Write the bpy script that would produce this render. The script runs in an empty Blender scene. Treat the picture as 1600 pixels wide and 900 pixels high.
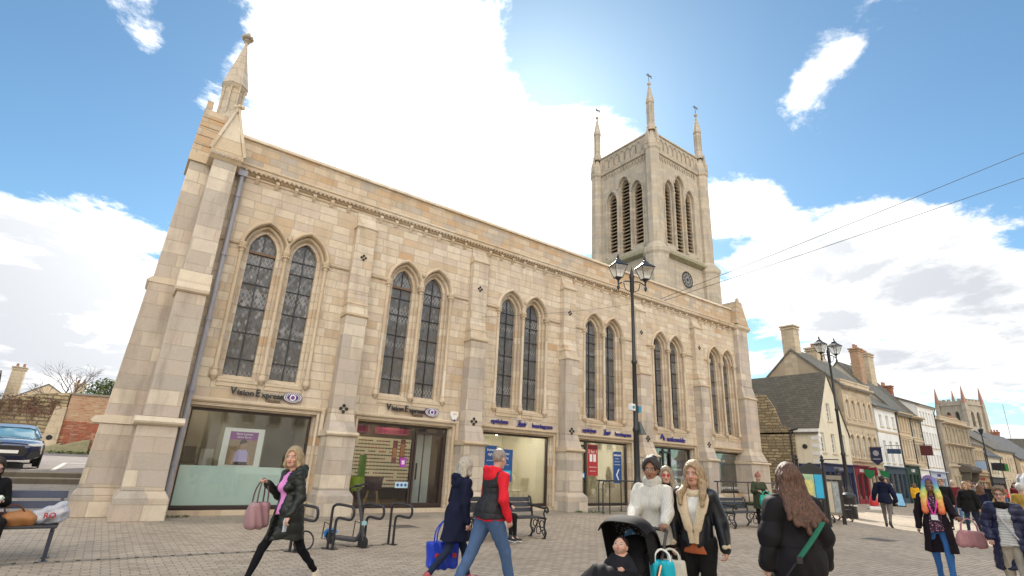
import bpy, bmesh, math, random
import numpy as np
from mathutils import Vector, Matrix
from mathutils.geometry import tessellate_polygon
R_ = math.radians
random.seed(7)
SC = bpy.context.scene
COL = SC.collection
# ------------------------------------------------------------------ camera
cam = bpy.data.cameras.new('camera'); camo = bpy.data.objects.new('camera', cam); COL.objects.link(camo)
cam.sensor_width = 36; cam.lens = 817.554/1600*36; cam.clip_end = 3000; cam.clip_start = .05
pi_, ro_, ya_ = .3219, .0484, .6275
fw = Vector((math.sin(ya_)*math.cos(pi_), math.cos(ya_)*math.cos(pi_), math.sin(pi_)))
r0 = Vector((math.cos(ya_), -math.sin(ya_), 0)); u0 = r0.cross(fw)
rr = math.cos(ro_)*r0+math.sin(ro_)*u0; uu = -math.sin(ro_)*r0+math.cos(ro_)*u0
camo.matrix_world = Matrix(((rr.x, uu.x, -fw.x, -3.088), (rr.y, uu.y, -fw.y, -15.801), (rr.z, uu.z, -fw.z, 1.6), (0, 0, 0, 1)))
SC.camera = camo
# ------------------------------------------------------------------ light
SUN_AZ, SUN_EL = 38.0, 36.0      # azimuth from +Y towards +X
SKY, SUN, EXPO = .068, 2.8, 1.14
sund = Vector((math.sin(R_(SUN_AZ))*math.cos(R_(SUN_EL)), math.cos(R_(SUN_AZ))*math.cos(R_(SUN_EL)), math.sin(R_(SUN_EL))))
sl = bpy.data.lights.new('sun', 'SUN'); sl.energy = SUN; sl.angle = R_(.6); sl.color = (1, .93, .82)
so = bpy.data.objects.new('sun', sl); COL.objects.link(so); so.rotation_euler = sund.to_track_quat('Z', 'Y').to_euler()
SC.view_settings.view_transform = 'Standard'; SC.view_settings.look = 'None'; SC.view_settings.gamma = 1
SC.view_settings.use_curve_mapping = False
SC.view_settings.exposure = EXPO
SC.cycles.max_bounces = 7; SC.cycles.transparent_max_bounces = 16
SC.cycles.use_denoising = True

def pxdir(x, y): return (fw*817.554+rr*(x-800)-uu*(y-450)).normalized()

class NT:
    def __init__(s, nt): s.nt = nt; s.N = nt.nodes; s.L = nt.links
    def n(s, t, ins=None, **kw):
        o = s.N.new('ShaderNode'+t)
        for k, v in kw.items(): setattr(o, k, v)
        if ins:
            for k, v in ins.items():
                i = o.inputs[k]
                if isinstance(v, bpy.types.NodeSocket): s.L.new(v, i)
                else: i.default_value = v
        return o
    def m(s, op, a, b=0, c=0, clamp=False):
        return s.n('Math', {0: a, 1: b, 2: c}, operation=op, use_clamp=clamp).outputs[0]
    def mix(s, f, a, b, bt='MIX'):
        o = s.n('Mix', data_type='RGBA', blend_type=bt); 
        for i, v in ((0, f), (6, a), (7, b)):
            if isinstance(v, bpy.types.NodeSocket): s.L.new(v, o.inputs[i])
            else: o.inputs[i].default_value = v if i == 0 else (*v[:3], 1)
        return o.outputs[2]
    def ramp(s, f, stops, interp='LINEAR'):
        o = s.n('ValToRGB', {0: f}); cr = o.color_ramp; cr.interpolation = interp
        while len(cr.elements) < len(stops): cr.elements.new(.5)
        for e, (p, c) in zip(cr.elements, stops): e.position = p; e.color = (*c[:3], 1) if not isinstance(c, (int, float)) else (c, c, c, 1)
        return o.outputs[0]

W = bpy.data.worlds.new('World'); SC.world = W; W.use_nodes = True
q = NT(W.node_tree); q.N.clear()
sky = q.n('TexSky', sky_type='NISHITA', sun_disc=False, sun_elevation=R_(SUN_EL), sun_rotation=R_(SUN_AZ), air_density=1.0, dust_density=.35, ozone_density=2.2)
tc = q.n('TexCoord').outputs['Generated']
sx = q.n('SeparateXYZ', {0: tc}); zc = q.m('ADD', q.m('MAXIMUM', sx.outputs[2], 0), .16)
pl = q.n('CombineXYZ', {0: q.m('DIVIDE', sx.outputs[0], zc), 1: q.m('DIVIDE', sx.outputs[1], zc), 2: 0})
n1 = q.n('TexNoise', {'Vector': pl.outputs[0], 'Scale': 1.9, 'Detail': 13, 'Roughness': .66, 'Distortion': .25}).outputs[0]
n2 = q.n('TexNoise', {'Vector': pl.outputs[0], 'Scale': 2.6, 'Detail': 8, 'Roughness': .55, 'Distortion': .2}).outputs[0]
acc = q.m('ADD', q.m('MULTIPLY', q.m('SUBTRACT', n1, .5), 2.5), .45)
BL = [(560, 60, 11, .42), (700, 190, 11, .42), (850, 290, 10, .42), (480, 200, 8, .3), (640, 330, 12, .4), (200, 50, 4, .34), (250, 80, 2.2, .16), (325, 140, 2, .16), (130, 30, 2.5, -.25), (300, 40, 2.2, -.3), (1265, 140, 4., .52), (1325, 90, 2.4, .30), (1235, 165, 2.2, .2), (1425, 25, 3.5, .34), (1180, 30, 2, .1), (895, 215, 5, .35), (985, 205, 3, .28), (1180, 300, 3, .3), (1370, 345, 4, .3), (1480, 370, 4, .25),
      (30, 400, 8, .40), (150, 470, 9, .40), (80, 560, 8, .4), (1180, 380, 6, .3), (1300, 470, 8, .34), (1520, 450, 6, .36), (1450, 560, 9, .25), (1240, 330, 4, .12),
      (120, 210, 8, -.42), (280, 260, 6, -.35), (30, 110, 8, -.3), (330, 30, 4.5, -.3), (960, 60, 7, -.34), (860, 120, 3.5, -.3), (1080, 180, 7, -.34), (1150, 90, 8, -.2), (1430, 220, 7, -.34), (1200, 230, 3.5, -.25), (1560, 180, 8, -.35), (1530, 60, 7, -.3),
      (1050, -150, 12, -.3), (1560, 340, 3.5, -.2), (1270, 290, 3, -.3)]
for x, y, rad, w in BL:
    d = pxdir(x, y); k = 1/(1-math.cos(R_(rad)))
    dp = q.n('VectorMath', {0: tc, 1: d}, operation='DOT_PRODUCT').outputs['Value']
    acc = q.m('ADD', acc, q.m('MULTIPLY', q.m('EXPONENT', q.m('MULTIPLY', q.m('SUBTRACT', dp, 1), k)), w))
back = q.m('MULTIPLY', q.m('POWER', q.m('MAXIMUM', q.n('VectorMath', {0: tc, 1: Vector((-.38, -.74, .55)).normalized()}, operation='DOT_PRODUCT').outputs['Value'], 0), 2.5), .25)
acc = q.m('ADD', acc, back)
mask = q.n('MapRange', {0: acc, 1: .47, 2: .72, 3: 0., 4: 1.}, interpolation_type='SMOOTHSTEP').outputs[0]
sd = q.n('VectorMath', {0: tc, 1: pxdir(720, 180)}, operation='DOT_PRODUCT').outputs['Value']
glow = q.m('EXPONENT', q.m('MULTIPLY', q.m('SUBTRACT', sd, 1), 9.))
thick = q.n('MapRange', {0: q.m('ADD', acc, q.m('MULTIPLY', q.m('SUBTRACT', n2, .5), 1.3)), 1: .70, 2: 1.3, 3: 1., 4: 0.}, interpolation_type='SMOOTHSTEP').outputs[0]
ccol = q.mix(q.m('MAXIMUM', thick, q.m('MULTIPLY', glow, 1.6, clamp=True)), (.30, .315, .34), (.56, .56, .555))
ccol = q.mix(1., ccol, q.ramp(glow, [(0, (1, 1, 1)), (1, (1.0, .98, .94))]), 'MULTIPLY')
cst = q.m('ADD', 1., q.m('MULTIPLY', glow, 1.2))
ccs = q.n('VectorMath', {0: ccol, 3: cst}, operation='SCALE').outputs[0]
# added bright warm lobe in the unseen sky behind the viewer lights the facade
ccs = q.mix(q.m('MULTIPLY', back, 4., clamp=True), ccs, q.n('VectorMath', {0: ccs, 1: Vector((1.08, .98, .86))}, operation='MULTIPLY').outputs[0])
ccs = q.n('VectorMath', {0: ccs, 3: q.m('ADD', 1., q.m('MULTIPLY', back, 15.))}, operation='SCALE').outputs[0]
skb = q.n('VectorMath', {0: sky.outputs[0], 1: Vector((SKY*.80, SKY*1.02, SKY*1.02))}, operation='MULTIPLY').outputs[0]
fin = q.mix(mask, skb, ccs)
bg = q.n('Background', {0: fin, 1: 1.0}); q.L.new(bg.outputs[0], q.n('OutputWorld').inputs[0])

# ------------------------------------------------------------------ materials
MATS = {}
def newmat(name):
    m = bpy.data.materials.new(name); m.use_nodes = True; q = NT(m.node_tree); q.N.clear()
    b = q.n('BsdfPrincipled'); o = q.n('OutputMaterial'); q.L.new(b.outputs[0], o.inputs[0])
    MATS[name] = m
    return m, q, b
def setc(q, b, k, v):
    if isinstance(v, bpy.types.NodeSocket): q.L.new(v, b.inputs[k])
    else: b.inputs[k].default_value = v if not isinstance(v, tuple) else (*v[:3], 1)
def bump(q, b, h, st, dist=.01):
    q.L.new(q.n('Bump', {'Height': h, 'Strength': st, 'Distance': dist}).outputs[0], b.inputs['Normal'])
def pm(name, c, rough=.7, var=.12, scale=6., bmp=.15, metal=0., bs=40., emit=0, spec=.5, coat=0):
    if name in MATS: return MATS[name]
    m, q, b = newmat(name)
    tc = q.n('TexCoord').outputs['Object']
    n = q.n('TexNoise', {'Vector': tc, 'Scale': scale, 'Detail': 5, 'Roughness': .6}).outputs[0]
    col = q.mix(n, tuple(x*(1-var*1.6) for x in c), tuple(min(1, x*(1+var*1.6)) for x in c))
    setc(q, b, 'Base Color', col)
    b.inputs['Roughness'].default_value = rough; b.inputs['Metallic'].default_value = metal; b.inputs['Specular IOR Level'].default_value = spec
    b.inputs['Coat Weight'].default_value = coat
    if bmp: bump(q, b, q.n('TexNoise', {'Vector': tc, 'Scale': bs, 'Detail': 4}).outputs[0], bmp, .02)
    if emit: setc(q, b, 'Emission Color', tuple(c)); b.inputs['Emission Strength'].default_value = emit
    return m
def stone(name, pal, bw=.62, bh=.29, mort=.012, stain=.35, bstr=.75, rub=False, mcol=None, dark=(.20, .17, .14), jit=.03):
    """coursed stone; palette = ramp stops over a random value for each block"""
    m, q, b = newmat(name)
    P = q.n('NewGeometry').outputs['Position']; s = q.n('SeparateXYZ', {0: P})
    v = q.m('ADD', s.outputs[2], .02); u = q.m('ADD', q.m('MULTIPLY', s.outputs[0], 1.003), s.outputs[1])
    row = q.m('FLOOR', q.m('DIVIDE', v, bh))
    wn = q.n('TexWhiteNoise', {'W': row}, noise_dimensions='1D').outputs[0]
    u = q.m('ADD', u, q.m('MULTIPLY', wn, 3.1))
    wv = q.n('TexNoise', {'Vector': P, 'Scale': 1.3 if not rub else 3., 'Detail': 2}).outputs[0]
    dv = q.m('MULTIPLY', q.m('SUBTRACT', wv, .5), jit if not rub else .16)
    vec = q.n('CombineXYZ', {0: q.m('ADD', u, dv), 1: q.m('ADD', v, q.m('MULTIPLY', dv, 1.0 if rub else 0.)), 2: 0}).outputs[0]
    bt = q.n('TexBrick', {'Vector': vec, 'Scale': 1., 'Mortar Size': mort, 'Mortar Smooth': .25, 'Bias': 0., 'Brick Width': bw, 'Row Height': bh,
                          'Color1': (0, 0, 0, 1), 'Color2': (1, 1, 1, 1), 'Mortar': (.5, .5, .5, 1)})
    base = q.ramp(bt.outputs['Color'], pal)
    nb = q.n('TexNoise', {'Vector': P, 'Scale': 3.5, 'Detail': 8, 'Roughness': .65}).outputs[0]
    nf = q.n('TexNoise', {'Vector': P, 'Scale': 28., 'Detail': 5, 'Roughness': .7}).outputs[0]
    sc = q.n('VectorMath', {0: P, 1: Vector((1.7, 1.7, .32))}, operation='MULTIPLY').outputs[0]
    ns = q.n('TexNoise', {'Vector': sc, 'Scale': 1.6, 'Detail': 7, 'Roughness': .6}).outputs[0]
    base = q.mix(q.m('MULTIPLY', q.ramp(nb, [(.35, 0.), (.75, 1.)]), .45), base, tuple(x*.78 for x in pal[0][1]))
    base = q.mix(q.m('MULTIPLY', q.ramp(ns, [(.5, 0.), (.72, 1.)]), stain), base, dark)
    base = q.mix(q.m('MULTIPLY', nf, .28), base, (1.25*pal[-1][1][0], 1.2*pal[-1][1][1], 1.1*pal[-1][1][2]), 'MULTIPLY') if False else q.mix(.16, base, q.ramp(nf, [(.3, (.25, .22, .18)), (.7, (.8, .74, .64))]), 'OVERLAY')
    base = q.mix(q.m('MULTIPLY', bt.outputs['Fac'], .55 if not rub else .8), base, mcol or (.34, .285, .215))
    setc(q, b, 'Base Color', base); b.inputs['Roughness'].default_value = .88; b.inputs['Specular IOR Level'].default_value = .25
    hh = q.m('ADD', q.m('ADD', q.m('MULTIPLY', bt.outputs['Fac'], -1.3), q.m('MULTIPLY', q.n('SeparateColor', {0: bt.outputs['Color']}).outputs[0], .25)), q.m('ADD', q.m('MULTIPLY', nf, .35), q.m('MULTIPLY', nb, .5)))
    bump(q, b, hh, bstr, .03 if rub else .014)
    return m
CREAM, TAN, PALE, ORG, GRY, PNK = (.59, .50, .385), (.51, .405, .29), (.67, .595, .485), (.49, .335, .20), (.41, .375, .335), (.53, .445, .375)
M_ASH = stone('ashlar', [(0, TAN), (.22, CREAM), (.45, PALE), (.62, CREAM), (.78, PNK), (.94, PALE), (1, ORG)], bw=.58, bh=.26, stain=.42)
M_ASHO = stone('ashlar_orange', [(0, ORG), (.2, TAN), (.42, CREAM), (.6, GRY), (.8, TAN), (.92, ORG), (1, CREAM)], bw=.52, bh=.235, stain=.4)
M_WALLR = stone('garden_rubble', [(0, (.24, .18, .10)), (.3, (.44, .36, .22)), (.55, (.30, .25, .17)), (.8, (.50, .40, .24)), (1, (.16, .13, .09))], bw=.55, bh=.2, mort=.035, rub=True, mcol=(.12, .10, .07), bstr=.8)
M_PIER = stone('ashlar_pier', [(0, PNK), (.3, GRY), (.5, PALE), (.75, (.45, .40, .37)), (1, CREAM)], bw=.85, bh=.36, stain=.5)
M_DRS = stone('dressed_stone', [(0, CREAM), (.4, (.53, .42, .29)), (.7, PALE), (1, TAN)], bw=3.0, bh=.9, mort=.006, stain=.35)
M_TOWER = stone('tower_stone', [(0, (.44, .38, .30)), (.4, (.52, .455, .365)), (.7, (.40, .36, .31)), (1, (.52, .43, .32))], bw=.7, bh=.3, stain=.5, dark=(.19, .18, .15))
M_TOWER2 = stone('far_tower_stone', [(0, (.38, .33, .26)), (.5, (.44, .39, .31)), (1, (.33, .29, .24))], bw=1.2, bh=.5, stain=.5)
M_RUB = stone('rubble', [(0, (.30, .24, .16)), (.3, (.42, .36, .25)), (.6, (.34, .30, .24)), (.8, (.47, .38, .24)), (1, (.24, .20, .15))], bw=.30, bh=.14, mort=.018, rub=True, mcol=(.40, .35, .27), bstr=.8)
M_GOLD = stone('gold_stone', [(0, (.50, .41, .29)), (.4, (.56, .47, .34)), (.7, (.42, .35, .26)), (1, (.60, .51, .39))], bw=.8, bh=.33, stain=.35)
M_BRK = stone('red_brick', [(0, (.27, .065, .035)), (.4, (.34, .095, .045)), (.7, (.19, .055, .04)), (.9, (.44, .25, .15)), (1, (.40, .33, .24))], bw=.225, bh=.075, mort=.010, stain=.4, bstr=.5, mcol=(.36, .27, .2))
M_BRK2 = stone('worn_brick', [(0, (.40, .20, .11)), (.3, (.46, .34, .22)), (.6, (.38, .16, .08)), (.8, (.50, .40, .28)), (1, (.30, .13, .08))], bw=.225, bh=.08, mort=.016, stain=.4, bstr=.8, mcol=(.45, .38, .28), jit=.08)

def slate(name, c1, c2, c3, bw=.3, bh=.2):
    m, q, b = newmat(name)
    P = q.n('NewGeometry').outputs['Position']; N = q.n('NewGeometry').outputs['Normal']; s = q.n('SeparateXYZ', {0: P})
    vec = q.n('CombineXYZ', {0: q.m('ADD', s.outputs[0], s.outputs[1]), 1: q.m('MULTIPLY', s.outputs[2], 1.35), 2: 0}).outputs[0]
    bt = q.n('TexBrick', {'Vector': vec, 'Scale': 1., 'Mortar Size': .012, 'Mortar Smooth': .3, 'Brick Width': bw, 'Row Height': bh,
                          'Color1': (0, 0, 0, 1), 'Color2': (1, 1, 1, 1), 'Mortar': (.5, .5, .5, 1)})
    nb = q.n('TexNoise', {'Vector': P, 'Scale': 2., 'Detail': 8, 'Roughness': .7}).outputs[0]
    base = q.mix(q.ramp(nb, [(.4, 0.), (.7, 1.)]), q.ramp(bt.outputs['Color'], [(0, c1), (1, c2)]), c3)
    base = q.mix(q.m('MULTIPLY', bt.outputs['Fac'], .7), base, tuple(x*.35 for x in c1))
    setc(q, b, 'Base Color', base); b.inputs['Roughness'].default_value = .75
    saw = q.m('FRACT', q.m('DIVIDE', q.m('MULTIPLY', s.outputs[2], 1.35), bh))
    bump(q, b, q.m('SUBTRACT', q.m('MULTIPLY', saw, -.8), bt.outputs['Fac']), .7, .04)
    return m
M_SSLATE = slate('stone_slate', (.085, .075, .062), (.14, .122, .10), (.10, .095, .06), .34, .19)
M_SLATE = slate('blue_slate', (.10, .115, .13), (.14, .155, .17), (.17, .13, .09), .3, .2)
M_SLATE2 = slate('grey_slate', (.14, .13, .12), (.20, .185, .17), (.13, .13, .08), .3, .2)

def render_mat(name, c, stain=.35):
    m, q, b = newmat(name); P = q.n('NewGeometry').outputs['Position']
    n = q.n('TexNoise', {'Vector': P, 'Scale': .9, 'Detail': 8, 'Roughness': .65}).outputs[0]
    sc = q.n('VectorMath', {0: P, 1: Vector((2.5, 2.5, .3))}, operation='MULTIPLY').outputs[0]
    n3 = q.n('TexNoise', {'Vector': sc, 'Scale': 1.5, 'Detail': 6, 'Roughness': .6}).outputs[0]
    col = q.mix(q.m('MULTIPLY', q.ramp(n, [(.4, 0.), (.75, 1.)]), stain), c, tuple(x*.66 for x in c))
    col = q.mix(q.m('MULTIPLY', q.ramp(n3, [(.5, 0.), (.75, 1.)]), stain), col, tuple(x*f for x, f in zip(c, (.6, .55, .47))))
    setc(q, b, 'Base Color', col); b.inputs['Roughness'].default_value = .85; b.inputs['Specular IOR Level'].default_value = .3
    bump(q, b, q.n('TexNoise', {'Vector': P, 'Scale': 25., 'Detail': 4}).outputs[0], .12, .02)
    return m
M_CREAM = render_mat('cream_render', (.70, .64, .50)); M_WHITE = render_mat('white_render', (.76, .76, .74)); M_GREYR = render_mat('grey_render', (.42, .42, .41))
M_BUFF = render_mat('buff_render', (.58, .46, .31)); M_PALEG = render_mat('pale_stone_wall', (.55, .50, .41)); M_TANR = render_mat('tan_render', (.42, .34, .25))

def paving(name, ang, bw, bh, c1, c2, c3, mc):
    m, q, b = newmat(name); P = q.n('NewGeometry').outputs['Position']
    mp = q.n('Mapping', {'Vector': P, 'Rotation': (0, 0, R_(ang))}).outputs[0]
    w = q.n('TexNoise', {'Vector': P, 'Scale': 1.2, 'Detail': 2}).outputs['Color']
    mp = q.n('VectorMath', {0: mp, 1: q.n('VectorMath', {0: w, 3: .03}, operation='SCALE').outputs[0]}, operation='ADD').outputs[0]
    bt = q.n('TexBrick', {'Vector': mp, 'Scale': 1., 'Mortar Size': .009, 'Mortar Smooth': .4, 'Brick Width': bw, 'Row Height': bh,
                          'Color1': (0, 0, 0, 1), 'Color2': (1, 1, 1, 1), 'Mortar': (.5, .5, .5, 1)})
    n1 = q.n('TexNoise', {'Vector': P, 'Scale': .35, 'Detail': 8, 'Roughness': .65}).outputs[0]
    n2 = q.n('TexNoise', {'Vector': P, 'Scale': 30., 'Detail': 5, 'Roughness': .7}).outputs[0]
    n3 = q.n('TexNoise', {'Vector': P, 'Scale': 2.3, 'Detail': 9, 'Roughness': .7}).outputs[0]
    col = q.ramp(bt.outputs['Color'], [(0, c1), (.35, c2), (.6, c1), (.8, c3), (1, c2)])
    col = q.mix(q.m('MULTIPLY', q.ramp(n1, [(.42, 0.), (.66, 1.)]), .45), col, tuple(x*.62 for x in c1))
    col = q.mix(q.m('MULTIPLY', q.ramp(n3, [(.5, 0.), (.8, 1.)]), .5), col, tuple(x*.5 for x in c1))
    col = q.mix(.25, col, q.ramp(n2, [(.3, (.2, .2, .2)), (.7, (.8, .8, .8))]), 'OVERLAY')
    vo = q.n('TexVoronoi', {'Vector': P, 'Scale': 5.}).outputs['Distance']     # trodden gum spots
    col = q.mix(q.m('MULTIPLY', q.m('LESS_THAN', vo, .07), .5), col, tuple(x*.45 for x in c1))
    col = q.mix(q.m('MULTIPLY', bt.outputs['Fac'], .8), col, mc)
    setc(q, b, 'Base Color', col); b.inputs['Roughness'].default_value = .8; b.inputs['Specular IOR Level'].default_value = .3
    bump(q, b, q.m('ADD', q.m('MULTIPLY', bt.outputs['Fac'], -1.), q.m('MULTIPLY', n2, .3)), .5, .01)
    return m
M_PAVE = paving('block_paving', 0, .21, .105, (.45, .375, .29), (.52, .435, .34), (.37, .305, .235), (.145, .12, .095))
M_PAVE2 = paving('edge_paving', 0, .42, .42, (.32, .275, .22), (.36, .31, .25), (.27, .235, .19), (.13, .115, .09))
M_ROAD = render_mat('asphalt_pale', (.25, .225, .215)); M_KERB = render_mat('kerb_stone', (.26, .235, .195), .7); M_RISER = render_mat('step_riser', (.13, .11, .085), .7)
M_DARK = pm('black_paint', (.022, .022, .026), .35, .1, bmp=.05); M_IRON = pm('cast_iron_black', (.018, .019, .022), .38, .2, bmp=.2, bs=90)
M_BROWNF = pm('bronze_frame', (.045, .03, .028), .4, bmp=.03); M_PIPE = pm('lilac_grey_pipe', (.33, .33, .37), .45, .1, 3, .1)
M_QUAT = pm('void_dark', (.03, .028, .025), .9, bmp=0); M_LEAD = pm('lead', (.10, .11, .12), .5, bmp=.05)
M_WHT = pm('white_plastic', (.78, .78, .77), .4, .04, bmp=0); M_WOOD = pm('warm_wood', (.42, .27, .15), .5, .25, 8, .1)
M_TIMB = pm('brown_timber', (.16, .09, .05), .5, .3, 8, .1)

def glass(name, tint=(1, 1, 1), refl=.10, tr=.9):
    m = bpy.data.materials.new(name); m.use_nodes = True; q = NT(m.node_tree); q.N.clear()
    fr = q.n('Fresnel', {'IOR': 1.5}).outputs[0]
    t = q.n('BsdfTransparent', {0: (*[c*tr for c in tint], 1)}); g = q.n('BsdfGlossy', {'Color': (1, 1, 1, 1), 'Roughness': .015})
    mx = q.n('MixShader', {0: q.m('ADD', q.m('MULTIPLY', fr, .75), refl, clamp=True)})
    q.L.new(t.outputs[0], mx.inputs[1]); q.L.new(g.outputs[0], mx.inputs[2]); q.L.new(mx.outputs[0], q.n('OutputMaterial').inputs[0])
    MATS[name] = m; return m
M_GLASS = glass('shop_glass', (.97, 1, .99), .0, .97)
def wglass(name, c, rough=.12, k=.0):
    m, q, b = newmat(name); P = q.n('NewGeometry').outputs['Position']
    n = q.n('TexNoise', {'Vector': P, 'Scale': 1.1, 'Detail': 3}).outputs[0]
    setc(q, b, 'Base Color', q.mix(n, tuple(x*.6 for x in c), tuple(x*1.5 for x in c))); b.inputs['Roughness'].default_value = rough
    b.inputs['Specular IOR Level'].default_value = .8
    bump(q, b, n, .15, .05)
    return m
M_PANE = wglass('window_pane', (.09, .10, .115))
def leaded():
    m, q, b = newmat('leaded_glass'); P = q.n('NewGeometry').outputs['Position']; s = q.n('SeparateXYZ', {0: P})
    a, c = .115, .19
    u = q.m('ADD', q.m('DIVIDE', s.outputs[0], a), q.m('DIVIDE', s.outputs[2], c)); v = q.m('SUBTRACT', q.m('DIVIDE', s.outputs[0], a), q.m('DIVIDE', s.outputs[2], c))
    def line(t): return q.m('LESS_THAN', q.m('ABSOLUTE', q.m('SUBTRACT', q.m('FRACT', t), .5)), .075)
    ln = q.m('MAXIMUM', line(u), line(v))
    cell = q.n('CombineXYZ', {0: q.m('FLOOR', q.m('ADD', u, .5)), 1: q.m('FLOOR', q.m('ADD', v, .5)), 2: 0}).outputs[0]
    wn = q.n('TexWhiteNoise', {'Vector': cell}).outputs[0]
    rnd_ = q.n('ObjectInfo').outputs['Random']; P2 = q.n('VectorMath', {0: P, 1: q.n('CombineXYZ', {0: q.m('MULTIPLY', rnd_, 40.), 1: 0, 2: q.m('MULTIPLY', rnd_, 17.)}).outputs[0]}, operation='ADD').outputs[0]
    n = q.n('TexNoise', {'Vector': P2, 'Scale': 1.4, 'Detail': 5}).outputs[0]
    # netting outside some of the lights shows as pale bands
    zb = q.n('TexNoise', {'W': q.m('ADD', q.m('MULTIPLY', s.outputs[2], 1.1), q.m('MULTIPLY', rnd_, 2.2)), 'Scale': 1.6, 'Detail': 0}, noise_dimensions='1D').outputs[0]
    band = q.m('MULTIPLY', q.ramp(zb, [(.56, 0.), (.62, 1.)]), .8)
    base = q.mix(q.m('ADD', q.m('MULTIPLY', wn, .55), q.m('MULTIPLY', n, .35)), (.06, .058, .056), (.15, .147, .143))
    lead = q.mix(band, (.075, .075, .078), (.30, .30, .31))
    setc(q, b, 'Base Color', q.mix(ln, base, lead))
    setc(q, b, 'Roughness', q.mix(ln, (.16, .16, .16), (.6, .6, .6)))
    b.inputs['Specular IOR Level'].default_value = .75
    tl = q.n('VectorMath', {0: q.n('TexWhiteNoise', {'Vector': cell}).outputs['Color'], 1: Vector((.5, .5, .5))}, operation='SUBTRACT').outputs[0]
    nn = q.n('VectorMath', {0: q.n('NewGeometry').outputs['Normal'], 1: q.n('VectorMath', {0: tl, 3: .22}, operation='SCALE').outputs[0]}, operation='ADD').outputs[0]
    q.L.new(q.n('VectorMath', {0: nn}, operation='NORMALIZE').outputs[0], b.inputs['Normal'])
    return m
M_LEADG = leaded()

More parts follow.
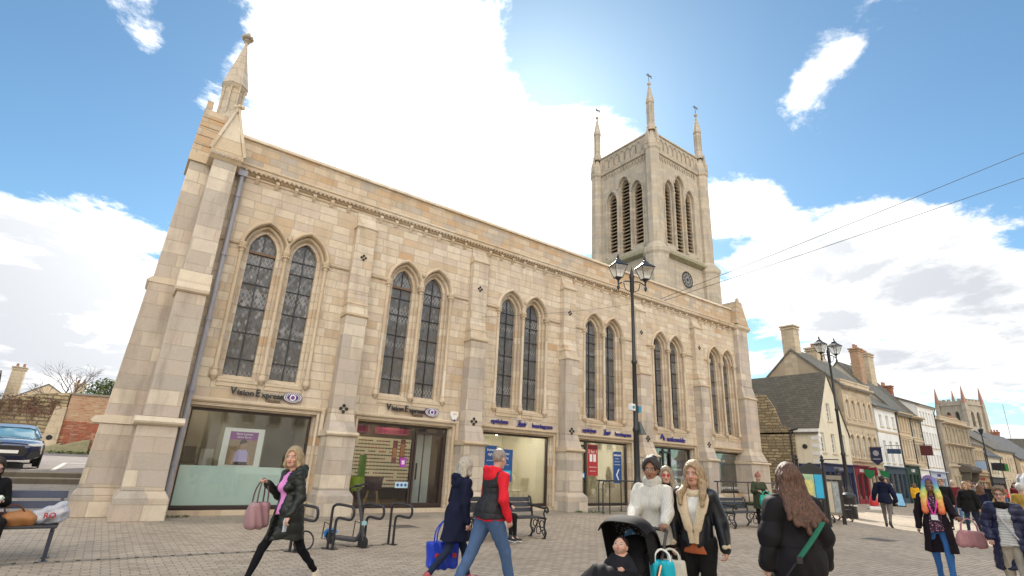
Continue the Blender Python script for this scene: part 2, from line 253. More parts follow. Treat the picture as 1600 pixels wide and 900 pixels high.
# ------------------------------------------------------------------ mesh helper
class MB:
    def __init__(s): s.v = []; s.f = []; s.mi = []; s.cur = 0
    def _a(s, vs, fs):
        b = len(s.v); s.v += [tuple(p) for p in vs]
        for f in fs: s.f.append([b+i for i in f]); s.mi.append(s.cur)
        return s
    def m(s, i): s.cur = i; return s
    def box(s, x0, x1, y0, y1, z0, z1):
        return s._a([(x0, y0, z0), (x1, y0, z0), (x1, y1, z0), (x0, y1, z0), (x0, y0, z1), (x1, y0, z1), (x1, y1, z1), (x0, y1, z1)],
                    [(0, 3, 2, 1), (4, 5, 6, 7), (0, 1, 5, 4), (1, 2, 6, 5), (2, 3, 7, 6), (3, 0, 4, 7)])
    def hull8(s, lo, hi, z0, z1):
        """frustum between rectangle lo=(x0,x1,y0,y1) at z0 and hi at z1"""
        a, b = lo, hi
        return s._a([(a[0], a[2], z0), (a[1], a[2], z0), (a[1], a[3], z0), (a[0], a[3], z0), (b[0], b[2], z1), (b[1], b[2], z1), (b[1], b[3], z1), (b[0], b[3], z1)],
                    [(0, 3, 2, 1), (4, 5, 6, 7), (0, 1, 5, 4), (1, 2, 6, 5), (2, 3, 7, 6), (3, 0, 4, 7)])
    def prism(s, pts, ax, a, b):
        """extrude 2D polygon along axis ax from a to b. ax 0: pts=(y,z); 1: pts=(x,z); 2: pts=(x,y)"""
        def P(p, t): return (t, p[0], p[1]) if ax == 0 else (p[0], t, p[1]) if ax == 1 else (p[0], p[1], t)
        n = len(pts); vs = [P(p, a) for p in pts]+[P(p, b) for p in pts]
        tri = tessellate_polygon([[Vector((p[0], p[1], 0)) for p in pts]])
        fs = [tuple(t) for t in tri]+[tuple(n+i for i in reversed(t)) for t in tri]+[(i, (i+1) % n, n+(i+1) % n, n+i) for i in range(n)]
        return s._a(vs, fs)
    def plate(s, outer, holes, y0, y1, back=True):
        """wall sheet in XZ with holes, front at y0, back at y1"""
        loops = [outer]+holes; flat = [p for l in loops for p in l]; n = len(flat)
        tri = tessellate_polygon([[Vector((p[0], p[1], 0)) for p in l] for l in loops])
        vs = [(p[0], y0, p[1]) for p in flat]+[(p[0], y1, p[1]) for p in flat]
        fs = [tuple(t) for t in tri]
        if back: fs += [tuple(n+i for i in t) for t in tri]
        o = 0
        for l in loops:
            k = len(l); fs += [(o+i, o+(i+1) % k, n+o+(i+1) % k, n+o+i) for i in range(k)]; o += k
        return s._a(vs, fs)
    def lathe(s, prof, c=(0, 0, 0), seg=12, axis='Z', rot=0.):
        vs = []; n = len(prof)
        for k in range(seg):
            a = 2*math.pi*k/seg+rot
            for r, z in prof:
                p = (r*math.cos(a), r*math.sin(a), z)
                if axis == 'X': p = (p[2], p[0], p[1])
                if axis == 'Y': p = (p[0], p[2], p[1])
                vs.append((p[0]+c[0], p[1]+c[1], p[2]+c[2]))
        fs = []
        for k in range(seg):
            k2 = (k+1) % seg
            for i in range(n-1): fs.append((k*n+i, k2*n+i, k2*n+i+1, k*n+i+1))
        if prof[0][0] > 1e-4: fs.append(tuple(k*n for k in range(seg))[::-1])
        if prof[-1][0] > 1e-4: fs.append(tuple(k*n+n-1 for k in range(seg)))
        return s._a(vs, fs)
    def tube(s, pts, r, seg=8, closed=False, flat=1.):
        pts = [Vector(p) for p in pts]; n = len(pts); vs = []
        rs = r if isinstance(r, (list, tuple)) else [r]*n
        up = None
        for i, p in enumerate(pts):
            if closed: t = (pts[(i+1) % n]-pts[i-1])
            else: t = pts[min(i+1, n-1)]-pts[max(i-1, 0)]
            t.normalize()
            if up is None:
                up = Vector((0, 0, 1)) if abs(t.z) < .9 else Vector((1, 0, 0))
            sd = t.cross(up).normalized(); up = sd.cross(t).normalized()
            for k in range(seg):
                a = 2*math.pi*(k+.5)/seg; vs.append(p+sd*math.cos(a)*rs[i]+up*math.sin(a)*rs[i]*flat)
        fs = []
        m = n if closed else n-1
        for i in range(m):
            j = (i+1) % n
            for k in range(seg): fs.append((i*seg+k, i*seg+(k+1) % seg, j*seg+(k+1) % seg, j*seg+k))
        if not closed: fs.append(tuple(range(seg))[::-1]); fs.append(tuple((n-1)*seg+k for k in range(seg)))
        return s._a(vs, fs)
    def sweep(s, path, prof, y0=0, closed=False):
        """profile (out, depth) swept along an XZ path lying on a wall facing -Y; out = to the left of travel"""
        n = len(path); m = len(prof); vs = []
        for i, p in enumerate(path):
            a = path[max(i-1, 0)]; b = path[min(i+1, n-1)]
            d1 = Vector((p[0]-a[0], p[1]-a[1])); d2 = Vector((b[0]-p[0], b[1]-p[1]))
            if d1.length < 1e-9: d1 = d2.copy()
            if d2.length < 1e-9: d2 = d1.copy()
            d1.normalize(); d2.normalize(); n1 = Vector((-d1.y, d1.x)); n2 = Vector((-d2.y, d2.x))
            nn = (n1+n2); nn.normalize(); k = 1/max(.35, nn.dot(n1))
            for o, dp in prof: vs.append((p[0]+nn.x*o*k, y0-dp, p[1]+nn.y*o*k))
        fs = [(i*m+j, i*m+(j+1) % m, (i+1)*m+(j+1) % m, (i+1)*m+j) for i in range(n-1) for j in range(m)]
        fs += [tuple(range(m))[::-1], tuple((n-1)*m+j for j in range(m))]
        return s._a(vs, fs)
    def ico(s, c, r, sub=1, sq=(1, 1, 1)):
        bm = bmesh.new(); bmesh.ops.create_icosphere(bm, subdivisions=sub, radius=1)
        vs = [(c[0]+v.co.x*r*sq[0], c[1]+v.co.y*r*sq[1], c[2]+v.co.z*r*sq[2]) for v in bm.verts]; fs = [[v.index for v in f.verts] for f in bm.faces]; bm.free()
        return s._a(vs, fs)
    def build(s, name, mats, parent=None, smooth=False, bevel=0, recalc=True):
        me = bpy.data.meshes.new(name); me.from_pydata(s.v, [], s.f)
        mats = mats if isinstance(mats, (list, tuple)) else [mats]
        for m in mats: me.materials.append(m)
        if len(mats) > 1: me.polygons.foreach_set('material_index', s.mi)
        if recalc:
            bm = bmesh.new(); bm.from_mesh(me); bmesh.ops.recalc_face_normals(bm, faces=bm.faces); bm.to_mesh(me); bm.free()
        if smooth: me.polygons.foreach_set('use_smooth', [True]*len(me.polygons)); me.set_sharp_from_angle(angle=R_(38))
        me.update()
        o = bpy.data.objects.new(name, me); COL.objects.link(o)
        if parent is not None: o.parent = parent
        if bevel:
            b = o.modifiers.new('bevel', 'BEVEL'); b.width = bevel; b.segments = 2; b.limit_method = 'ANGLE'
        return o
def tag(o, label=None, cat=None, group=None, kind=None):
    if label: o['label'] = label
    if cat: o['category'] = cat
    if group: o['group'] = group
    if kind: o['kind'] = kind
    return o
def thing(name, label, cat, loc=(0, 0, 0), rz=0, group=None):
    o = bpy.data.objects.new(name, None); COL.objects.link(o); o.location = loc; o.rotation_euler = (0, 0, rz); o.empty_display_size = .2
    return tag(o, label, cat, group)
def struct(o): o['kind'] = 'structure'; return o
def split_loose(o):
    """every connected island of a mesh becomes a part of its own"""
    me = o.data; n = len(me.vertices); par = list(range(n))
    def fnd(a):
        while par[a] != a: par[a] = par[par[a]]; a = par[a]
        return a
    for p in me.polygons:
        v = p.vertices; r = fnd(v[0])
        for w in v[1:]: par[fnd(w)] = r
    g = {}
    for p in me.polygons: g.setdefault(fnd(p.vertices[0]), []).append(p)
    out = []
    for ps in g.values():
        ids = sorted({w for p in ps for w in p.vertices}); mp = {w: i for i, w in enumerate(ids)}; m2 = bpy.data.meshes.new(me.name)
        m2.from_pydata([me.vertices[w].co for w in ids], [], [[mp[w] for w in p.vertices] for p in ps])
        for mt in me.materials: m2.materials.append(mt)
        m2.update(); c = bpy.data.objects.new(o.name.split('.')[0], m2); COL.objects.link(c); c.parent = o.parent; c.location = o.location; out.append(c)
    bpy.data.objects.remove(o); return out
def copy_tree(o, parent=None):
    c = o.copy(); COL.objects.link(c)
    if parent is not None: c.parent = parent
    for ch in list(o.children): copy_tree(ch, c)
    return c
def put(me_obj, parent, loc=(0, 0, 0), rz=0, name=None):
    c = me_obj.copy(); COL.objects.link(c); c.parent = parent; c.location = loc; c.rotation_euler = (0, 0, rz)
    return c
def text_mb(mb, body, size, cx, cz, y, depth=.02, shear=0, bold=0., squash=1., align='CENTER', space=1.):
    """append extruded lettering on a wall facing -Y (front at y)"""
    cu = bpy.data.curves.new('t', 'FONT'); cu.body = body; cu.size = size; cu.extrude = depth/2; cu.align_x = align; cu.align_y = 'CENTER'
    cu.offset = bold; cu.shear = shear; cu.resolution_u = 3; cu.space_character = space
    o = bpy.data.objects.new('t', cu); COL.objects.link(o); dg = bpy.context.evaluated_depsgraph_get()
    me = bpy.data.meshes.new_from_object(o.evaluated_get(dg))
    vs = [(cx+v.co.x*squash, y-v.co.z, cz+v.co.y) for v in me.vertices]; fs = [tuple(p.vertices) for p in me.polygons]
    mb._a(vs, fs); bpy.data.objects.remove(o); bpy.data.curves.remove(cu); bpy.data.meshes.remove(me)
    return mb
# ================================================================== SETTING
def sheet(name, x0, x1, y0, y1, z, m):
    o = MB()._a([(x0, y0, z), (x1, y0, z), (x1, y1, z), (x0, y1, z)], [(0, 1, 2, 3)]).build(name, m, recalc=False); return struct(o)
sheet('ground', -1200, 1500, -1200, 1500, -.02, M_ROAD)
sheet('pavement', -40, 150, -45, 2.2, 0., M_PAVE)
sheet('paved_edge', -2.0, 25.8, -1.6, .3, .004, M_PAVE2)
M_PAVEL = paving('slab_paving', 0, .9, .45, (.30, .275, .245), (.34, .31, .27), (.26, .235, .2), (.10, .09, .075))
# side lane climbing beside the church, with two steps up to the road
struct(MB()._a([(-40, 1.4, .005), (-2.6, 1.4, .005), (-2.6, 7.2, .28), (-40, 7.2, .28), (-2.6, 16, .30), (-2.6, 7.2, .28)], [(0, 1, 2, 3)]).build('side_lane', M_PAVEL, recalc=False))
st = MB()
st.box(-40, -2.62, 7.2, 7.58, .0, .46).box(-40, -2.62, 7.58, 8.1, .0, .62)
struct(st.build('lane_steps', M_KERB, bevel=.015))
rs = MB(); rs.box(-40, -2.62, 7.188, 7.2, .28, .43).box(-40, -2.62, 7.568, 7.58, .462, .59)
struct(rs.build('step_risers', M_RISER))
struct(MB()._a([(-60, 8.1, .622), (6, 8.1, .622), (6, 24, 1.05), (-60, 24, 1.05)], [(0, 1, 2, 3)]).build('upper_road', M_ROAD, recalc=False))
struct(MB()._a([(-60, 24, 1.05), (6, 24, 1.05), (6, 90, 1.3), (-60, 90, 1.3)], [(0, 1, 2, 3)]).build('upper_ground', M_ROAD, recalc=False))
M_LINE = pm('worn_white_line', (.62, .58, .52), .8, .3, 9, .1)
struct(MB()._a([(-4.35, 8.6, .64), (-4.22, 8.6, .64), (-4.1, 13, .758), (-4.23, 13, .758)], [(0, 1, 2, 3)])._a([(-4.2, 12.9, .757), (-2.7, 12.9, .757), (-2.7, 13.05, .761), (-4.2, 13.05, .761)], [(0, 1, 2, 3)]).build('parking_line', M_LINE, recalc=False))
# slotted drain across the square
dr = MB().box(-12, 1.8, -5.62, -5.5, 0.002, .008); dr.m(1)
for i in range(60):
    x = -12+i*.23
    if x < 1.7: dr.box(x, x+.05, -5.60, -5.52, .008, .011)
struct(dr.build('drain_channel', [M_KERB, M_QUAT]))

# ================================================================== CHURCH turned into shops
CH = thing('church_building', 'long pale stone Gothic church with six pairs of pointed windows above shopfronts', 'building')
BAY = 4.4948; SEP = 1.1925; HWG = .374; RAD = .642; ZS = 7.15
def lanc(cx, t, zb, n=9, zs=ZS):
    hw = HWG+t; r = RAD+t; c = RAD-HWG; ap = math.sqrt(r*r-c*c); a1 = math.atan2(ap, c)
    pts = [(cx-hw, zb), (cx+hw, zb), (cx+hw, zs)]
    for i in range(1, n+1):
        a = a1*i/n; pts.append((cx-c+r*math.cos(a), zs+r*math.sin(a)))
    for i in range(n-1, -1, -1):
        a = a1*i/n; pts.append((cx+c-r*math.cos(a), zs+r*math.sin(a)))
    return pts
def arcpath(cx, t, n=12, zs=ZS):
    r = RAD+t; c = RAD-HWG; ap = math.sqrt(r*r-c*c); a1 = math.atan2(ap, c); L = []
    for i in range(0, n+1): a = a1*i/n; L.append((cx+c-r*math.cos(a), zs+r*math.sin(a)))
    for i in range(n-1, -1, -1): a = a1*i/n; L.append((cx-c+r*math.cos(a), zs+r*math.sin(a)))
    return L
def rect(x0, x1, z0, z1): return [(x0, z0), (x1, z0), (x1, z1), (x0, z1)]
XW0, XW1 = -2.3, 24.95
wall = MB()
shop = [(-1.5, 1.58), (-1.56, 1.62), (-1.52, 1.62), (-1.55, 1.6), (-1.3, 1.6), (-1.1, 1.42)]
for i in range(6):
    X = i*BAY; x0 = XW0 if i == 0 else X-BAY/2; x1 = XW1 if i == 5 else X+BAY/2
    a, b = shop[i]; zb = .66 if i == 5 else .13
    for j, (t, y0, y1) in enumerate(((.20, 0, .10), (.10, .10, .20), (0, .20, .46))):
        hs = [lanc(X-SEP/2, t, 3.40 if j < 2 else 3.47), lanc(X+SEP/2, t, 3.40 if j < 2 else 3.47),
              rect(X+a-.08*(j == 0)*1., X+b+.08*(j == 0), zb, 2.60+.07*(j == 0))]
        wall.plate(rect(x0, x1, 0, 9.35), hs, y0, y1, back=(j == 2))
# returns and back
wall.box(XW0, XW0+.4, .46, 11.5, 0, 9.35).box(XW1-.4, XW1, .46, 11.5, 0, 9.35).box(XW0, XW1, 11.5, 11.9, 0, 9.35)
wall.build('wall', M_ASH, CH)
# inner lining so that rooms are closed
MB().box(XW0+.45, XW1-.45, .5, 11.4, 9.2, 9.34).build('roof', M_LEAD, CH)
par = MB().box(XW0, XW1, .0, .42, 9.56, 10.42).box(XW0, XW0+.42, .42, 11.9, 9.56, 10.42).box(XW1-.42, XW1, .42, 11.9, 9.56, 10.42).box(XW0, XW1, 11.48, 11.9, 9.35, 10.42)
par.build('parapet', M_ASHO, CH)
MB().prism([(-.08, 10.42), (-.08, 10.47), (.02, 10.58), (.2, 10.62), (.45, 10.5), (.45, 10.42)], 0, XW0-.05, XW1+.05).prism([(XW0-.07, 10.42), (XW0+.1, 10.58), (XW0+.45, 10.42)], 1, .46, 11.9).build('coping', M_DRS, CH, bevel=.01)
# cornice with toothed ornament and corbels
co = MB().prism([(0, 9.30), (-.07, 9.33), (-.07, 9.36), (-.16, 9.42), (-.16, 9.50), (-.20, 9.53), (-.20, 9.585), (0, 9.64), (.1, 9.64), (.1, 9.3)], 0, XW0, XW1)
co.build('cornice', M_DRS, CH)
co = MB()
x = -1.6
while x < 24.2:
    co.prism([(x, 9.39), (x+.05, 9.33), (x+.10, 9.39), (x+.05, 9.45)], 1, -.185, -.10); x += .135
co.build('dogtooth_ornament', M_ASHO, CH)
co = MB(); x = -1.2
while x < 24.:
    near = min(abs(x-(BAY*(k+.5))) for k in range(5))
    if near > .36: co.prism([(-.13, 9.32), (-.13, 9.24), (-.02, 9.10), (.0, 9.10), (0, 9.32)], 0, x-.05, x+.05)
    x += .56
co.cur = 0; split_loose(co.build('corbel', M_DRS, CH))
co = MB(); co.prism([(0, 9.2), (-.04, 9.22), (-.04, 9.27), (0, 9.29)], 0, -1.6, 24.1); co.build('corbel_string', M_DRS, CH)

# lancets: glass, bars, columns, hoods
gl = MB().plate(lanc(0, .02, 3.45), [], .33, .345); gl = gl.build('leaded_window', M_LEADG); gl.parent = CH
br = MB()
for z in (3.98, 4.72, 5.45, 6.15, 6.72, 7.12):
    br.box(-.38, .38, .295, .325, z-.011, z+.011)
br.box(-.013, .013, .292, .325, 3.47, 7.62)
br = br.build('saddle_bars', M_DARK); br.parent = gl
tb = MB().box(-.38, .38, .26, .33, 7.06, 7.13).build('transom', M_TIMB)
pos = [i*BAY+s*SEP/2 for i in range(6) for s in (-1, 1)]
for k, X in enumerate(pos):
    g = gl if k == 0 else gl.copy()
    if k: COL.objects.link(g); c = br.copy(); COL.objects.link(c); c.parent = g
    g.location = (X, 0, 0)
    if k == 0 or k == 2:
        t = tb if k == 0 else tb.copy()
        if k: COL.objects.link(t)
        t.parent = g
colp = [(.10, 3.42), (.10, 3.52), (.075, 3.56), (.085, 3.62), (.058, 3.68), (.055, 5.3), (.055, 6.93), (.075, 6.95), (.06, 6.98), (.085, 7.06), (.115, 7.13), (.125, 7.15), (.125, 7.21), (.10, 7.23)]
cm = MB().lathe(colp, seg=14)
for k in range(8):
    a = k*math.pi/4; cm.ico((.09*math.cos(a), .09*math.sin(a), 7.06), .035, 1)
cm.lathe([(.03, 3.3), (.07, 3.36), (.11, 3.42)], seg=10)
cm = cm.build('colonnette', M_DRS, CH, smooth=True)
for i in range(6):
    for j, dx in enumerate((-SEP, 0, SEP)):
        c = cm if (i == 0 and j == 0) else cm.copy()
        if c is not cm: COL.objects.link(c)
        c.location = (i*BAY+dx*1.0, -.02, 0); c.parent = CH
# recessed shafts of the jambs
hoodp = [(0, -.02), (0, .05), (.03, .09), (.07, .10), (.11, .06), (.115, -.02)]
hm = MB()
for s in (-1, 1):
    P = [p for p in arcpath(s*SEP/2, .20, 16) if (p[0]*s > -.001)]
    if s == 1: P = [p for p in P]
    hm.sweep(P[::1], hoodp, 0)
    P2 = arcpath(s*SEP/2, .115, 14); hm.sweep(P2, [(0, 0), (0, .03), (.035, .055), (.07, .03), (.07, 0)], .10)
hm.ico((0, -.09, 7.66), .085, 1).ico((0, -.11, 7.60), .06, 1)
hm.sweep([(-SEP-.10, ZS+.01), (-BAY/2+.34, ZS+.01)][::-1], [(-.02, 0), (-.02, .05), (.02, .07), (.05, .04), (.05, 0)], 0)
hm.sweep([(SEP+.10, ZS+.01), (BAY/2-.34, ZS+.01)], [(-.02, 0), (-.02, .05), (.02, .07), (.05, .04), (.05, 0)], 0)
hm = hm.build('hood_mould', M_DRS, CH, smooth=True)
sm = MB()
for s in (-1, 1):
    sm.prism([(.32, 3.52), (-.0, 3.36), (-.05, 3.36), (-.05, 3.30), (.0, 3.24), (.32, 3.24)], 0, s*SEP/2-.50, s*SEP/2+.50)
    P = [(s*SEP/2+.5*math.cos(a), 3.24+(.07*math.sin(a))) for a in [math.pi*k/8 for k in range(9)]]
    sm.prism(P+[(s*SEP/2-.5, 3.18), (s*SEP/2+.5, 3.18)][::1], 1, -.03, 0)
sm = sm.build('window_sill', M_DRS, CH)
for i in range(1, 6):
    for o in (hm, sm): c = o.copy(); COL.objects.link(c); c.location = (i*BAY, 0, 0); c.parent = CH

# buttresses between the bays
def quatre(mb, cx, y, cz, r=.085, d=.03):
    for a in range(4): mb.lathe([(0, 0), (r*.5, 0), (r*.5, d), (0, d)], (cx+math.cos(a*math.pi/2)*r*.85, y, cz+math.sin(a*math.pi/2)*r*.85), 10, 'Y')
    return mb
bt = MB()
bt.box(-.50, .50, -.80, .0, 0, .52); bt.hull8((-.50, .50, -.80, 0), (-.42, .42, -.62, 0), .52, .66)
bt.box(-.42, .42, -.60, 0, .66, 2.08)
bt.hull8((-.40, .40, -.60, 0), (-.335, .335, -.42, 0), 2.20, 2.72); bt.box(-.335, .335, -.42, 0, 2.72, 5.62)
bt = bt.build('buttress_lower', M_PIER, bevel=.018)
bu = MB().m(0)
bu.hull8((-.335, .335, -.42, 0), (-.33, .33, -.36, 0), 5.70, 6.02).hull8((-.33, .33, -.33, 0), (-.325, .325, -.25, 0), 6.05, 6.38)
bu.box(-.325, .325, -.25, 0, 6.38, 8.62)
bu.hull8((-.325, .325, -.25, 0), (-.32, .32, -.14, 0), 8.70, 8.90).hull8((-.32, .32, -.13, 0), (-.31, .31, -.02, 0), 8.90, 9.24)
bu = bu.build('buttress_upper', M_ASH, bevel=.018)
bs = MB()
bs.prism([(0, 2.08), (-.60, 2.08), (-.68, 2.11), (-.70, 2.15), (-.66, 2.20), (-.58, 2.22), (0, 2.24)], 0, -.47, .47)
bs.prism([(0, 5.62), (-.42, 5.62), (-.47, 5.66), (-.47, 5.72), (0, 5.78)], 0, -.37, .37)
bs.prism([(0, 6.0), (-.36, 6.0), (-.38, 6.04), (-.30, 6.10), (0, 6.1)], 0, -.345, .345)
bs.prism([(0, 8.62), (-.25, 8.62), (-.30, 8.66), (-.30, 8.72), (0, 8.8)], 0, -.36, .36)
bs = split_loose(bs.build('offset_course', M_DRS))
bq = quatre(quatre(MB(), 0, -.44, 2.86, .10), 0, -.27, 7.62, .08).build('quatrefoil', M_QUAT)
for k in range(5):
    X = (k+.5)*BAY
    for o in [bt, bu, bq]+bs:
        c = o if k == 0 else o.copy()
        if k: COL.objects.link(c)
        c.location = (X, 0, 0); c.parent = CH
# moulding round each shopfront, rising from the buttress string courses
for i in range(6):
    X = i*BAY; a, b = shop[i]
    P = [(X-BAY/2+.30, 2.12), (X+a-.22, 2.12), (X+a-.22, 2.78), (X+b+.22, 2.78), (X+b+.22, 2.12), (X+BAY/2-.30, 2.12)]
    if i == 0: P[0] = (X-1.72, 2.12); P = P[1:]; P[0] = (X+a-.16, 2.3); P[1] = (X+a-.16, 2.78)
    m = MB().sweep(P, [(-.05, 0), (-.05, .05), (-.01, .09), (.04, .09), (.07, .05), (.07, 0)], 0)
    zb = .66 if i == 5 else .13
    m.sweep([(X+a-.09, zb), (X+a-.09, 2.68), (X+b+.09, 2.68), (X+b+.09, zb)], [(-.03, 0), (-.03, .035), (.03, .05), (.05, .0)], 0)
    m.build('shop_moulding', M_DRS, CH)

# west corner: front pier, west pier, gablet, pinnacle
cw = MB()
cw.box(-2.66, -1.62, -.98, .0, 0, .46).hull8((-2.66, -1.62, -.98, 0), (-2.56, -1.72, -.86, 0), .46, .62).hull8((-2.56, -1.74, -.86, 0), (-2.56, -1.76, -.80, 0), .62, 2.06)
cw.hull8((-2.50, -1.80, -.76, 0), (-2.48, -1.82, -.72, 0), 2.24, 5.3).hull8((-2.47, -1.83, -.62, 0), (-2.42, -1.84, -.58, 0), 5.9, 9.25)
cw.build('corner_pier', M_PIER, CH, bevel=.018)
cc = MB()
cc.prism([(0, 2.05), (-.86, 2.05), (-.93, 2.09), (-.95, 2.13), (-.90, 2.19), (-.78, 2.24), (0, 2.24)], 0, -2.66, -1.66)
cc.prism([(0, 5.3), (-.74, 5.3), (-.80, 5.34), (-.80, 5.42), (-.74, 5.55), (-.72, 5.55), (-.72, 5.62), (-.62, 5.9), (0, 5.9)], 0, -2.53, -1.79)
cc.prism([(0, 9.2), (-.6, 9.2), (-.70, 9.30), (-.72, 9.44), (0, 9.5)], 0, -2.55, -1.74)
cc.prism([(-2.68, 2.05), (-3.40, 2.05), (-3.46, 2.1), (-3.40, 2.2), (-3.2, 2.24), (-2.6, 2.24)], 1, .02, 1.2)
cc.prism([(-2.3, 5.6), (-3.11, 5.6), (-3.15, 5.64), (-3.05, 5.75), (-2.3, 5.78)], 1, .06, 1.12)
cc.box(-2.99, -2.3, .02, 1.2, 9.25, 9.5)
split_loose(cc.build('offset_course', M_DRS, CH))
cz = MB(); x = -2.53
while x < -1.80: cz.prism([(x, 9.33), (x+.05, 9.27), (x+.1, 9.33), (x+.05, 9.39)], 1, -.725, -.66); x += .12
cz.build('dogtooth_ornament', M_ASHO, CH)
ww = MB()
ww.box(-3.42, -2.3, .0, 1.35, 0, .46).hull8((-3.42, -2.3, 0, 1.35), (-3.30, -2.3, .06, 1.25), .46, .62).hull8((-3.34, -2.3, .06, 1.25), (-3.27, -2.3, .06, 1.2), .62, 2.05)
ww.hull8((-3.24, -2.3, .08, 1.1), (-3.09, -2.3, .08, 1.1), 2.2, 5.62).hull8((-3.04, -2.3, .08, 1.05), (-2.93, -2.3, .08, 1.05), 5.62, 9.25)
ww.build('west_pier', M_PIER, CH, bevel=.018)
wp = MB()     # stepped corner block above the cornice
for k in range(5): wp.box(-2.98+.015*k, -2.3, .06, 1.1, 9.5+.30*k, 9.79+.30*k)
wp.box(-2.9, -2.74, .1, .5, 10.99, 11.3)
wp.build('corner_block', M_ASHO, CH, bevel=.02)
gb = MB().prism([(-2.5, 9.5), (-1.78, 9.5), (-2.14, 10.85)], 1, -.62, .05)
gb.sweep([(-2.56, 9.46), (-2.14, 10.95), (-1.72, 9.46)], [(-.03, 0), (-.03, .07), (.05, .07), (.05, 0)], -.60)
gb.ico((-2.14, -.62, 10.98), .09, 1).ico((-2.22, -.60, 10.98), .07, 1).ico((-2.05, -.64, 11.), .08, 1).ico((-2.14, -.7, 10.98), .06, 1)
gb.build('gablet', M_DRS, CH)
pn = MB().lathe([(.42, 10.3), (.40, 10.9), (.29, 11.3), (.28, 12.15), (.33, 12.2), (.39, 12.30), (.37, 12.36), (.04, 13.95), (.05, 14.05), (.09, 14.08), (.05, 14.12)], (-2.30, .55, 0), 8, rot=math.pi/8)
for k in range(8):
    a = k*math.pi/4; pn.ico((-2.3+.12*math.cos(a), .55+.12*math.sin(a), 14.26), .075, 1)
pn.ico((-2.3, .55, 14.2), .1, 1).ico((-2.3, .55, 14.42), .07, 1)
for k in range(8):
    a = k*math.pi/4+math.pi/8; pn.lathe([(.035, 11.2), (.035, 12.1), (.06, 12.2)], (-2.3+.30*math.cos(a), .55+.30*math.sin(a), 0), 6)
pn.build('pinnacle', M_TOWER, CH)
# east corner pier
ce = MB().box(23.45, 25.35, -.80, 0.3, 0, .52).hull8((23.45, 25.35, -.80, .3), (23.55, 25.25, -.62, .3), .52, .66).box(23.55, 25.25, -.60, .3, .66, 2.08)
ce.hull8((23.62, 25.2, -.60, .3), (23.75, 24.98, -.42, .3), 2.22, 2.75).box(23.75, 24.98, -.42, .3, 2.75, 5.4)
ce.hull8((23.75, 25.0, -.42, .3), (23.85, 24.93, -.27, .3), 5.45, 6.1).box(23.9, 24.93, -.27, .3, 6.1, 9.3)
ce.build('corner_pier', M_PIER, CH, bevel=.018)
ec = MB().prism([(.3, 2.08), (-.62, 2.08), (-.70, 2.13), (-.66, 2.2), (0, 2.24), (.3, 2.24)], 0, 23.5, 25.32).prism([(.3, 5.4), (-.42, 5.4), (-.48, 5.46), (-.4, 5.56), (.3, 5.6)], 0, 23.72, 25.03).prism([(.3, 9.3), (-.28, 9.3), (-.40, 9.42), (-.40, 9.55), (.3, 9.6)], 0, 23.85, 25.1)
split_loose(ec.build('offset_course', M_DRS, CH))
eg = MB(); 
eg.prism([(23.86, 9.6), (25.06, 9.6), (24.5, 10.95), (24.35, 10.95)], 1, -.33, .5); eg.box(24.36, 24.5, -.2, -.06, 10.95, 11.12).ico((24.43, -.13, 11.17), .1, 1)
for k in range(4): eg.box(23.80+.04*k, 23.96+.12*k, -.36, .5, 9.62+.33*k, 9.93+.33*k)
eg.build('gablet', M_ASHO, CH)
# downpipe
dp = MB().tube([(-1.62, -.16, 9.25), (-1.62, -.16, .25), (-1.62, -.3, .12)], .062, 12)
for z in (.45, 1.2, 3.0, 4.85, 6.7, 8.5): dp.lathe([(.062, z-.05), (.085, z-.045), (.085, z+.045), (.062, z+.05)], (-1.62, -.16, 0), 12)
dp.box(-1.74, -1.5, -.25, .0, 9.12, 9.3)
dp.build('downpipe', M_PIPE, CH, smooth=True)

# ---------------------------------------------------------------- shopfronts
M_INT = [pm('interior_warm_grey', (.42, .38, .33), .8, .08, 2, 0), pm('interior_purple_dark', (.10, .07, .08), .7, .1, 2, 0), pm('interior_cream', (.72, .66, .50), .8, .05, 2, 0), pm('interior_cream_shelf', (.70, .62, .44), .8, .05, 2, 0),
         pm('interior_dark_blue', (.10, .11, .16), .7, .1, 2, 0), pm('interior_dark', (.14, .14, .15), .7, .1, 2, 0)]
M_FLOORI = pm('interior_floor', (.26, .17, .10), .35, .2, 5, 0); M_CEIL = pm('interior_ceiling', (.6, .58, .54), .8, .04, 2, 0)
M_LAMP = pm('lamp_warm', (1., .86, .62), .5, 0, 2, 0, emit=12); M_LAMPW = pm('lamp_white', (1., .95, .85), .5, 0, 2, 0, emit=10)
depth = [3.2, 3.0, 3.4, 2.6, 2.6, 3.0]; lampn = [4, 8, 10, 9, 3, 2]
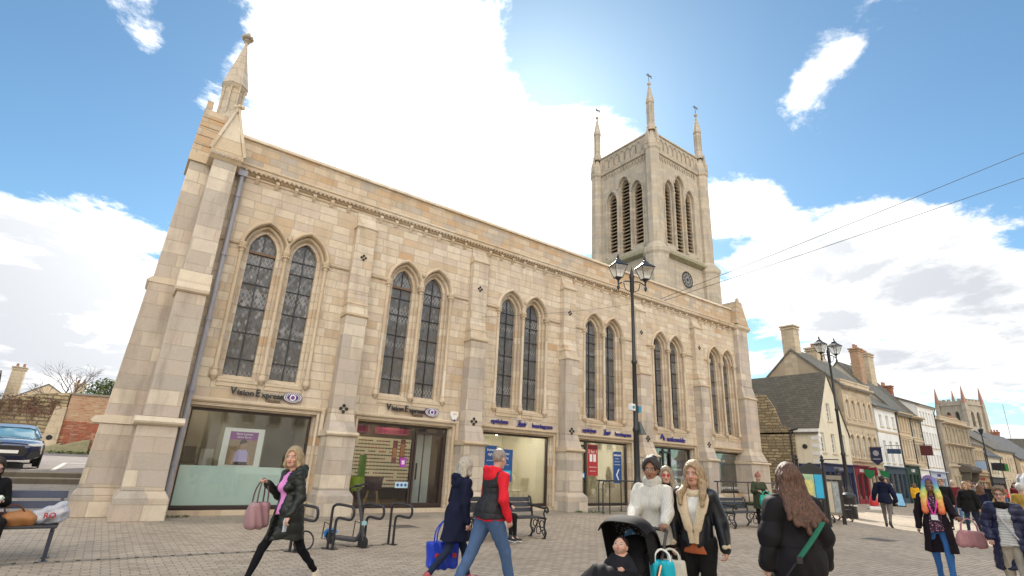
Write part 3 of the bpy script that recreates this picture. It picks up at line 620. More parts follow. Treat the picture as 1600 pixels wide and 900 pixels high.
for i in range(6):
    X = i*BAY; a, b = shop[i]; x0, x1, y0, y1 = X-2.05, X+2.05, .47, .47+depth[i]
    rm = MB().m(0)
    rm._a([(x0, y1, .1), (x1, y1, .1), (x1, y1, 2.9), (x0, y1, 2.9)], [(0, 1, 2, 3)])._a([(x0, y0, .1), (x0, y1, .1), (x0, y1, 2.9), (x0, y0, 2.9)], [(0, 1, 2, 3)])._a([(x1, y0, .1), (x1, y1, .1), (x1, y1, 2.9), (x1, y0, 2.9)], [(0, 1, 2, 3)])
    rm.m(1)._a([(x0, .2, .125), (x1, .2, .125), (x1, y1, .125), (x0, y1, .125)], [(0, 1, 2, 3)])
    rm.m(2)._a([(x0, y0, 2.85), (x1, y0, 2.85), (x1, y1, 2.85), (x0, y1, 2.85)], [(0, 1, 2, 3)])
    rm.build('shop_interior', [M_INT[i], M_FLOORI, M_CEIL], CH, recalc=False)
    for k in range(lampn[i]):
        lx = X-1.5+3.0*((k*.618) % 1); ly = .8+(depth[i]-.8)*((k*.37+.2) % 1)
        l = MB().lathe([(.0, 2.70), (.045, 2.70), (.045, 2.84)], (lx, ly, 0), 8) if i < 2 else MB().box(lx-.3, lx+.3, ly-.05, ly+.05, 2.80, 2.84)
        l.build('ceiling_lamp', M_LAMP if i < 2 else M_LAMPW, CH)
def sframe(i, bars, zt=None, doors=()):
    X = i*BAY; a, b = shop[i]; zb = .66 if i == 5 else .13; f = MB()
    w = .055
    f.box(X+a, X+a+w, .24, .34, zb, 2.60).box(X+b-w, X+b, .24, .34, zb, 2.60).box(X+a+w, X+b-w, .24, .34, 2.53, 2.60).box(X+a+w, X+b-w, .24, .34, zb, zb+.09)
    for bx in bars: f.box(X+bx-.03, X+bx+.03, .235, .345, zb+.09, 2.53)
    f = f.build('window_frame', M_BROWNF if i < 4 else M_DARK, CH)
    g = MB().box(X+a+w, X+b-w, .285, .295, zb+.09, 2.53).build('shop_glass', M_GLASS, CH)
    s = MB().box(X+a-.08, X+b+.08, .05, .24, .02, zb).build('threshold', M_BROWNF if i != 5 else M_ASH, CH)
    return f
sframe(0, []); sframe(1, [.42, ]); sframe(2, []); sframe(3, [-.82]); sframe(4, [.12]); sframe(5, [])
# glazed doors
M_PORC = pm('frost_aqua', (.60, .72, .70), .45, .05, 2, 0); 
def gdoor(X, x0, x1, mat, dark=False):
    d = MB().box(x0, x0+.06, .20, .25, .14, 2.42).box(x1-.06, x1, .20, .25, .14, 2.42).box(x0+.06, x1-.06, .20, .25, 2.34, 2.42).box(x0+.06, x1-.06, .20, .25, .14, .26)
    d = d.build('door', mat, CH)
    h = MB().box(x0+.09, x0+.13, .15, .2, .95, 1.45).build('handle', M_DARK, d)
gdoor(0, BAY+.46, BAY+1.55, M_BROWNF); gdoor(0, 3*BAY-1.48, 3*BAY-.86, M_DARK); gdoor(0, 4*BAY-.5, 4*BAY+.1, M_DARK)
M_VOID = pm('dark_lobby', (.05, .045, .04), .8, .1, 3, 0)
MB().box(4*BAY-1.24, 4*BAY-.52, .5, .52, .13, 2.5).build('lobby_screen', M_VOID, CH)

# shop 1 : frosted lower glass, screen stand with poster, cupboards
X = 0
MB().box(-1.44, 1.52, .30, .306, .22, 1.17).build('frosted_panel', M_PORC, CH)
t = thing('display_stand', 'white freestanding display frame with a purple portrait poster behind the leftmost shop window', 'display stand', (.0, .42, .13))
MB().box(-.58, .42, -.05, .02, .98, 2.02).m(0).box(-.58, -.52, -.05, .02, 0, .98).box(.36, .42, -.05, .02, 0, .98).box(-.7, .5, -.1, .08, 0, .03).build('frame', M_WHT, t)
M_PUR = pm('poster_purple', (.28, .06, .30), .5, .1, 3, 0); M_PSK = pm('poster_skin', (.42, .24, .17), .6, .05, 3, 0); M_PLIL = pm('poster_lilac', (.50, .42, .72), .6, .08, 5, 0); M_PSH = pm('poster_shelf', (.30, .20, .13), .6, .3, 20, 0)
p = MB().m(0).box(-.43, .27, -.056, -.051, 1.08, 1.93).m(1).box(-.43, .27, -.059, -.056, 1.08, 1.72).m(2)
p.prism([(-.24, 1.08), (.10, 1.08), (.12, 1.34), (.02, 1.47), (-.16, 1.47), (-.26, 1.34)], 1, -.064, -.059).m(3)
p.prism([(-.07+.075*math.cos(a), 1.61+.10*math.sin(a)) for a in [k*.5236 for k in range(12)]], 1, -.067, -.059).box(-.10, -.04, -.066, -.059, 1.45, 1.53).prism([(.12, 1.34), (.16, 1.1), (.10, 1.1), (.08, 1.38)], 1, -.067, -.06).prism([(-.26, 1.34), (-.30, 1.1), (-.24, 1.1), (-.22, 1.38)], 1, -.067, -.06).m(4)
p.prism([(-.07+.085*math.cos(a), 1.655+.085*math.sin(a)) for a in [k*.3927 for k in range(9)]]+[(-.16, 1.5), (-.14, 1.6)], 1, -.069, -.059).box(-.26, .14, -.066, -.059, 1.08, 1.16)
p.m(5); text_mb(p, 'New Lenses', .085, -.08, 1.87, -.062, .004); text_mb(p, 'Same Store', .075, -.08, 1.79, -.062, .004)
p.build('poster', [M_PUR, M_PSH, M_PLIL, M_PSK, pm('poster_hair', (.05, .03, .03), .6, 0, 3, 0), M_WHT], t)
t = thing('cabinet', 'cream cabinets standing at the back of the leftmost shop', 'cabinet', (.75, 2.9, .13))
MB().box(-.35, .25, 0, .5, 0, 2.0).build('tall_cupboard', pm('cupboard_beige', (.55, .50, .42), .6, .05, 3, 0), t); MB().box(-1.5, -.45, -.2, .4, 0, 1.45).build('counter', M_WHT, t); MB().box(-.95, -.75, -.22, .1, 1.45, 1.46).box(-1.9, -1.6, 0, .2, 1.0, 1.5).build('files', M_BROWNF, t)
MB().box(-.6, -.35, .9, 1.3, .125, 2.85).build('column', pm('column_beige', (.48, .40, .30), .8, .05, 3, 0), CH)
# shop 2 : walls of spectacles
def spec_wall(mb_name, parent, x0, x1, z0, z1, y, shelf_m, rows, cols):
    s = MB()
    for r in range(rows+1): s.box(x0, x1, y-.05, y, z0+(z1-z0)*r/rows-.008, z0+(z1-z0)*r/rows+.008)
    s.build('shelf', shelf_m, parent)
    g = MB(); rnd = random.Random(int(x0*10)); n = 0
    for r in range(rows):
        for c in range(cols):
            if rnd.random() < .12: continue
            cx = x0+(x1-x0)*(c+.5)/cols; cz = z0+(z1-z0)*(r+.45)/rows; g.m(rnd.choice((0, 0, 1, 2)))
            for sx in (-.036, .036): g.prism([(cx+sx+.031*math.cos(k*1.047), cz+.026*math.sin(k*1.047)) for k in range(6)], 1, y-.10, y-.085)
            g.box(cx-.012, cx+.012, y-.1, y-.09, cz, cz+.006)
    return tag(g.build('spectacles_on_display', [M_DARK, M_TIMB, pm('frames_red', (.3, .03, .06), .4, 0, 3, 0)], parent), kind='stuff')
M_SHELF = pm('lit_shelf_cream', (.66, .57, .40), .5, .04, 3, 0, emit=.10)
t = thing('spectacle_display', 'cream backlit wall of spectacle frames inside the second shop', 'display wall', (BAY, 2.6, .13))
MB().box(-1.9, 1.6, 0, .04, .45, 2.1).build('back_panel', M_SHELF, t); spec_wall('a', t, -1.85, 1.55, .5, 2.05, -.0, M_SHELF, 13, 26)
MB().box(-.45, -.2, -.16, -.14, .5, 1.5).build('green_panel', pm('panel_green', (.20, .36, .10), .6, .1, 3, 0), t)
M_MAG = pm('sign_magenta', (.30, .035, .10), .6, .1, 3, 0)
hb = MB().box(-1.9, -.3, -.3, -.26, 2.22, 2.45).box(-.1, 1.2, -.32, -.28, 2.22, 2.45); hb.build('header_board', M_MAG, t)
MB().box(.25, .42, -1.2, -1.19, 1.3, 2.0).box(.5, .68, -1.25, -1.24, 1.25, 2.05).build('hanging_banner', M_MAG, t)
MB().box(.26, .41, -1.21, -1.205, 1.45, 1.75).box(.52, .66, -1.26, -1.255, 1.5, 1.9).build('banner_picture', pm('banner_orange', (.55, .22, .08), .6, .4, 14, 0), t)
t = thing('green_chair', 'lime green tub chair with wooden legs behind the glass of the second shop', 'chair', (BAY-1.08, 1.05, .13), R_(20))
sh = MB().lathe([(.0, .42), (.2, .42), (.27, .50), (.29, .72), (.31, .82), (.29, .83), (.26, .72), (.23, .52), (.0, .47)], (0, 0, 0), 16); sh.build('seat', pm('lime_felt', (.34, .48, .04), .8, .1, 20, .1), t, smooth=True)
for sx in (-1, 1):
    for sy in (-1, 1): MB().tube([(sx*.12, sy*.12, .44), (sx*.22, sy*.22, 0)], .016, 6).build('leg', M_WOOD, t)
c = copy_tree(t); c.location = (BAY-.35, 1.25, .13); c.rotation_euler.z = R_(-30); c['label'] = 'dark purple tub chair with wooden legs beside the lime green one'; c.name = 'purple_chair'
for ch in c.children:
    if ch.name.startswith('seat'): ch.data = ch.data.copy(); ch.data.materials[0] = pm('plum_felt', (.06, .025, .04), .8, .1, 20, .1)
t = thing('window_notice', 'pale blue notice with three round symbols low on the second shop window', 'notice', (BAY+.17, .275, .78))
w = MB().m(0).box(-.22, .22, -.004, 0, -.09, .09).m(1)
for dx in (-.13, 0, .13): w.lathe([(0, -.008), (.045, -.008), (.045, -.004)], (dx, 0, 0), 12, 'Y')
w.build('sheet', [pm('notice_aqua', (.45, .66, .76), .5, .03, 3, 0), pm('notice_navy', (.05, .10, .35), .5, .03, 3, 0)], t)
t = thing('purple_poster', 'small square purple poster with a white glyph on the second shop window', 'poster', (BAY+.14, .275, 1.45))
MB().m(0).box(-.11, .11, -.004, 0, -.14, .14).m(1).box(-.05, .05, -.007, -.004, -.06, .06).build('sheet', [pm('poster_violet', (.34, .05, .38), .5, .03, 3, 0), pm('pale_lilac', (.7, .6, .75), .5, .03, 3, 0)], t)
t = thing('curtain', 'pair of pale grey drapes behind the glass door of the second shop', 'curtain', (BAY+1.1, .9, .14))
for dx in (-.12, .2):
    cu = MB(); P = [(dx-.13+.26*k/24, .025*math.sin(k*1.6)) for k in range(25)]; cu.prism(P+[(p[0], p[1]+.01) for p in P[::-1]], 2, 0, 2.3); cu.build('drape', pm('drape_grey', (.60, .63, .64), .8, .05, 3, 0), t)
# shop 3 : cream optician with blue posters and pale chairs
M_BLUE = pm('poster_blue', (.012, .075, .26), .5, .08, 3, 0); M_BLU2 = pm('poster_cyan', (.05, .42, .60), .5, .05, 3, 0); M_NAVY = pm('navy_letter', (.035, .028, .20), .5, .02, 3, 0); M_RED = pm('poster_red', (.42, .03, .035), .5, .08, 3, 0)
def bposter(x, z0, z1, w, lab, y=.275):
    t = thing('blue_poster', lab, 'poster', (x, y, z0)); h = z1-z0
    m = MB().m(0).box(-w/2, w/2, -.004, 0, 0, h).m(1).box(-w*.4, w*.4, -.007, -.004, h*.22, h*.34).m(2)
    text_mb(m, 'better', .13, 0, h*.86, -.006, .003); text_mb(m, 'sight', .13, 0, h*.72, -.006, .003); text_mb(m, 'book today', .07, 0, h*.28, -.009, .003); text_mb(m, 'eye tests here', .055, 0, h*.52, -.006, .003)
    m.build('sheet', [M_BLUE, M_BLU2, M_WHT], t)
bposter(2*BAY-1.0, 1.1, 2.15, .5, 'blue poster on the left part of the third shop window'); bposter(2*BAY-.33, .95, 2.05, .62, 'wider blue poster beside the bald man in the third shop window')
def pchair(x, y, rz, lab):
    t = thing('shop_chair', lab, 'chair', (x, y, .13), R_(rz), 'cream chairs in the third shop window')
    s = MB().box(-.24, .24, -.22, .22, .44, .49); s.prism([(.18, .46), (.26, .95), (.30, .95), (.24, .44)], 0, -.24, .24); s.build('seat', pm('chair_cream', (.66, .58, .40), .6, .05, 5, 0), t, bevel=.03)
    for sx in (-1, 1):
        for sy in (-1, 1): MB().tube([(sx*.18, sy*.18, .45), (sx*.24, sy*.24, 0)], .014, 6).build('leg', M_WHT, t)
pchair(2*BAY-.45, 1.2, 160, 'leftmost of the three cream chairs in the third shop window'); pchair(2*BAY+.28, 1.2, 180, 'middle of the three cream chairs in the third shop window'); pchair(2*BAY+.95, 1.1, 200, 'cream chair nearest the right edge of the third shop window')
t = thing('glass_partition', 'white framed partition and shelf at the back of the third shop', 'partition', (2*BAY, 3.0, .13))
MB().box(-.7, -.66, 0, .04, .5, 2.1).box(-.7, 1.3, 0, .04, 2.06, 2.12).box(-.2, -.16, 0, .04, 1.0, 2.1).box(.2, 1.6, .1, .5, 1.85, 2.02).box(-.7, -.16, 0, .03, .5, .53).build('frame', pm('partition_tan', (.34, .26, .16), .6, .1, 5, 0), t)
# shop 4 : red poster, spectacle shelves, blue welcome panel
t = thing('red_poster', 'tall red poster with two white cards in the fourth shop window', 'poster', (3*BAY-.42, .27, .13))
w = MB().m(0).box(-.29, .29, -.005, 0, 1.12, 2.33).m(1).box(-.18, -.03, -.009, -.005, 1.66, 1.95).box(.03, .18, -.009, -.005, 1.66, 1.95)
text_mb(w, '2 for 1', .19, 0, 2.05, -.008, .004)
text_mb(w, 'selected frames', .07, 0, 1.45, -.008, .004); text_mb(w, 'ask in store', .07, 0, 1.3, -.008, .004)
w.m(2).box(-.26, .26, -.008, -.005, 2.15, 2.29); w.build('sheet', [M_RED, M_WHT, pm('poster_maroon', (.12, .01, .015), .5, .03, 3, 0)], t)
t = thing('spectacle_shelves', 'pale shelves of glasses behind the fourth shop window', 'shelves', (3*BAY, 2.9, .13))
MB().box(-1.3, .8, 0, .04, .35, 1.9).build('back_panel', M_SHELF, t); spec_wall('b', t, -1.3, .8, .4, 1.85, 0, M_SHELF, 11, 16)
t = thing('welcome_panel', 'tall blue welcome panel with a white arrow in the fourth shop window', 'sign', (3*BAY+1.05, .27, .13))
w = MB().m(0).box(-.24, .24, -.005, 0, .86, 2.12).m(1)
text_mb(w, 'welcome', .12, 0, 1.98, -.008, .004, bold=.003)
for k, s_ in enumerate(('opticians', 'hearing care', 'contact lenses')): text_mb(w, s_, .065, -.02, 1.84-.12*k, -.008, .003)
w.prism([(-.10, 1.18), (.05, 1.42), (.11, 1.42), (-.03, 1.18), (.11, .94), (.05, .94)], 1, -.008, -.005)
w.build('sheet', [M_BLUE, M_WHT], t)
t = thing('door_sticker', 'small blue and white sticker on the dark door of the fourth shop', 'sticker', (3*BAY-1.17, .195, 1.25))
MB().m(0).box(-.22, .22, -.004, 0, -.1, .1).m(1).box(-.02, .18, -.007, -.004, -.07, .07).build('sheet', [pm('sticker_blue', (.03, .22, .6), .5, 0, 3, 0), M_WHT], t)
# shop 5 : cash machine panel
t = thing('cash_machine', 'cash machine with a navy surround in the fifth shopfront', 'cash machine', (4*BAY+.78, .36, .13))
w = MB().box(-.55, .6, 0, .3, .0, 1.25).m(1).box(-.45, .35, -.03, 0, 1.3, 1.95).m(2).box(-.3, .25, -.04, -.01, .85, 1.2).m(3).box(-.18, .12, -.05, -.04, .95, 1.12).m(2)
text_mb(w, 'cash', .16, -.05, 1.7, -.035, .004); w.box(-.35, .25, -.034, -.03, 1.48, 1.56)
w.build('panel', [pm('atm_grey', (.35, .40, .47), .4, .05, 3, 0), pm('atm_navy', (.02, .03, .12), .4, .05, 3, 0), M_WHT, M_DARK], t)
MB().box(-.3, .25, -.06, -.04, .60, .72).build('keypad_shelf', M_PIPE, t)
# shop 6 : bank window lettering and blue header
t = thing('bank_poster', 'blue banner hung high behind the sixth shop window', 'banner', (5*BAY, .33, .13))
w = MB().m(0).box(-.98, .25, 0, .01, 1.85, 2.28).m(1).box(-.05, .2, -.005, 0, 2.0, 2.1); text_mb(w, 'your bank', .12, -.5, 2.06, -.003, .003); w.build('sheet', [pm('bank_teal', (.01, .14, .30), .5, .1, 3, 0), M_WHT], t)
t = thing('window_lettering', 'white words along the foot of the sixth shop window', 'lettering', (5*BAY, .28, .13))
w = MB().m(0); text_mb(w, 'A good way to bank', .21, .28, .78, -.004, .004); w.m(1).box(-.98, -.62, 0, .004, .64, .95)
w.build('letters', [M_WHT, pm('bank_magenta', (.30, .02, .16), .5, .1, 3, 0)], t)
MB().box(5*BAY-.6, 5*BAY+.1, 1.6, 2.2, .2, 1.3).build('service_desk', pm('desk_grey', (.3, .32, .36), .6, .1, 3, 0), CH)

# ---------------------------------------------------------------- fascia signs
def vx(X, lab):
    t = thing('fascia_sign', lab, 'shop sign', (X, -.02, 0)); w = MB()
    text_mb(w, 'V', .27, -.73, 3.07, -.05, .05, bold=.005, squash=.9); text_mb(w, 'ision', .205, -.42, 3.05, -.05, .05, bold=.005, squash=1.1)
    text_mb(w, 'E', .27, -.12, 3.07, -.05, .05, bold=.005, squash=.9); text_mb(w, 'xpress', .205, .26, 3.04, -.05, .05, bold=.005, squash=1.02)
    w.build('lettering', M_DARK, t)
    w = MB(); text_mb(w, 'Opticians', .10, .3, 2.91, -.03, .03, bold=.003); w.build('small_lettering', pm('sign_bronze', (.16, .11, .07), .5, 0, 3, 0), t)
    w = MB().m(0).prism([(.80+.26*math.cos(a), 3.05+.145*math.sin(a)) for a in [k*math.pi/16 for k in range(32)]], 1, -.055, -.0).m(1)
    for r, n, s in ((.86, 26, .020), (.66, 20, .018)):
        for k in range(n):
            a = 2*math.pi*k/n; w.lathe([(0, -.068), (s*.8, -.068), (s*.8, -.055)], (.80+.26*r*math.cos(a), 0, 3.05+.145*r*math.sin(a)), 6, 'Y')
    w.lathe([(0, -.066), (.085, -.066), (.085, -.055)], (.80, 0, 3.05), 16, 'Y').m(2).lathe([(0, -.072), (.055, -.072), (.055, -.066)], (.80, 0, 3.05), 14, 'Y')
    w.build('eye_emblem', [pm('emblem_purple', (.07, .03, .15), .4, 0, 3, 0), M_WHT, pm('emblem_violet', (.16, .05, .28), .4, 0, 3, 0)], t)
vx(.08, 'black lettering with a dotted eye emblem over the leftmost shop window'); vx(BAY+.02, 'black lettering with a dotted eye emblem over the spectacle shop door')
def bo(X, lab):
    t = thing('fascia_sign', lab, 'shop sign', (X, -.02, 0)); w = MB()
    text_mb(w, 'opticians', .215, -1.0, 2.98, -.04, .04, bold=.005); text_mb(w, 'hearingcare', .215, 1.0, 2.95, -.04, .04, bold=.005); w.build('lettering', M_NAVY, t)
    w = MB(); text_mb(w, 'Boots', .24, .0, 2.965, -.04, .04, shear=.55, bold=.006, squash=.62)
    w.tube([(-.26, -.04, 2.85), (-.05, -.05, 2.865), (.2, -.04, 2.92), (.27, -.04, 3.02), (.15, -.04, 3.08)], .010, 6).tube([(-.22, -.04, 3.04), (-.12, -.05, 3.09), (.0, -.04, 3.08)], .012, 6); w.build('script_emblem', M_NAVY, t)
bo(2*BAY+.08, 'navy lettering with a script emblem over the cream third shop window'); bo(3*BAY+.08, 'navy lettering with a script emblem over the fourth shopfront behind the lamp')
t = thing('fascia_sign', 'navy bank name with a small house emblem over the fifth shopfront', 'shop sign', (4*BAY, -.02, 0)); w = MB()
text_mb(w, 'nationwide', .30, .22, 2.96, -.04, .04, bold=.006); w.build('lettering', M_NAVY, t)
MB().prism([(-.93, 2.98), (-.78, 3.16), (-.62, 3.0), (-.62, 2.88), (-.70, 2.88), (-.72, 3.0), (-.80, 3.03), (-.86, 2.94)], 1, -.05, 0).build('house_emblem', M_NAVY, t)
t = thing('alarm_box', 'white shield shaped alarm box on the stone between the second and third shops', 'alarm box', (6.17, -.02, 3.02))
MB().prism([(-.14, .13), (.14, .13), (.15, .0), (.08, -.14), (0, -.18), (-.08, -.14), (-.15, 0)], 1, -.09, 0).build('cover', M_WHT, t, bevel=.02); MB().ico((0, -.07, -.15), .045, 1).m(0).build('beacon', M_BLUE, t); 
w = MB(); text_mb(w, 'ADT', .08, 0, .04, -.092, .004); w.build('lettering', M_RED, t)

# ================================================================== TOWER
TW = thing('church_tower', 'tall square bell tower with louvred belfry, clock and four pinnacles behind the church', 'tower', (22.7, 4.05, 0))
TX, TY = 5.6, 5.2
def tface(mb, W_, y0, holes, z0, z1): mb.plate(rect(0, W_, z0, z1), holes, y0, y0+.35, back=False)
def orient(o, side):
    """faces modelled facing -Y of width W; side 0 south, 1 west, 2 north, 3 east"""
    o.rotation_euler = (0, 0, (0, -math.pi/2, math.pi, math.pi/2)[side]); o.location = ((0, 0, 0), (0, TY, 0), (TX, TY, 0), (TX, 0, 0))[side]
def lan2(cx, hw, r, zb, zs, n=8):
    c = r-hw; ap = math.sqrt(r*r-c*c); a1 = math.atan2(ap, c)
    return [(cx-hw, zb), (cx+hw, zb)]+[(cx-c+r*math.cos(a1*i/n), zs+r*math.sin(a1*i/n)) for i in range(n+1)]+[(cx+c-r*math.cos(a1*i/n), zs+r*math.sin(a1*i/n)) for i in range(n-1, -1, -1)]
def arc2(cx, hw, r, zs, n=10):
    c = r-hw; ap = math.sqrt(r*r-c*c); a1 = math.atan2(ap, c)
    return [(cx+c-r*math.cos(a1*i/n), zs+r*math.sin(a1*i/n)) for i in range(n+1)]+[(cx-c+r*math.cos(a1*i/n), zs+r*math.sin(a1*i/n)) for i in range(n-1, -1, -1)]
belf = [(-1.17, .33, 20.1, 16.0), (0, .37, 20.8, 15.7), (1.17, .33, 20.1, 16.0)]
for side in range(4):
    Wd = TX if side % 2 == 0 else TY; c0 = Wd/2
    b = MB()
    hs1 = [lan2(c0+dx, hw+.14, hw*1.9+.14, zb-.05, zs) for dx, hw, zs, zb in belf]
    b.plate(rect(0, Wd, 15.2, 22.55), hs1, 0, .14, back=False)
    hs2 = [lan2(c0+dx, hw, hw*1.9, zb, zs) for dx, hw, zs, zb in belf]
    b.plate(rect(.3, Wd-.3, 15.2, 22.5), hs2, .14, .45, back=False)
    if side in (0, 1):
        ck = [(c0+.25+.62*math.cos(k*math.pi/14), 13.75+.62*math.sin(k*math.pi/14)) for k in range(28)] if side == 0 else None
        b.plate(rect(-.05, Wd+.05, 0, 15.1), [ck] if ck else [], -.06, .3, back=False)
    else: b.box(0, Wd, -.05, .3, 0, 15.1)
    orient(b.build('belfry_wall', M_TOWER, TW), side)
    for dx, hw, zs, zb in belf:
        l = MB(); z = zb+.1
        while z < zs+.45:
            w_ = hw if z < zs else max(.05, hw*(1-(z-zs)/.75)); l.prism([(.16, z-.10), (.40, z+.12), (.43, z+.10), (.19, z-.12)], 0, c0+dx-w_, c0+dx+w_); z += .27
        orient(l.build('louvre_slats', pm('weathered_louvre', (.36, .27, .17), .85, .3, 8, .2), TW), side)
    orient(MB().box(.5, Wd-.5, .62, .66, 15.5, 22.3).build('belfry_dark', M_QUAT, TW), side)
    hd = MB()
    for dx, hw, zs, zb in belf:
        hd.sweep(arc2(c0+dx, hw+.14, hw*1.9+.14, zs), [(0, 0), (0, .08), (.09, .10), (.12, 0)], 0)
    for dx in (-1.70, -.59, .59, 1.70):
        zc = 20.0; hd.lathe([(.09, 15.7), (.06, 15.85), (.055, zc-.15), (.10, zc), (.10, zc+.08)], (c0+dx, -.01, 0), 8)
    orient(hd.build('belfry_arches', M_TOWER, TW), side)
    st = MB().prism([(.2, 15.5), (-.02, 15.5), (-.42, 15.15), (-.42, 15.0), (-.1, 14.85), (.2, 14.85)], 0, -.3, Wd+.3)
    orient(st.build('string_course', pm('mossy_stone', (.27, .25, .16), .9, .4, 5, .3), TW), side)
    pr = MB().box(0, Wd, 0, .3, 22.85, 24.05)
    pr.prism([(.1, 22.5), (-.12, 22.55), (-.16, 22.85), (.1, 22.9)], 0, 0, Wd).prism([(.35, 24.05), (-.08, 24.05), (-.08, 24.15), (.12, 24.25), (.35, 24.15)], 0, 0, Wd)
    x = .75
    while x < Wd-.9:
        pr.sweep([(x, 23.0), (x, 23.55), (x+.12, 23.75), (x+.22, 23.8), (x+.32, 23.75), (x+.44, 23.55), (x+.44, 23.0)], [(0, 0), (0, .06), (.06, .06), (.06, 0)], 0); x += .52
    orient(pr.build('parapet', M_TOWER, TW), side)
    tz = MB(); x = .7
    while x < Wd-.8: tz.sweep([(x, 22.45), (x+.14, 22.05), (x+.28, 22.45)], [(0, 0), (0, .07), (.07, .07), (.07, 0)], 0); x += .28
    orient(tz.build('zigzag_course', M_TOWER, TW), side)
ckf = MB().m(0).lathe([(0, -.07), (.62, -.07), (.62, -.06)], (TX/2+.25, 0, 13.75), 28, 'Y').m(1).lathe([(.50, .02), (.62, -.09), (.70, -.09), (.74, -.02)], (TX/2+.25, 0, 13.75), 28, 'Y').m(2)
for k in range(12):
    a = k*math.pi/6; ckf.tube([(TX/2+.25+.12*math.cos(a), -.075, 13.75+.12*math.sin(a)), (TX/2+.25+.5*math.cos(a), -.075, 13.75+.5*math.sin(a))], .02, 5)
for rr_ in (.2, .42): ckf.tube([(TX/2+.25+rr_*math.cos(k*.393), -.075, 13.75+rr_*math.sin(k*.393)) for k in range(16)], .02, 5, closed=True)
ckf.build('round_window', [M_QUAT, M_TOWER, pm('clock_pale', (.34, .34, .34), .6, .1, 3, 0)], TW)
for (cx, cy) in ((0, 0), (TX, 0), (TX, TY), (0, TY)):
    b = MB().lathe([(.78, 0), (.78, 14.6), (.88, 14.8), (.88, 15.0), (.50, 15.5)], (cx, cy, 0), 8, rot=math.pi/8).lathe([(.50, 15.3), (.48, 22.5), (.56, 22.6), (.58, 22.85)], (cx, cy, 0), 8, rot=math.pi/8)
    b.build('corner_turret', M_TOWER, TW)
    g = MB()
    for a in range(4):
        an = a*math.pi/2+math.pi/4
        for dd in (-.785, .785):
            aa = an+dd*0+a*0
    g.lathe([(.58, 22.85), (.50, 23.2), (.12, 24.2), (.34, 24.1), (.30, 24.6), (.24, 24.75), (.23, 26.35), (.30, 26.45), (.31, 26.55), (.05, 28.0), (.05, 28.05)], (cx, cy, 0), 8, rot=math.pi/8)
    g.ico((cx, cy, 28.12), .15, 1)
    for a in range(4):
        an = a*math.pi/2; ox, oy = math.cos(an)*.42, math.sin(an)*.42
        g.lathe([(.20, 22.9), (.20, 23.4), (.02, 24.15)], (cx+ox, cy+oy, 0), 4, rot=math.pi/4+an).ico((cx+ox, cy+oy, 24.2), .07, 1)
    for k in range(8):
        a = k*math.pi/4+math.pi/8; g.lathe([(.03, 24.75), (.03, 26.3)], (cx+.25*math.cos(a), cy+.25*math.sin(a), 0), 5)
    p_ = g.build('pinnacle', M_TOWER, TW)
    v = MB().tube([(cx, cy, 28.2), (cx, cy, 29.0)], .022, 6)
    v.prism([(cx-.34, 28.78), (cx-.10, 28.88), (cx-.12, 29.02), (cx+.02, 28.93), (cx+.20, 28.95), (cx+.34, 29.03), (cx+.30, 28.86), (cx+.34, 28.74), (cx+.18, 28.83), (cx-.05, 28.76)], 1, cy-.012, cy+.012)
    v.build('weathervane', M_LEAD, p_)
MB().box(.2, TX-.2, .2, TY-.2, 22.9, 23.0).build('tower_roof', M_LEAD, TW)
# ================================================================== THE STREET
M_SASH = pm('sash_white', (.72, .72, .69), .5, .04, 3, 0); M_GOLDT = M_DRS
def window_unit(w, h, arch=0, bars=1, surround=None):
    """sash window, origin at the sill centre, facing -Y"""
    f = MB(); t = .05
    f.box(-w/2, -w/2+t, .10, .16, 0, h).box(w/2-t, w/2, .10, .16, 0, h).box(-w/2+t, w/2-t, .10, .16, 0, t).box(-w/2+t, w/2-t, .10, .16, h-t, h).box(-w/2+t, w/2-t, .09, .15, h/2-.025, h/2+.025)
    if bars: f.box(-.012, .012, .11, .14, t, h-t)
    if bars > 1:
        for k in (1, 3): f.box(-w/2+t, w/2-t, .11, .14, h*k/4-.012, h*k/4+.012)
    f = f.build('window', M_SASH)
    p = MB().box(-w/2+.02, w/2-.02, .145, .155, .02, h-.02).build('pane', M_PANE); p.parent = f
    s = MB().box(-w/2-.08, w/2+.08, -.07, .08, -.09, -.01)
    if surround: s.box(-w/2-.11, -w/2-.005, -.04, .1, 0, h+.1).box(w/2+.005, w/2+.11, -.04, .1, 0, h+.1).box(-w/2-.005, w/2+.005, -.04, .1, h+.005, h+.12).box(-w/2-.16, w/2+.16, -.10, .05, h+.13, h+.20)
    s = s.build('sill', surround or M_DRS); s.parent = f
    return f
def archpts(xc, hw, zb, zt, n=6):
    zs = zt-hw; return [(xc-hw, zb), (xc+hw, zb)]+[(xc+hw*math.cos(a), zs+hw*math.sin(a)) for a in [math.pi*k/n for k in range(n+1)]]
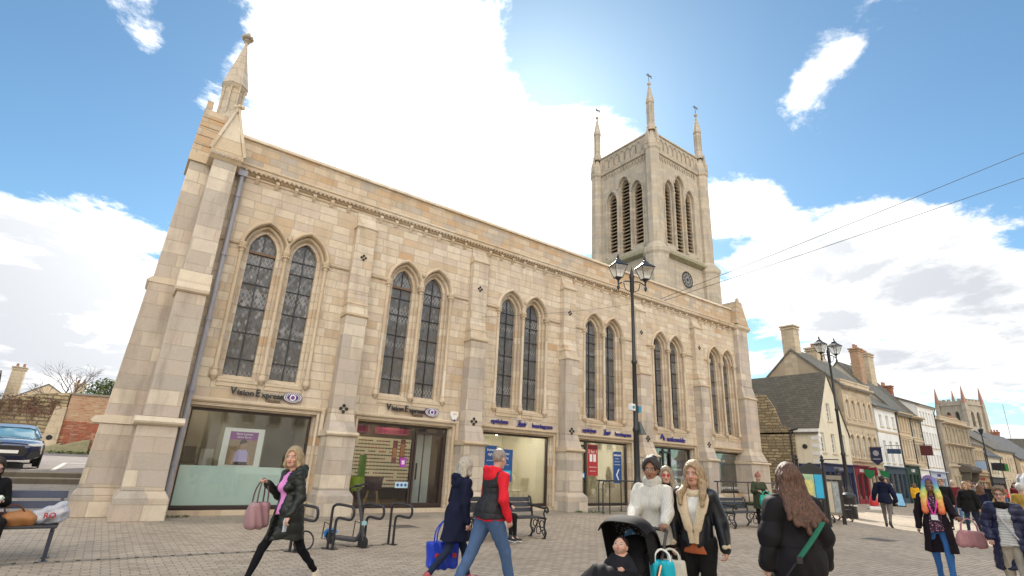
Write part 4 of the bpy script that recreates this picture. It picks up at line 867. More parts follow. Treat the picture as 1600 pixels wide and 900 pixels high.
def house(name, lab, cat, x0, y0, Wd, D, H, wmat, wins, rmat=None, ridge=0, gable='x', cham=(), z0=-.4, hole=None, side=None, parapet=0, cornice=M_DRS, rz=0, surround=None, bars=1, back=True, over=.12, gmat=None, group=None, cornices=()):
    T = thing(name, lab, cat, (x0, y0, 0), rz, group)
    holes = [(archpts(x, w/2, zb, zt) if ar else rect(x-w/2, x+w/2, zb, zt)) for x, zb, zt, w, ar in wins]
    if hole: holes.append(rect(*hole))
    m = MB().plate(rect(0, Wd, z0, H) if not (ridge and gable == 'y') else [(0, z0), (Wd, z0), (Wd, H), (Wd/2, ridge), (0, H)], holes, 0, .3, back=False); m.build('wall', wmat, T)
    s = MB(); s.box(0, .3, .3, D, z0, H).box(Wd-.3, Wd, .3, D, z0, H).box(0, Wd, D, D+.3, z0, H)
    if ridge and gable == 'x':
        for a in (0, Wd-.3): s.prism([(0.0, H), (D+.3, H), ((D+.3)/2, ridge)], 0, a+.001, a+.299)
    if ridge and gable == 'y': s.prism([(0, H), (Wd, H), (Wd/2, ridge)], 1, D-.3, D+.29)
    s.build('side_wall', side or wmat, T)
    if rmat and ridge:
        r = MB()
        if gable == 'x':
            h = D+.3; yo = -over*2; zo = H-(ridge-H)/(h/2)*over*2
            r.prism([(yo, zo), (h/2, ridge), (h-yo, zo), (h-yo, zo+.14), (h/2, ridge+.16), (yo, zo+.14)], 0, -over, Wd+over)
        else:
            zo = H-(ridge-H)/(Wd/2)*over
            r.prism([(-over, zo), (Wd/2, ridge), (Wd+over, zo), (Wd+over, zo+.12), (Wd/2, ridge+.14), (-over, zo+.12)], 1, -over*.5, D+.2)
        r.build('roof', rmat, T)
    if parapet:
        MB().box(0, Wd, .0, .3, H+.001, H+parapet).box(-.03, Wd+.03, -.05, .35, H+parapet, H+parapet+.1).build('parapet', cornice, T)
    for zc, pr in cornices: MB().prism([(0.05, zc-.12), (-pr*.5, zc-.10), (-pr, zc), (-pr, zc+.07), (0.05, zc+.1)], 0, -.02, Wd+.02).build('cornice', cornice, T)
    if ridge and gable == 'x' and not parapet: MB().tube([(-.05, -.2, H-.02), (Wd+.05, -.2, H-.02)], .06, 6).build('gutter', M_DARK, T); MB().tube([(Wd-.08, -.2, H-.02), (Wd-.08, -.06, H-.4), (Wd-.08, -.06, 0)], .045, 6).build('drainpipe', M_DARK, T)
    cache = {}
    for x, zb, zt, w, ar in wins:
        k = (round(w, 2), round(zt-zb, 2))
        if k not in cache: f = cache[k] = window_unit(w, zt-zb, ar, bars, surround)
        else: f = copy_tree(cache[k])
        f.parent = T; f.location = (x, 0, zb)
    for (cx, cy, cw, cd, zb, zt, cmat, pots) in cham:
        c = MB().box(cx-cw/2, cx+cw/2, cy-cd/2, cy+cd/2, zb, zt).box(cx-cw/2-.07, cx+cw/2+.07, cy-cd/2-.07, cy+cd/2+.07, zt-.32, zt-.22).box(cx-cw/2-.1, cx+cw/2+.1, cy-cd/2-.1, cy+cd/2+.1, zt-.12, zt).build('chimney', cmat, T)
        for k in range(pots): MB().lathe([(.13, zt), (.11, zt+.3), (.14, zt+.36)], (cx-cw/2+(k+.5)*cw/pots, cy, 0), 8).build('chimney_pot', M_TERR, c)
    return T
M_TERR = pm('terracotta', (.35, .16, .09), .8, .2, 5, .1)
def shopfront(T, x0, x1, zf, col, nb, fh=.5, glassd=1, lettering=None, lmat=None, stall=.35, y=-.06, doors=1, win=(.5, .42, .3)):
    """timber shopfront on house T (front plane y=0): pilasters, fascia, stallriser, glazing; room behind is one dim box"""
    m = MB().box(x0, x1, y, .12, zf, zf+fh).prism([(y-.02, zf+fh), (y-.22, zf+fh+.05), (y-.22, zf+fh+.11), (.0, zf+fh+.13)], 0, x0-.05, x1+.05)
    n = nb
    for k in range(n+1):
        xx = x0+(x1-x0)*k/n; w = .09 if k in (0, n) else .045
        a = min(max(xx-w, x0), x1-2*w); m.box(a, a+2*w, y, .12, 0, zf)
    m.box(x0, x1, y+.02, .12, 0, stall)
    s = m.build('shopfront', col, T)
    MB().box(x0+.02, x1-.02, .03, .04, stall, zf).build('glass', M_GLASS, s)
    r = MB().m(0)._a([(x0, 1.5, 0), (x1, 1.5, 0), (x1, 1.5, zf), (x0, 1.5, zf)], [(0, 1, 2, 3)])._a([(x0, .1, .05), (x1, .1, .05), (x1, 1.5, .05), (x0, 1.5, .05)], [(0, 1, 2, 3)])._a([(x0, .1, zf), (x1, .1, zf), (x1, 1.5, zf), (x0, 1.5, zf)], [(0, 1, 2, 3)])._a([(x0, .1, 0), (x0, 1.5, 0), (x0, 1.5, zf), (x0, .1, zf)], [(0, 1, 2, 3)])._a([(x1, .1, 0), (x1, 1.5, 0), (x1, 1.5, zf), (x1, .1, zf)], [(0, 1, 2, 3)])
    rnd = random.Random(int(x1*13+zf*7+len(T.name))); k = 0; r.m(1)
    xx = x0+.2
    while xx < x1-.5:
        w = rnd.uniform(.15, .45); r.m(rnd.choice((1, 1, 2, 3))); r.box(xx, xx+w, .5, .8, .3, rnd.uniform(.9, zf-.5)); xx += w+rnd.uniform(.1, .4)
    r.build('display', [pm('room_dim', (.22, .19, .15), .8, .2, 3, 0), pm('goods_pale', win, .7, .3, 9, 0), pm('goods_white', (.6, .58, .53), .7, .2, 9, 0), pm('goods_red', (.35, .08, .07), .7, .2, 9, 0)], s, recalc=False)
    if lettering:
        w = MB(); text_mb(w, lettering, fh*.62, (x0+x1)/2, zf+fh/2, y-.01, .02, bold=.006); w.build('lettering', lmat or M_WHT, s)
    return s
# ---- stone-slate gabled house next to the church
cs = house('gabled_house', 'cream gabled house with a mossy stone slate roof and navy shopfront beside the church', 'building', 34.9, 1.0, 4.6, 7.6, 4.65, M_CREAM,
  [(1.98, 5.35, 6.55, .55, 0), (.55, 3.22, 4.5, .55, 0), (2.1, 3.22, 4.5, .55, 0), (3.65, 3.22, 4.5, .55, 0)], M_SSLATE, 8.7, 'y', hole=(.15, 4.45, 0, 2.5), side=M_CREAM, bars=2, over=.16)
ru = MB().prism([(1.55, -.3), (3.9, -.3), (8.2, -.3), (8.2, 7.2), (3.75, 7.25), (3.25, 7.1), (2.75, 6.3), (2.35, 5.0), (1.55, 4.62)], 0, -.16, -.002)
ru.build('rubble_wall', M_WALLR, cs)
MB().box(-.02, .22, -.02, .12, 2.5, 2.75).box(-.02, .22, -.021, .121, 2.95, 3.2).box(-.02, .22, -.02, .12, 3.4, 3.65).box(-.02, .22, -.02, .12, 3.85, 4.1).box(-.021, .4, -.021, .14, 4.2, 4.4).build('quoins', M_WHITE, cs)
for z in (2.5, 3.0, 3.5, 4.0): MB().box(-.03, .03, .0, .5, z, z+.24).build('quoin', M_WHITE, cs)
MB().tube([(-.22, 1.75, 4.62), (-.22, 1.75, 0)], .05, 8).tube([(-.22, 1.2, 4.7), (-.22, 1.75, 4.62)], .05, 8).build('drainpipe', M_DARK, cs)
MB().prism([(-.1, 4.5), (1.6, 4.5), (1.6, 4.7), (-.1, 4.7)], 0, -.16, -.004).build('eaves_band', M_WHITE, cs)
shopfront(cs, .05, 4.55, 2.0, pm('navy_shop', (.018, .025, .085), .4, .1, 3, 0), 6, .42, lettering='THE CORNER', lmat=M_PIPE, stall=.4)
MB().box(-.05, -.01, .1, 1.5, 2.0, 2.45).box(-.04, -.005, .1, 1.5, 0.2, 2.0).build('side_fascia', pm('navy_side', (.018, .025, .10), .4, .1, 3, 0), cs)
MB().lathe([(0, -.06), (.16, -.06), (.16, 0)], (-.0, .95, 3.55), 12, 'X').lathe([(0, -.09), (.08, -.09), (.08, -.05)], (-.0, .95, 3.55), 10, 'X').build('round_vent', M_DARK, cs)
MB().tube([(.1, -.05, 2.75), (.1, -1.0, 2.75)], .03, 6).build('sign_bracket', M_DARK, cs)
# ---- big house behind it
bh = house('tall_stone_house', 'ochre three storey house with two rows of round arched windows', 'building', 39.52, 1.0, 5.1, 6.2, 8.2, M_GOLD,
  [(.55+.98*k, 5.85, 7.15, .52, 1) for k in range(5)]+[(.55+.98*k, 3.1, 4.65, .56, 1) for k in range(5)], M_SLATE2, 11.2, 'x', hole=(.15, 4.9, 0, 2.45), side=M_TANR, parapet=.35, cornices=((8.15, .32), (5.45, .14), (2.85, .2)), bars=1,
  cham=((.45, 3.4, .9, 1.0, 8.2, 13.3, M_GOLD, 0), (4.0, 3.2, 1.4, .9, 9, 12., M_GOLD, 2)))
ar = MB()
for k in range(5):
    for zt, hw in ((7.15, .26), (4.65, .28)):
        xc = .55+.98*k; zs = zt-hw
        ar.sweep([(xc-hw-.03, zs-1.), (xc-hw-.03, zs)]+[(xc-(hw+.03)*math.cos(a), zs+(hw+.03)*math.sin(a)) for a in [math.pi*j/8 for j in range(9)]]+[(xc+hw+.03, zs-1.)], [(0, 0), (0, .05), (.09, .06), (.11, 0)], 0)
        ar.box(xc-.07, xc+.07, -.1, 0, zt+.02, zt+.26)
split_loose(ar.build('arch_surround', M_DRS, bh))
sf = shopfront(bh, .15, 2.2, 1.95, pm('crimson_shop', (.22, .012, .03), .4, .1, 3, 0), 2, .5, lettering='SALE', stall=.3)
shopfront(bh, 2.5, 4.9, 1.95, pm('pale_shop', (.55, .45, .33), .5, .1, 3, 0), 3, .45, stall=.5)
t = thing('banner_sign', 'dark navy pennant shaped banner hanging from the ochre arched house', 'banner', (42.6, .9, 3.9))
MB().m(0).prism([(-.0, 0), (-.75, 0), (-.75, -.95), (-.37, -1.25), (0, -.95)], 0, -.02, .02).m(1).lathe([(0, -.025), (.2, -.025), (.2, -.021)], (0, -.37, -.4), 12, 'X').box(-.025, -.021, -.62, -.12, -.85, -.78).build('cloth', [pm('banner_navy', (.02, .025, .07), .7, .1, 3, 0), M_PIPE], t)
MB().tube([(0, 0, .03), (0, -.85, .03)], .02, 6).build('bracket', M_DARK, t)
for k, (xx, lab) in enumerate(((40.9, 'green shield flag over the crimson shopfront'), (43.6, 'green shield flag at the far end of the ochre arched house'))):
    t = thing('shield_flag', lab, 'flag', (xx, .85, 2.3)); MB().prism([(-.0, 0), (-.65, -.05), (-.6, -.4), (-.32, -.62), (-.05, -.42)], 0, -.015, .015).build('cloth', pm('flag_green', (.015, .20, .07), .6, .1, 3, 0), t); MB().tube([(0, 0, .02), (0, -.7, -.02)], .015, 6).build('pole', M_DARK, t)
t = thing('flag', 'small crimson shop flag beside the red doorway', 'flag', (41.6, .85, 2.4)); MB().prism([(0, 0), (-.55, .1), (-.6, -.45), (-.1, -.5)], 0, -.015, .015).build('cloth', pm('flag_crimson', (.25, .01, .05), .6, .1, 3, 0), t); MB().tube([(0, 0, 0), (0, -.6, .1)], .015, 6).build('pole', M_DARK, t)
# ---- gabled range behind with central stack, blue slates
hb_ = house('back_house', 'blue slated roof just showing between church corner and tan gable', 'building', 36.2, 9.2, 9, 6, 6.5, M_TANR, [], M_SLATE, 11.0, 'x', cham=((2.2, 3, .5, .5, 10, 12.2, M_GOLD, 0),))
# ---- white house
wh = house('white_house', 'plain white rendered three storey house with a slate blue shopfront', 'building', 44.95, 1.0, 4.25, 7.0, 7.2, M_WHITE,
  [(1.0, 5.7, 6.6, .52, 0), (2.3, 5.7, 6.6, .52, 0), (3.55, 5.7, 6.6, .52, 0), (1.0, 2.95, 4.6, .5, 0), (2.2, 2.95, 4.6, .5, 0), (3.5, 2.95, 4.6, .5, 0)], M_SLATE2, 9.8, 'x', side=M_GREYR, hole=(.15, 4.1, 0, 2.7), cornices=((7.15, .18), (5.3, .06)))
shopfront(wh, .15, 4.1, 2.15, pm('slate_blue_shop', (.035, .065, .10), .4, .1, 3, 0), 4, .4, stall=.35)
t = thing('hanging_sign', 'dark blue rectangular hanging sign on the white house', 'shop sign', (45.6, .9, 3.95)); MB().box(-.03, .03, -1.0, -.1, -.35, 0).build('board', pm('sign_dark_blue', (.03, .06, .12), .5, 0, 3, 0), t); MB().tube([(0, 0, .25), (0, -1.1, .25)], .02, 6).box(-.01, .01, -.9, -.88, 0, .25).box(-.01, .01, -.22, -.2, 0, .25).build('bracket', M_DARK, t)
# ---- buff house with steep gable
b5 = house('buff_house', 'buff stone house with a steep pale gable and large chimney above the white house', 'building', 49.25, 1.0, 3.0, 7.4, 7.1, M_BUFF,
  [(.55+.63*k, 5.6, 6.85, .42, 0) for k in range(4)]+[(.55+.63*k, 3.4, 4.9, .42, 0) for k in range(4)], M_SLATE2, 11.7, 'x', side=M_PALEG, cornices=((7.05, .35), (5.2, .12), (3.0, .15)), hole=(.2, 2.8, 0, 2.6),
  cham=((.6, 2.4, .9, .7, 8.5, 12.9, M_BRK2, 2),), surround=M_DRS)
shopfront(b5, .2, 2.8, 2.2, pm('bottle_green_shop', (.012, .05, .035), .4, .1, 3, 0), 3, .55, lettering='CAFE', stall=.35)
t = thing('hanging_sign', 'maroon rectangular hanging sign beyond the buff house', 'shop sign', (52.9, .9, 4.6)); MB().box(-.03, .03, -.95, -.1, -.8, 0).build('board', pm('sign_maroon', (.10, .02, .025), .5, 0, 3, 0), t); MB().tube([(0, 0, .06), (0, -1.0, .06)], .02, 6).build('bracket', M_DARK, t)
b6 = house('tan_house', 'narrow tan house with deep bracketed eaves and mossy steep roof', 'building', 52.28, 1.0, 2.4, 7.2, 7.0, M_GOLD, [(.5+.7*k, 5.3, 6.7, .42, 0) for k in range(3)]+[(.5+.7*k, 3.3, 4.7, .42, 0) for k in range(3)], M_SSLATE, 11.5, 'x', side=M_TANR, cornices=((6.95, .5), (5.0, .12)), hole=(.2, 2.2, 0, 2.5),
  cham=((.5, 2.8, 1.2, 1.0, 9, 12.9, M_GOLD, 3), (2.0, 4.0, .7, .8, 9.5, 12.4, M_GREYR, 0)))
shopfront(b6, .2, 2.2, 2.1, M_WHITE, 2, .5, stall=.3)
b7 = house('white_terrace_house', 'tall white terrace house with rows of small sash windows far along the street', 'building', 54.72, 1.0, 4.2, 8, 8.3, M_WHITE, [(.6+.75*k, 6.6, 7.7, .42, 0) for k in range(5)]+[(.6+.75*k, 4.6, 5.9, .42, 0) for k in range(5)]+[(.6+.75*k, 2.95, 4.0, .42, 0) for k in range(5)], M_SLATE2, 10., 'x', cornices=((8.25, .25),), hole=(.2, 4.0, 0, 2.5),
  cham=((3.6, 3.5, .6, 1.4, 8.5, 10.6, M_BRK, 3),))
shopfront(b7, .2, 4.0, 2.0, pm('pale_blue_shop', (.42, .48, .60), .5, .1, 3, 0), 4, .5, lettering='HOME', lmat=M_NAVY, stall=.3)
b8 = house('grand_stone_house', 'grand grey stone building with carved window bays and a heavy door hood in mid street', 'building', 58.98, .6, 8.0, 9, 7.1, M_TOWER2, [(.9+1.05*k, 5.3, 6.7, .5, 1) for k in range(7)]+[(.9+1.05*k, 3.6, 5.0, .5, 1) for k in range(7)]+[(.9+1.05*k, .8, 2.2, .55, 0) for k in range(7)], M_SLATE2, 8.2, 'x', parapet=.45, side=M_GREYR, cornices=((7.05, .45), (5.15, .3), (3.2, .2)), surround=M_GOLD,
  cham=((1.0, 2.5, 1.6, .9, 7, 8.8, M_TOWER2, 3),))
hd = MB().prism([(-.9, 2.7), (-1.0, 2.9), (-.95, 3.15), (.0, 3.45), (0, 2.7)], 0, 2.4, 5.4).prism([(-.7, 2.1), (-.5, 1.9), (0, 1.6), (0, 2.7), (-.8, 2.7)], 0, 2.6, 2.85).prism([(-.7, 2.1), (-.5, 1.9), (0, 1.6), (0, 2.7), (-.8, 2.7)], 0, 4.95, 5.2)
hd.build('door_hood', pm('blackened_stone', (.12, .105, .085), .9, .3, 4, .3), b8)
b9 = house('buff_shop_house', 'two storey buff shop building with tall windows and red fascia line', 'building', 67.0, 1.0, 5.5, 7, 5.6, M_BUFF, [(.6+.85*k, 3.3, 4.9, .42, 0) for k in range(6)], M_SLATE2, 6.7, 'x', cornices=((5.55, .25), (2.9, .15)), hole=(.2, 5.3, 0, 2.3), surround=M_DRS)
shopfront(b9, .2, 5.3, 1.95, pm('ochre_shop', (.42, .26, .13), .5, .1, 3, 0), 5, .55, lettering='BARGAINS', lmat=M_RED, stall=.3)
b10 = house('pale_cottage_shops', 'low cream shop row with dormer roof and dark hanging signs', 'building', 72.55, 1.0, 5.6, 6, 4.7, M_CREAM, [(.7+1.1*k, 3.0, 4.0, .5, 0) for k in range(5)], M_SLATE, 7.2, 'x', hole=(.2, 5.4, 0, 2.2), cham=((4.9, 3.2, 1.5, 1.0, 5.5, 8.2, M_BRK, 4),))
shopfront(b10, .2, 5.4, 1.9, pm('black_shop', (.03, .03, .035), .5, .1, 3, 0), 5, .5, stall=.3)
for k, (xx, c, lab) in enumerate(((73.4, (.02, .02, .03), 'black square hanging sign nearest on the low cream shop row'), (74.6, (.025, .025, .03), 'black square hanging sign between another black one and a green one'), (75.9, (.04, .30, .05), 'bright green square hanging sign on the low cream shop row'))):
    t = thing('hanging_sign', lab, 'shop sign', (xx, .9, 3.9)); MB().box(-.03, .03, -.95, -.1, -.7, 0).build('board', pm('sign_colour_%d' % k, c, .5, 0, 3, 0), t); MB().tube([(0, 0, .04), (0, -1., .04)], .02, 6).build('bracket', M_DARK, t)
t = thing('hanging_sign', 'pale blue square hanging sign on the buff shop building', 'shop sign', (67.7, .9, 3.9)); MB().box(-.03, .03, -.95, -.1, -.8, 0).build('board', pm('sign_sky', (.45, .6, .8), .5, 0, 3, 0), t); MB().tube([(0, 0, .04), (0, -1., .04)], .02, 6).build('bracket', M_DARK, t)
b11 = house('gold_gabled_house', 'tall golden stone house with a brown roof beyond the cream shop row', 'building', 78.2, 1.4, 8.5, 7, 5.6, M_GOLD, [(.8+1.2*k, 3.4, 4.8, .5, 0) for k in range(6)]+[(.8+1.2*k, .8, 2.3, .6, 0) for k in range(6)], M_SSLATE, 8.3, 'x', cham=((.8, 3.5, 1.2, 1.0, 6, 9.2, M_GOLD, 3),))
b12 = house('slate_roofed_terrace', 'slate roofed stone terrace at the far end of the street', 'building', 87, 1.0, 14, 7, 4.9, M_BUFF, [(.9+1.4*k, 2.9, 4.1, .55, 0) for k in range(9)]+[(.9+1.4*k, .7, 2.1, .7, 0) for k in range(9)], M_SLATE, 8.2, 'x')
b13 = house('cream_end_building', 'pale cream building closing the end of the street', 'building', 104, 8., 14, 7, 5.0, M_CREAM, [(.9+1.4*k, 2.9, 4.1, .6, 0) for k in range(9)]+[(.9+1.4*k, .7, 2.1, .7, 0) for k in range(9)], M_SSLATE, 8.5, 'x', rz=R_(-75), cham=((2, 3.5, 1, 1, 6, 9.6, M_BRK, 3),))
b14 = house('brown_fascia_building', 'brown boarded canopy building at the right end of the street', 'building', 96, -8., 9, 7, 5.2, pm('brown_board', (.24, .17, .09), .7, .2, 2, .1), [(.9+1.4*k, .7, 2.1, .8, 0) for k in range(5)], M_TIMB, 6.5, 'x', rz=R_(-90), cornices=((5.1, .8),))
b15 = house('dark_gabled_house', 'dark half timbered gable end at the right edge of the street', 'building', 62, -4.9, 8, 9, 4.8, pm('purple_brown_render', (.11, .085, .085), .8, .2, 2, .1), [(1.5, 2.6, 3.8, .8, 0), (4, 2.6, 3.8, .8, 0), (6.5, 2.6, 3.8, .8, 0)], M_SLATE2, 8.0, 'y', rz=R_(-90), over=.5)
MB().box(.0, 8, -.04, 0, 4.5, 4.7).box(.0, .15, -.04, 0, 0, 4.5).box(2.6, 2.8, -.04, 0, 0, 4.5).box(5.2, 5.4, -.04, 0, 0, 4.5).build('timber_frame', M_TIMB, b15)
# ---- second church tower with red pinnacles
T2 = thing('far_church_tower', 'distant battlemented church tower with four reddish pinnacles above the street roofs', 'tower', (152.7, 20.3, 0), R_(-19))
w2, zt2 = 5.8, 19.6
for side in range(4):
    b = MB().plate(rect(0, w2, 0, zt2), [lan2(w2*.34, .5, 1.0, 14.2, 16.8), lan2(w2*.66, .5, 1.0, 14.2, 16.8)], 0, .5, back=False)
    b.prism([(0, 12.3), (-.3, 12.2), (-.3, 12.0), (0, 11.8)], 0, -.3, w2+.3).prism([(0, 18.9), (-.3, 19.0), (-.3, 19.2), (0, 19.3)], 0, -.3, w2+.3)
    k = 0; x = 0
    while x < w2-.4: b.box(x, x+.6, 0, .4, zt2, zt2+.85); b.box(x+.6, min(x+1.1, w2), 0, .4, zt2, zt2+.35); x += 1.1
    o = b.build('tower_wall', M_TOWER2, T2); o.rotation_euler = (0, 0, (0, -math.pi/2, math.pi, math.pi/2)[side]); o.location = ((0, 0, 0), (0, w2, 0), (w2, w2, 0), (w2, 0, 0))[side]
    l = MB()
    for c_ in (.34, .66):
        z = 14.3
        while z < 17.4: l.box(w2*c_-.5, w2*c_+.5, .35, .45, z, z+.2); z += .4
    o = l.build('louvre_slats', M_RISER, T2); o.rotation_euler = (0, 0, (0, -math.pi/2, math.pi, math.pi/2)[side]); o.location = ((0, 0, 0), (0, w2, 0), (w2, w2, 0), (w2, 0, 0))[side]
for cx, cy in ((0, 0), (w2, 0), (w2, w2), (0, w2)):
    MB().hull8((cx-.75, cx+.75, cy-.75, cy+.75), (cx-.62, cx+.62, cy-.62, cy+.62), 0, 12.2).hull8((cx-.52, cx+.52, cy-.52, cy+.52), (cx-.4, cx+.4, cy-.4, cy+.4), 12.2, 19.4).build('corner_buttress', M_TOWER2, T2)
    MB().lathe([(.5, 19.4), (.42, 20.4), (.05, 23.3)], (cx, cy, 0), 4, rot=math.pi/4).build('pinnacle', pm('red_stone', (.36, .19, .14), .9, .2, 2, .2), T2)
MB().box(.5, w2-.5, .5, w2-.5, 19.3, 19.4).build('tower_roof', M_LEAD, T2)
t = thing('aerial_mast', 'thin lattice aerial mast right of the distant tower', 'mast', (112, 6, 0)); MB().tube([(0, 0, 0), (0, 0, 14.2)], .05, 5).tube([(-.5, 0, 13), (.5, 0, 13)], .03, 5).build('pole', M_PIPE, t)

# ================================================================== LEFT BACKGROUND
wl = thing('stone_garden_wall', 'old garden wall of coursed rubble with ivy along its top', 'wall', (-5.2, 23.0, .9), R_(-14))
MB().prism([(-14, 0), (0, 0), (0, 3.3), (-1.5, 3.1), (-3, 2.6), (-14, 2.4)], 1, 0, .5).build('wall', M_WALLR, wl)
wl2 = thing('brick_garden_wall', 'red brick wall with a worn stone patched top behind the fallen stones', 'wall', (-5.2, 22.95, .9), R_(-14))
MB().box(0, 6, 0, .45, 0, 1.75).build('lower_brickwork', M_BRK, wl2); MB().prism([(0.05, 1.75), (6, 1.75), (6, 3.15), (0.05, 3.25)], 1, .03, .42).build('upper_brickwork', M_BRK2, wl2); MB().box(-.05, 6, -.06, .5, 3.2, 3.3).build('coping', M_KERB, wl2)
MB().hull8((-.7, .1, -.25, 0), (-.45, .05, -.12, 0), 0, 2.5).build('stone_buttress', M_GOLD, wl)
def leafcloud(n, blobs, size, seed, tilt=1.):
    rnd = random.Random(seed); m = MB()
    for i in range(n):
        c, r = rnd.choice(blobs); 
        while True:
            p = Vector((rnd.uniform(-1, 1), rnd.uniform(-1, 1), rnd.uniform(-1, 1)))
            if .35 < p.length < 1: break
        p = Vector((c[0]+p.x*r[0], c[1]+p.y*r[1], c[2]+p.z*r[2])); s = size*rnd.uniform(.6, 1.35)
        a = Vector((rnd.gauss(0, 1), rnd.gauss(0, 1), rnd.gauss(0, .7)*tilt)).normalized(); b = a.cross(Vector((rnd.gauss(0, 1), rnd.gauss(0, 1), rnd.gauss(0, 1)))).normalized()
        m.m(rnd.choice((0, 0, 1, 2)))
        m._a([p-a*s, p+b*s*.42, p+a*s, p-b*s*.42], [(0, 1, 2, 3)])
    return m
GL = [pm('leaf_dark', (.045, .075, .02), .6, .25, 3, 0), pm('leaf_mid', (.075, .11, .03), .6, .25, 3, 0), pm('leaf_light', (.13, .17, .045), .6, .25, 3, 0)]
M_BARK = pm('bark', (.14, .105, .085), .9, .25, 8, .4); M_TWIG = pm('dead_stems', (.16, .085, .06), .9, .3, 8, .2)
bl = [((-1-k*.9, .1, 2.75-.02*k), (.8, .35, .38)) for k in range(12)]
iv = leafcloud(2600, bl, .07, 3); iv2 = MB(); rnd = random.Random(5)
for i in range(420):
    x = rnd.uniform(-11, -.4); z = rnd.uniform(2.2, 3.0); iv2.tube([(x, -.02, z), (x+rnd.uniform(-.3, .3), -.14, z-rnd.uniform(0, .4)), (x+rnd.uniform(-.5, .5), -.1, z-rnd.uniform(.3, .9))], .012, 4)
ivt = thing('ivy', 'brown and green ivy hanging over the rubble garden wall', 'ivy', (-5.2, 23.0, .9), R_(-14))
iv.build('leaves', [M_TWIG, M_TWIG, GL[1]], ivt, recalc=False); tag(iv2.build('stems', M_TWIG, ivt, recalc=False), kind='stuff')
# fallen carved stones
for k, (x, y, s, lab) in enumerate(((-5.3, 21.9, (.8, .5, .55), 'leftmost mossy stone block at the foot of the red brick wall'), (-4.35, 21.6, (1.3, .5, .8), 'largest carved stone slab leaning by the red brick wall'), (-3.3, 21.3, (.6, .5, .7), 'small mossy block beside the largest leaning slab'))):
    t = thing('stone_block', lab, 'stone', (x, y, .95), R_(-14+6*k)); m = MB().prism([(-s[0]/2, 0), (s[0]/2, 0), (s[0]/2, s[2]), (s[0]*.2, s[2]*.88), (-s[0]/2, s[2]*.5)], 1, 0, s[1]); m.build('block', pm('mossy_block', (.27, .25, .15), .9, .35, 3, .5), t, bevel=.05)
g = leafcloud(900, [((-5+k*.45, 21.4-k*.1, 1.02), (.4, .35, .10)) for k in range(8)], .05, 9); tag(g.build('verge_weeds', GL, recalc=False), 'green weeds along the foot of the brick wall', 'weeds', kind='stuff')
# evergreen shrub behind the wall + bare tree
sh = thing('evergreen_shrub', 'leafy green evergreen shrub rising behind the red brick wall', 'shrub', (-3.3, 24.5, 1.2))
bl = [((rnd.uniform(-1.3, 1.3), rnd.uniform(-.8, .8), rnd.uniform(2.1, 3.9)), (.5, .5, .4)) for _ in range(26)]+[((.4, 0, 3.2), (1.1, .8, .8))]
leafcloud(4200, bl, .085, 11).build('crown', GL, sh, recalc=False)
tr = MB(); 
for k in range(7): a = rnd.uniform(0, 6.28); tr.tube([(0, 0, 0), (.3*math.cos(a), .3*math.sin(a), 1.6), (1.0*math.cos(a), .7*math.sin(a), 3.3)], [.09, .06, .02], 6)
tr.build('trunk', M_BARK, sh)
def bare_tree(name, lab, loc, H, seed, spread=.5, lv=5, group=None):
    rnd = random.Random(seed); m = MB(); tw = MB()
    def grow(p, d, L, r, k):
        q_ = p+d*L; mid = (p+q_)/2+Vector((rnd.gauss(0, .04), rnd.gauss(0, .04), 0))*L
        (m if k > 2 else tw).tube([p, mid, q_], [r, r*.85, r*.65], 6 if k > 2 else 3)
        if k == 0: return
        for j in range(rnd.choice((2, 3, 3))):
            nd = (d+Vector((rnd.gauss(0, spread), rnd.gauss(0, spread), rnd.gauss(.1, .25)))).normalized(); grow(p+d*L*rnd.uniform(.55, 1.), nd, L*rnd.uniform(.62, .85), r*.6, k-1)
    T = thing(name, lab, 'tree', loc, 0, group); grow(Vector((0, 0, 0)), Vector((0, 0, 1)), H*.33, H*.022, lv)
    m.build('trunk', M_BARK, T, recalc=False); tw.build('crown', M_BARK, T, recalc=False)
bare_tree('bare_tree', 'leafless winter tree with fine twigs behind the garden walls', (-5.2, 27, 1.2), 5.4, 4, .55, 6)
sh = thing('bush', 'yellow green bush cut off by the left edge above the car', 'bush', (-5.95, 4.6, .3)); leafcloud(2400, [((rnd.uniform(-.55, .35), rnd.uniform(-.4, .4), rnd.uniform(.5, 1.35)), (.28, .28, .25)) for _ in range(16)], .055, 21).build('crown', [GL[1], GL[2], pm('leaf_yellow', (.20, .20, .05), .6, .2, 3, 0)], sh, recalc=False)
MB().tube([(0, 0, -.2), (0, 0, .8)], .04, 6).build('stem', M_BARK, sh)
# far houses beyond the wall
for x, y, Wd, H, rg, mt, rm, lab, ch in ((-20.5, 60, 7, 5.2, 8.2, M_BUFF, M_SLATE2, 'far stone house with two chimneys at the left edge', ((1.2, 3, 1., 1., 6, 9.9, M_GOLD, 2), (4.6, 3, 1., 1., 6, 9.4, M_GOLD, 2))), (-13.2, 62, 8, 4.6, 7.2, M_BUFF, M_SLATE2, 'far stone house with a low slate roof beyond the rubble wall', ((1.0, 3, 1.1, 1., 5, 9.0, M_GOLD, 2), (6.5, 3, 1.0, 1., 4, 7.9, M_GOLD, 2))), (-5.0, 64, 10, 4.8, 7.0, M_GREYR, M_SLATE2, 'long far slate roof behind the bare tree', ((4.6, 3, 1.4, 1., 5, 9.6, M_GOLD, 0),))):
    house('far_house', lab, 'building', x, y-3, Wd, 7, H, mt, [(1.5+2*k, 2.2, 3.4, .7, 0) for k in range(int(Wd/2)-1)], rm, rg, 'y' if Wd == 8 else 'x', z0=.8, cham=ch)
bare_tree('bare_tree', 'small bare far tree left of the chimneys at the left edge', (-17., 50, 1.2), 7.5, 14, .5, 5)
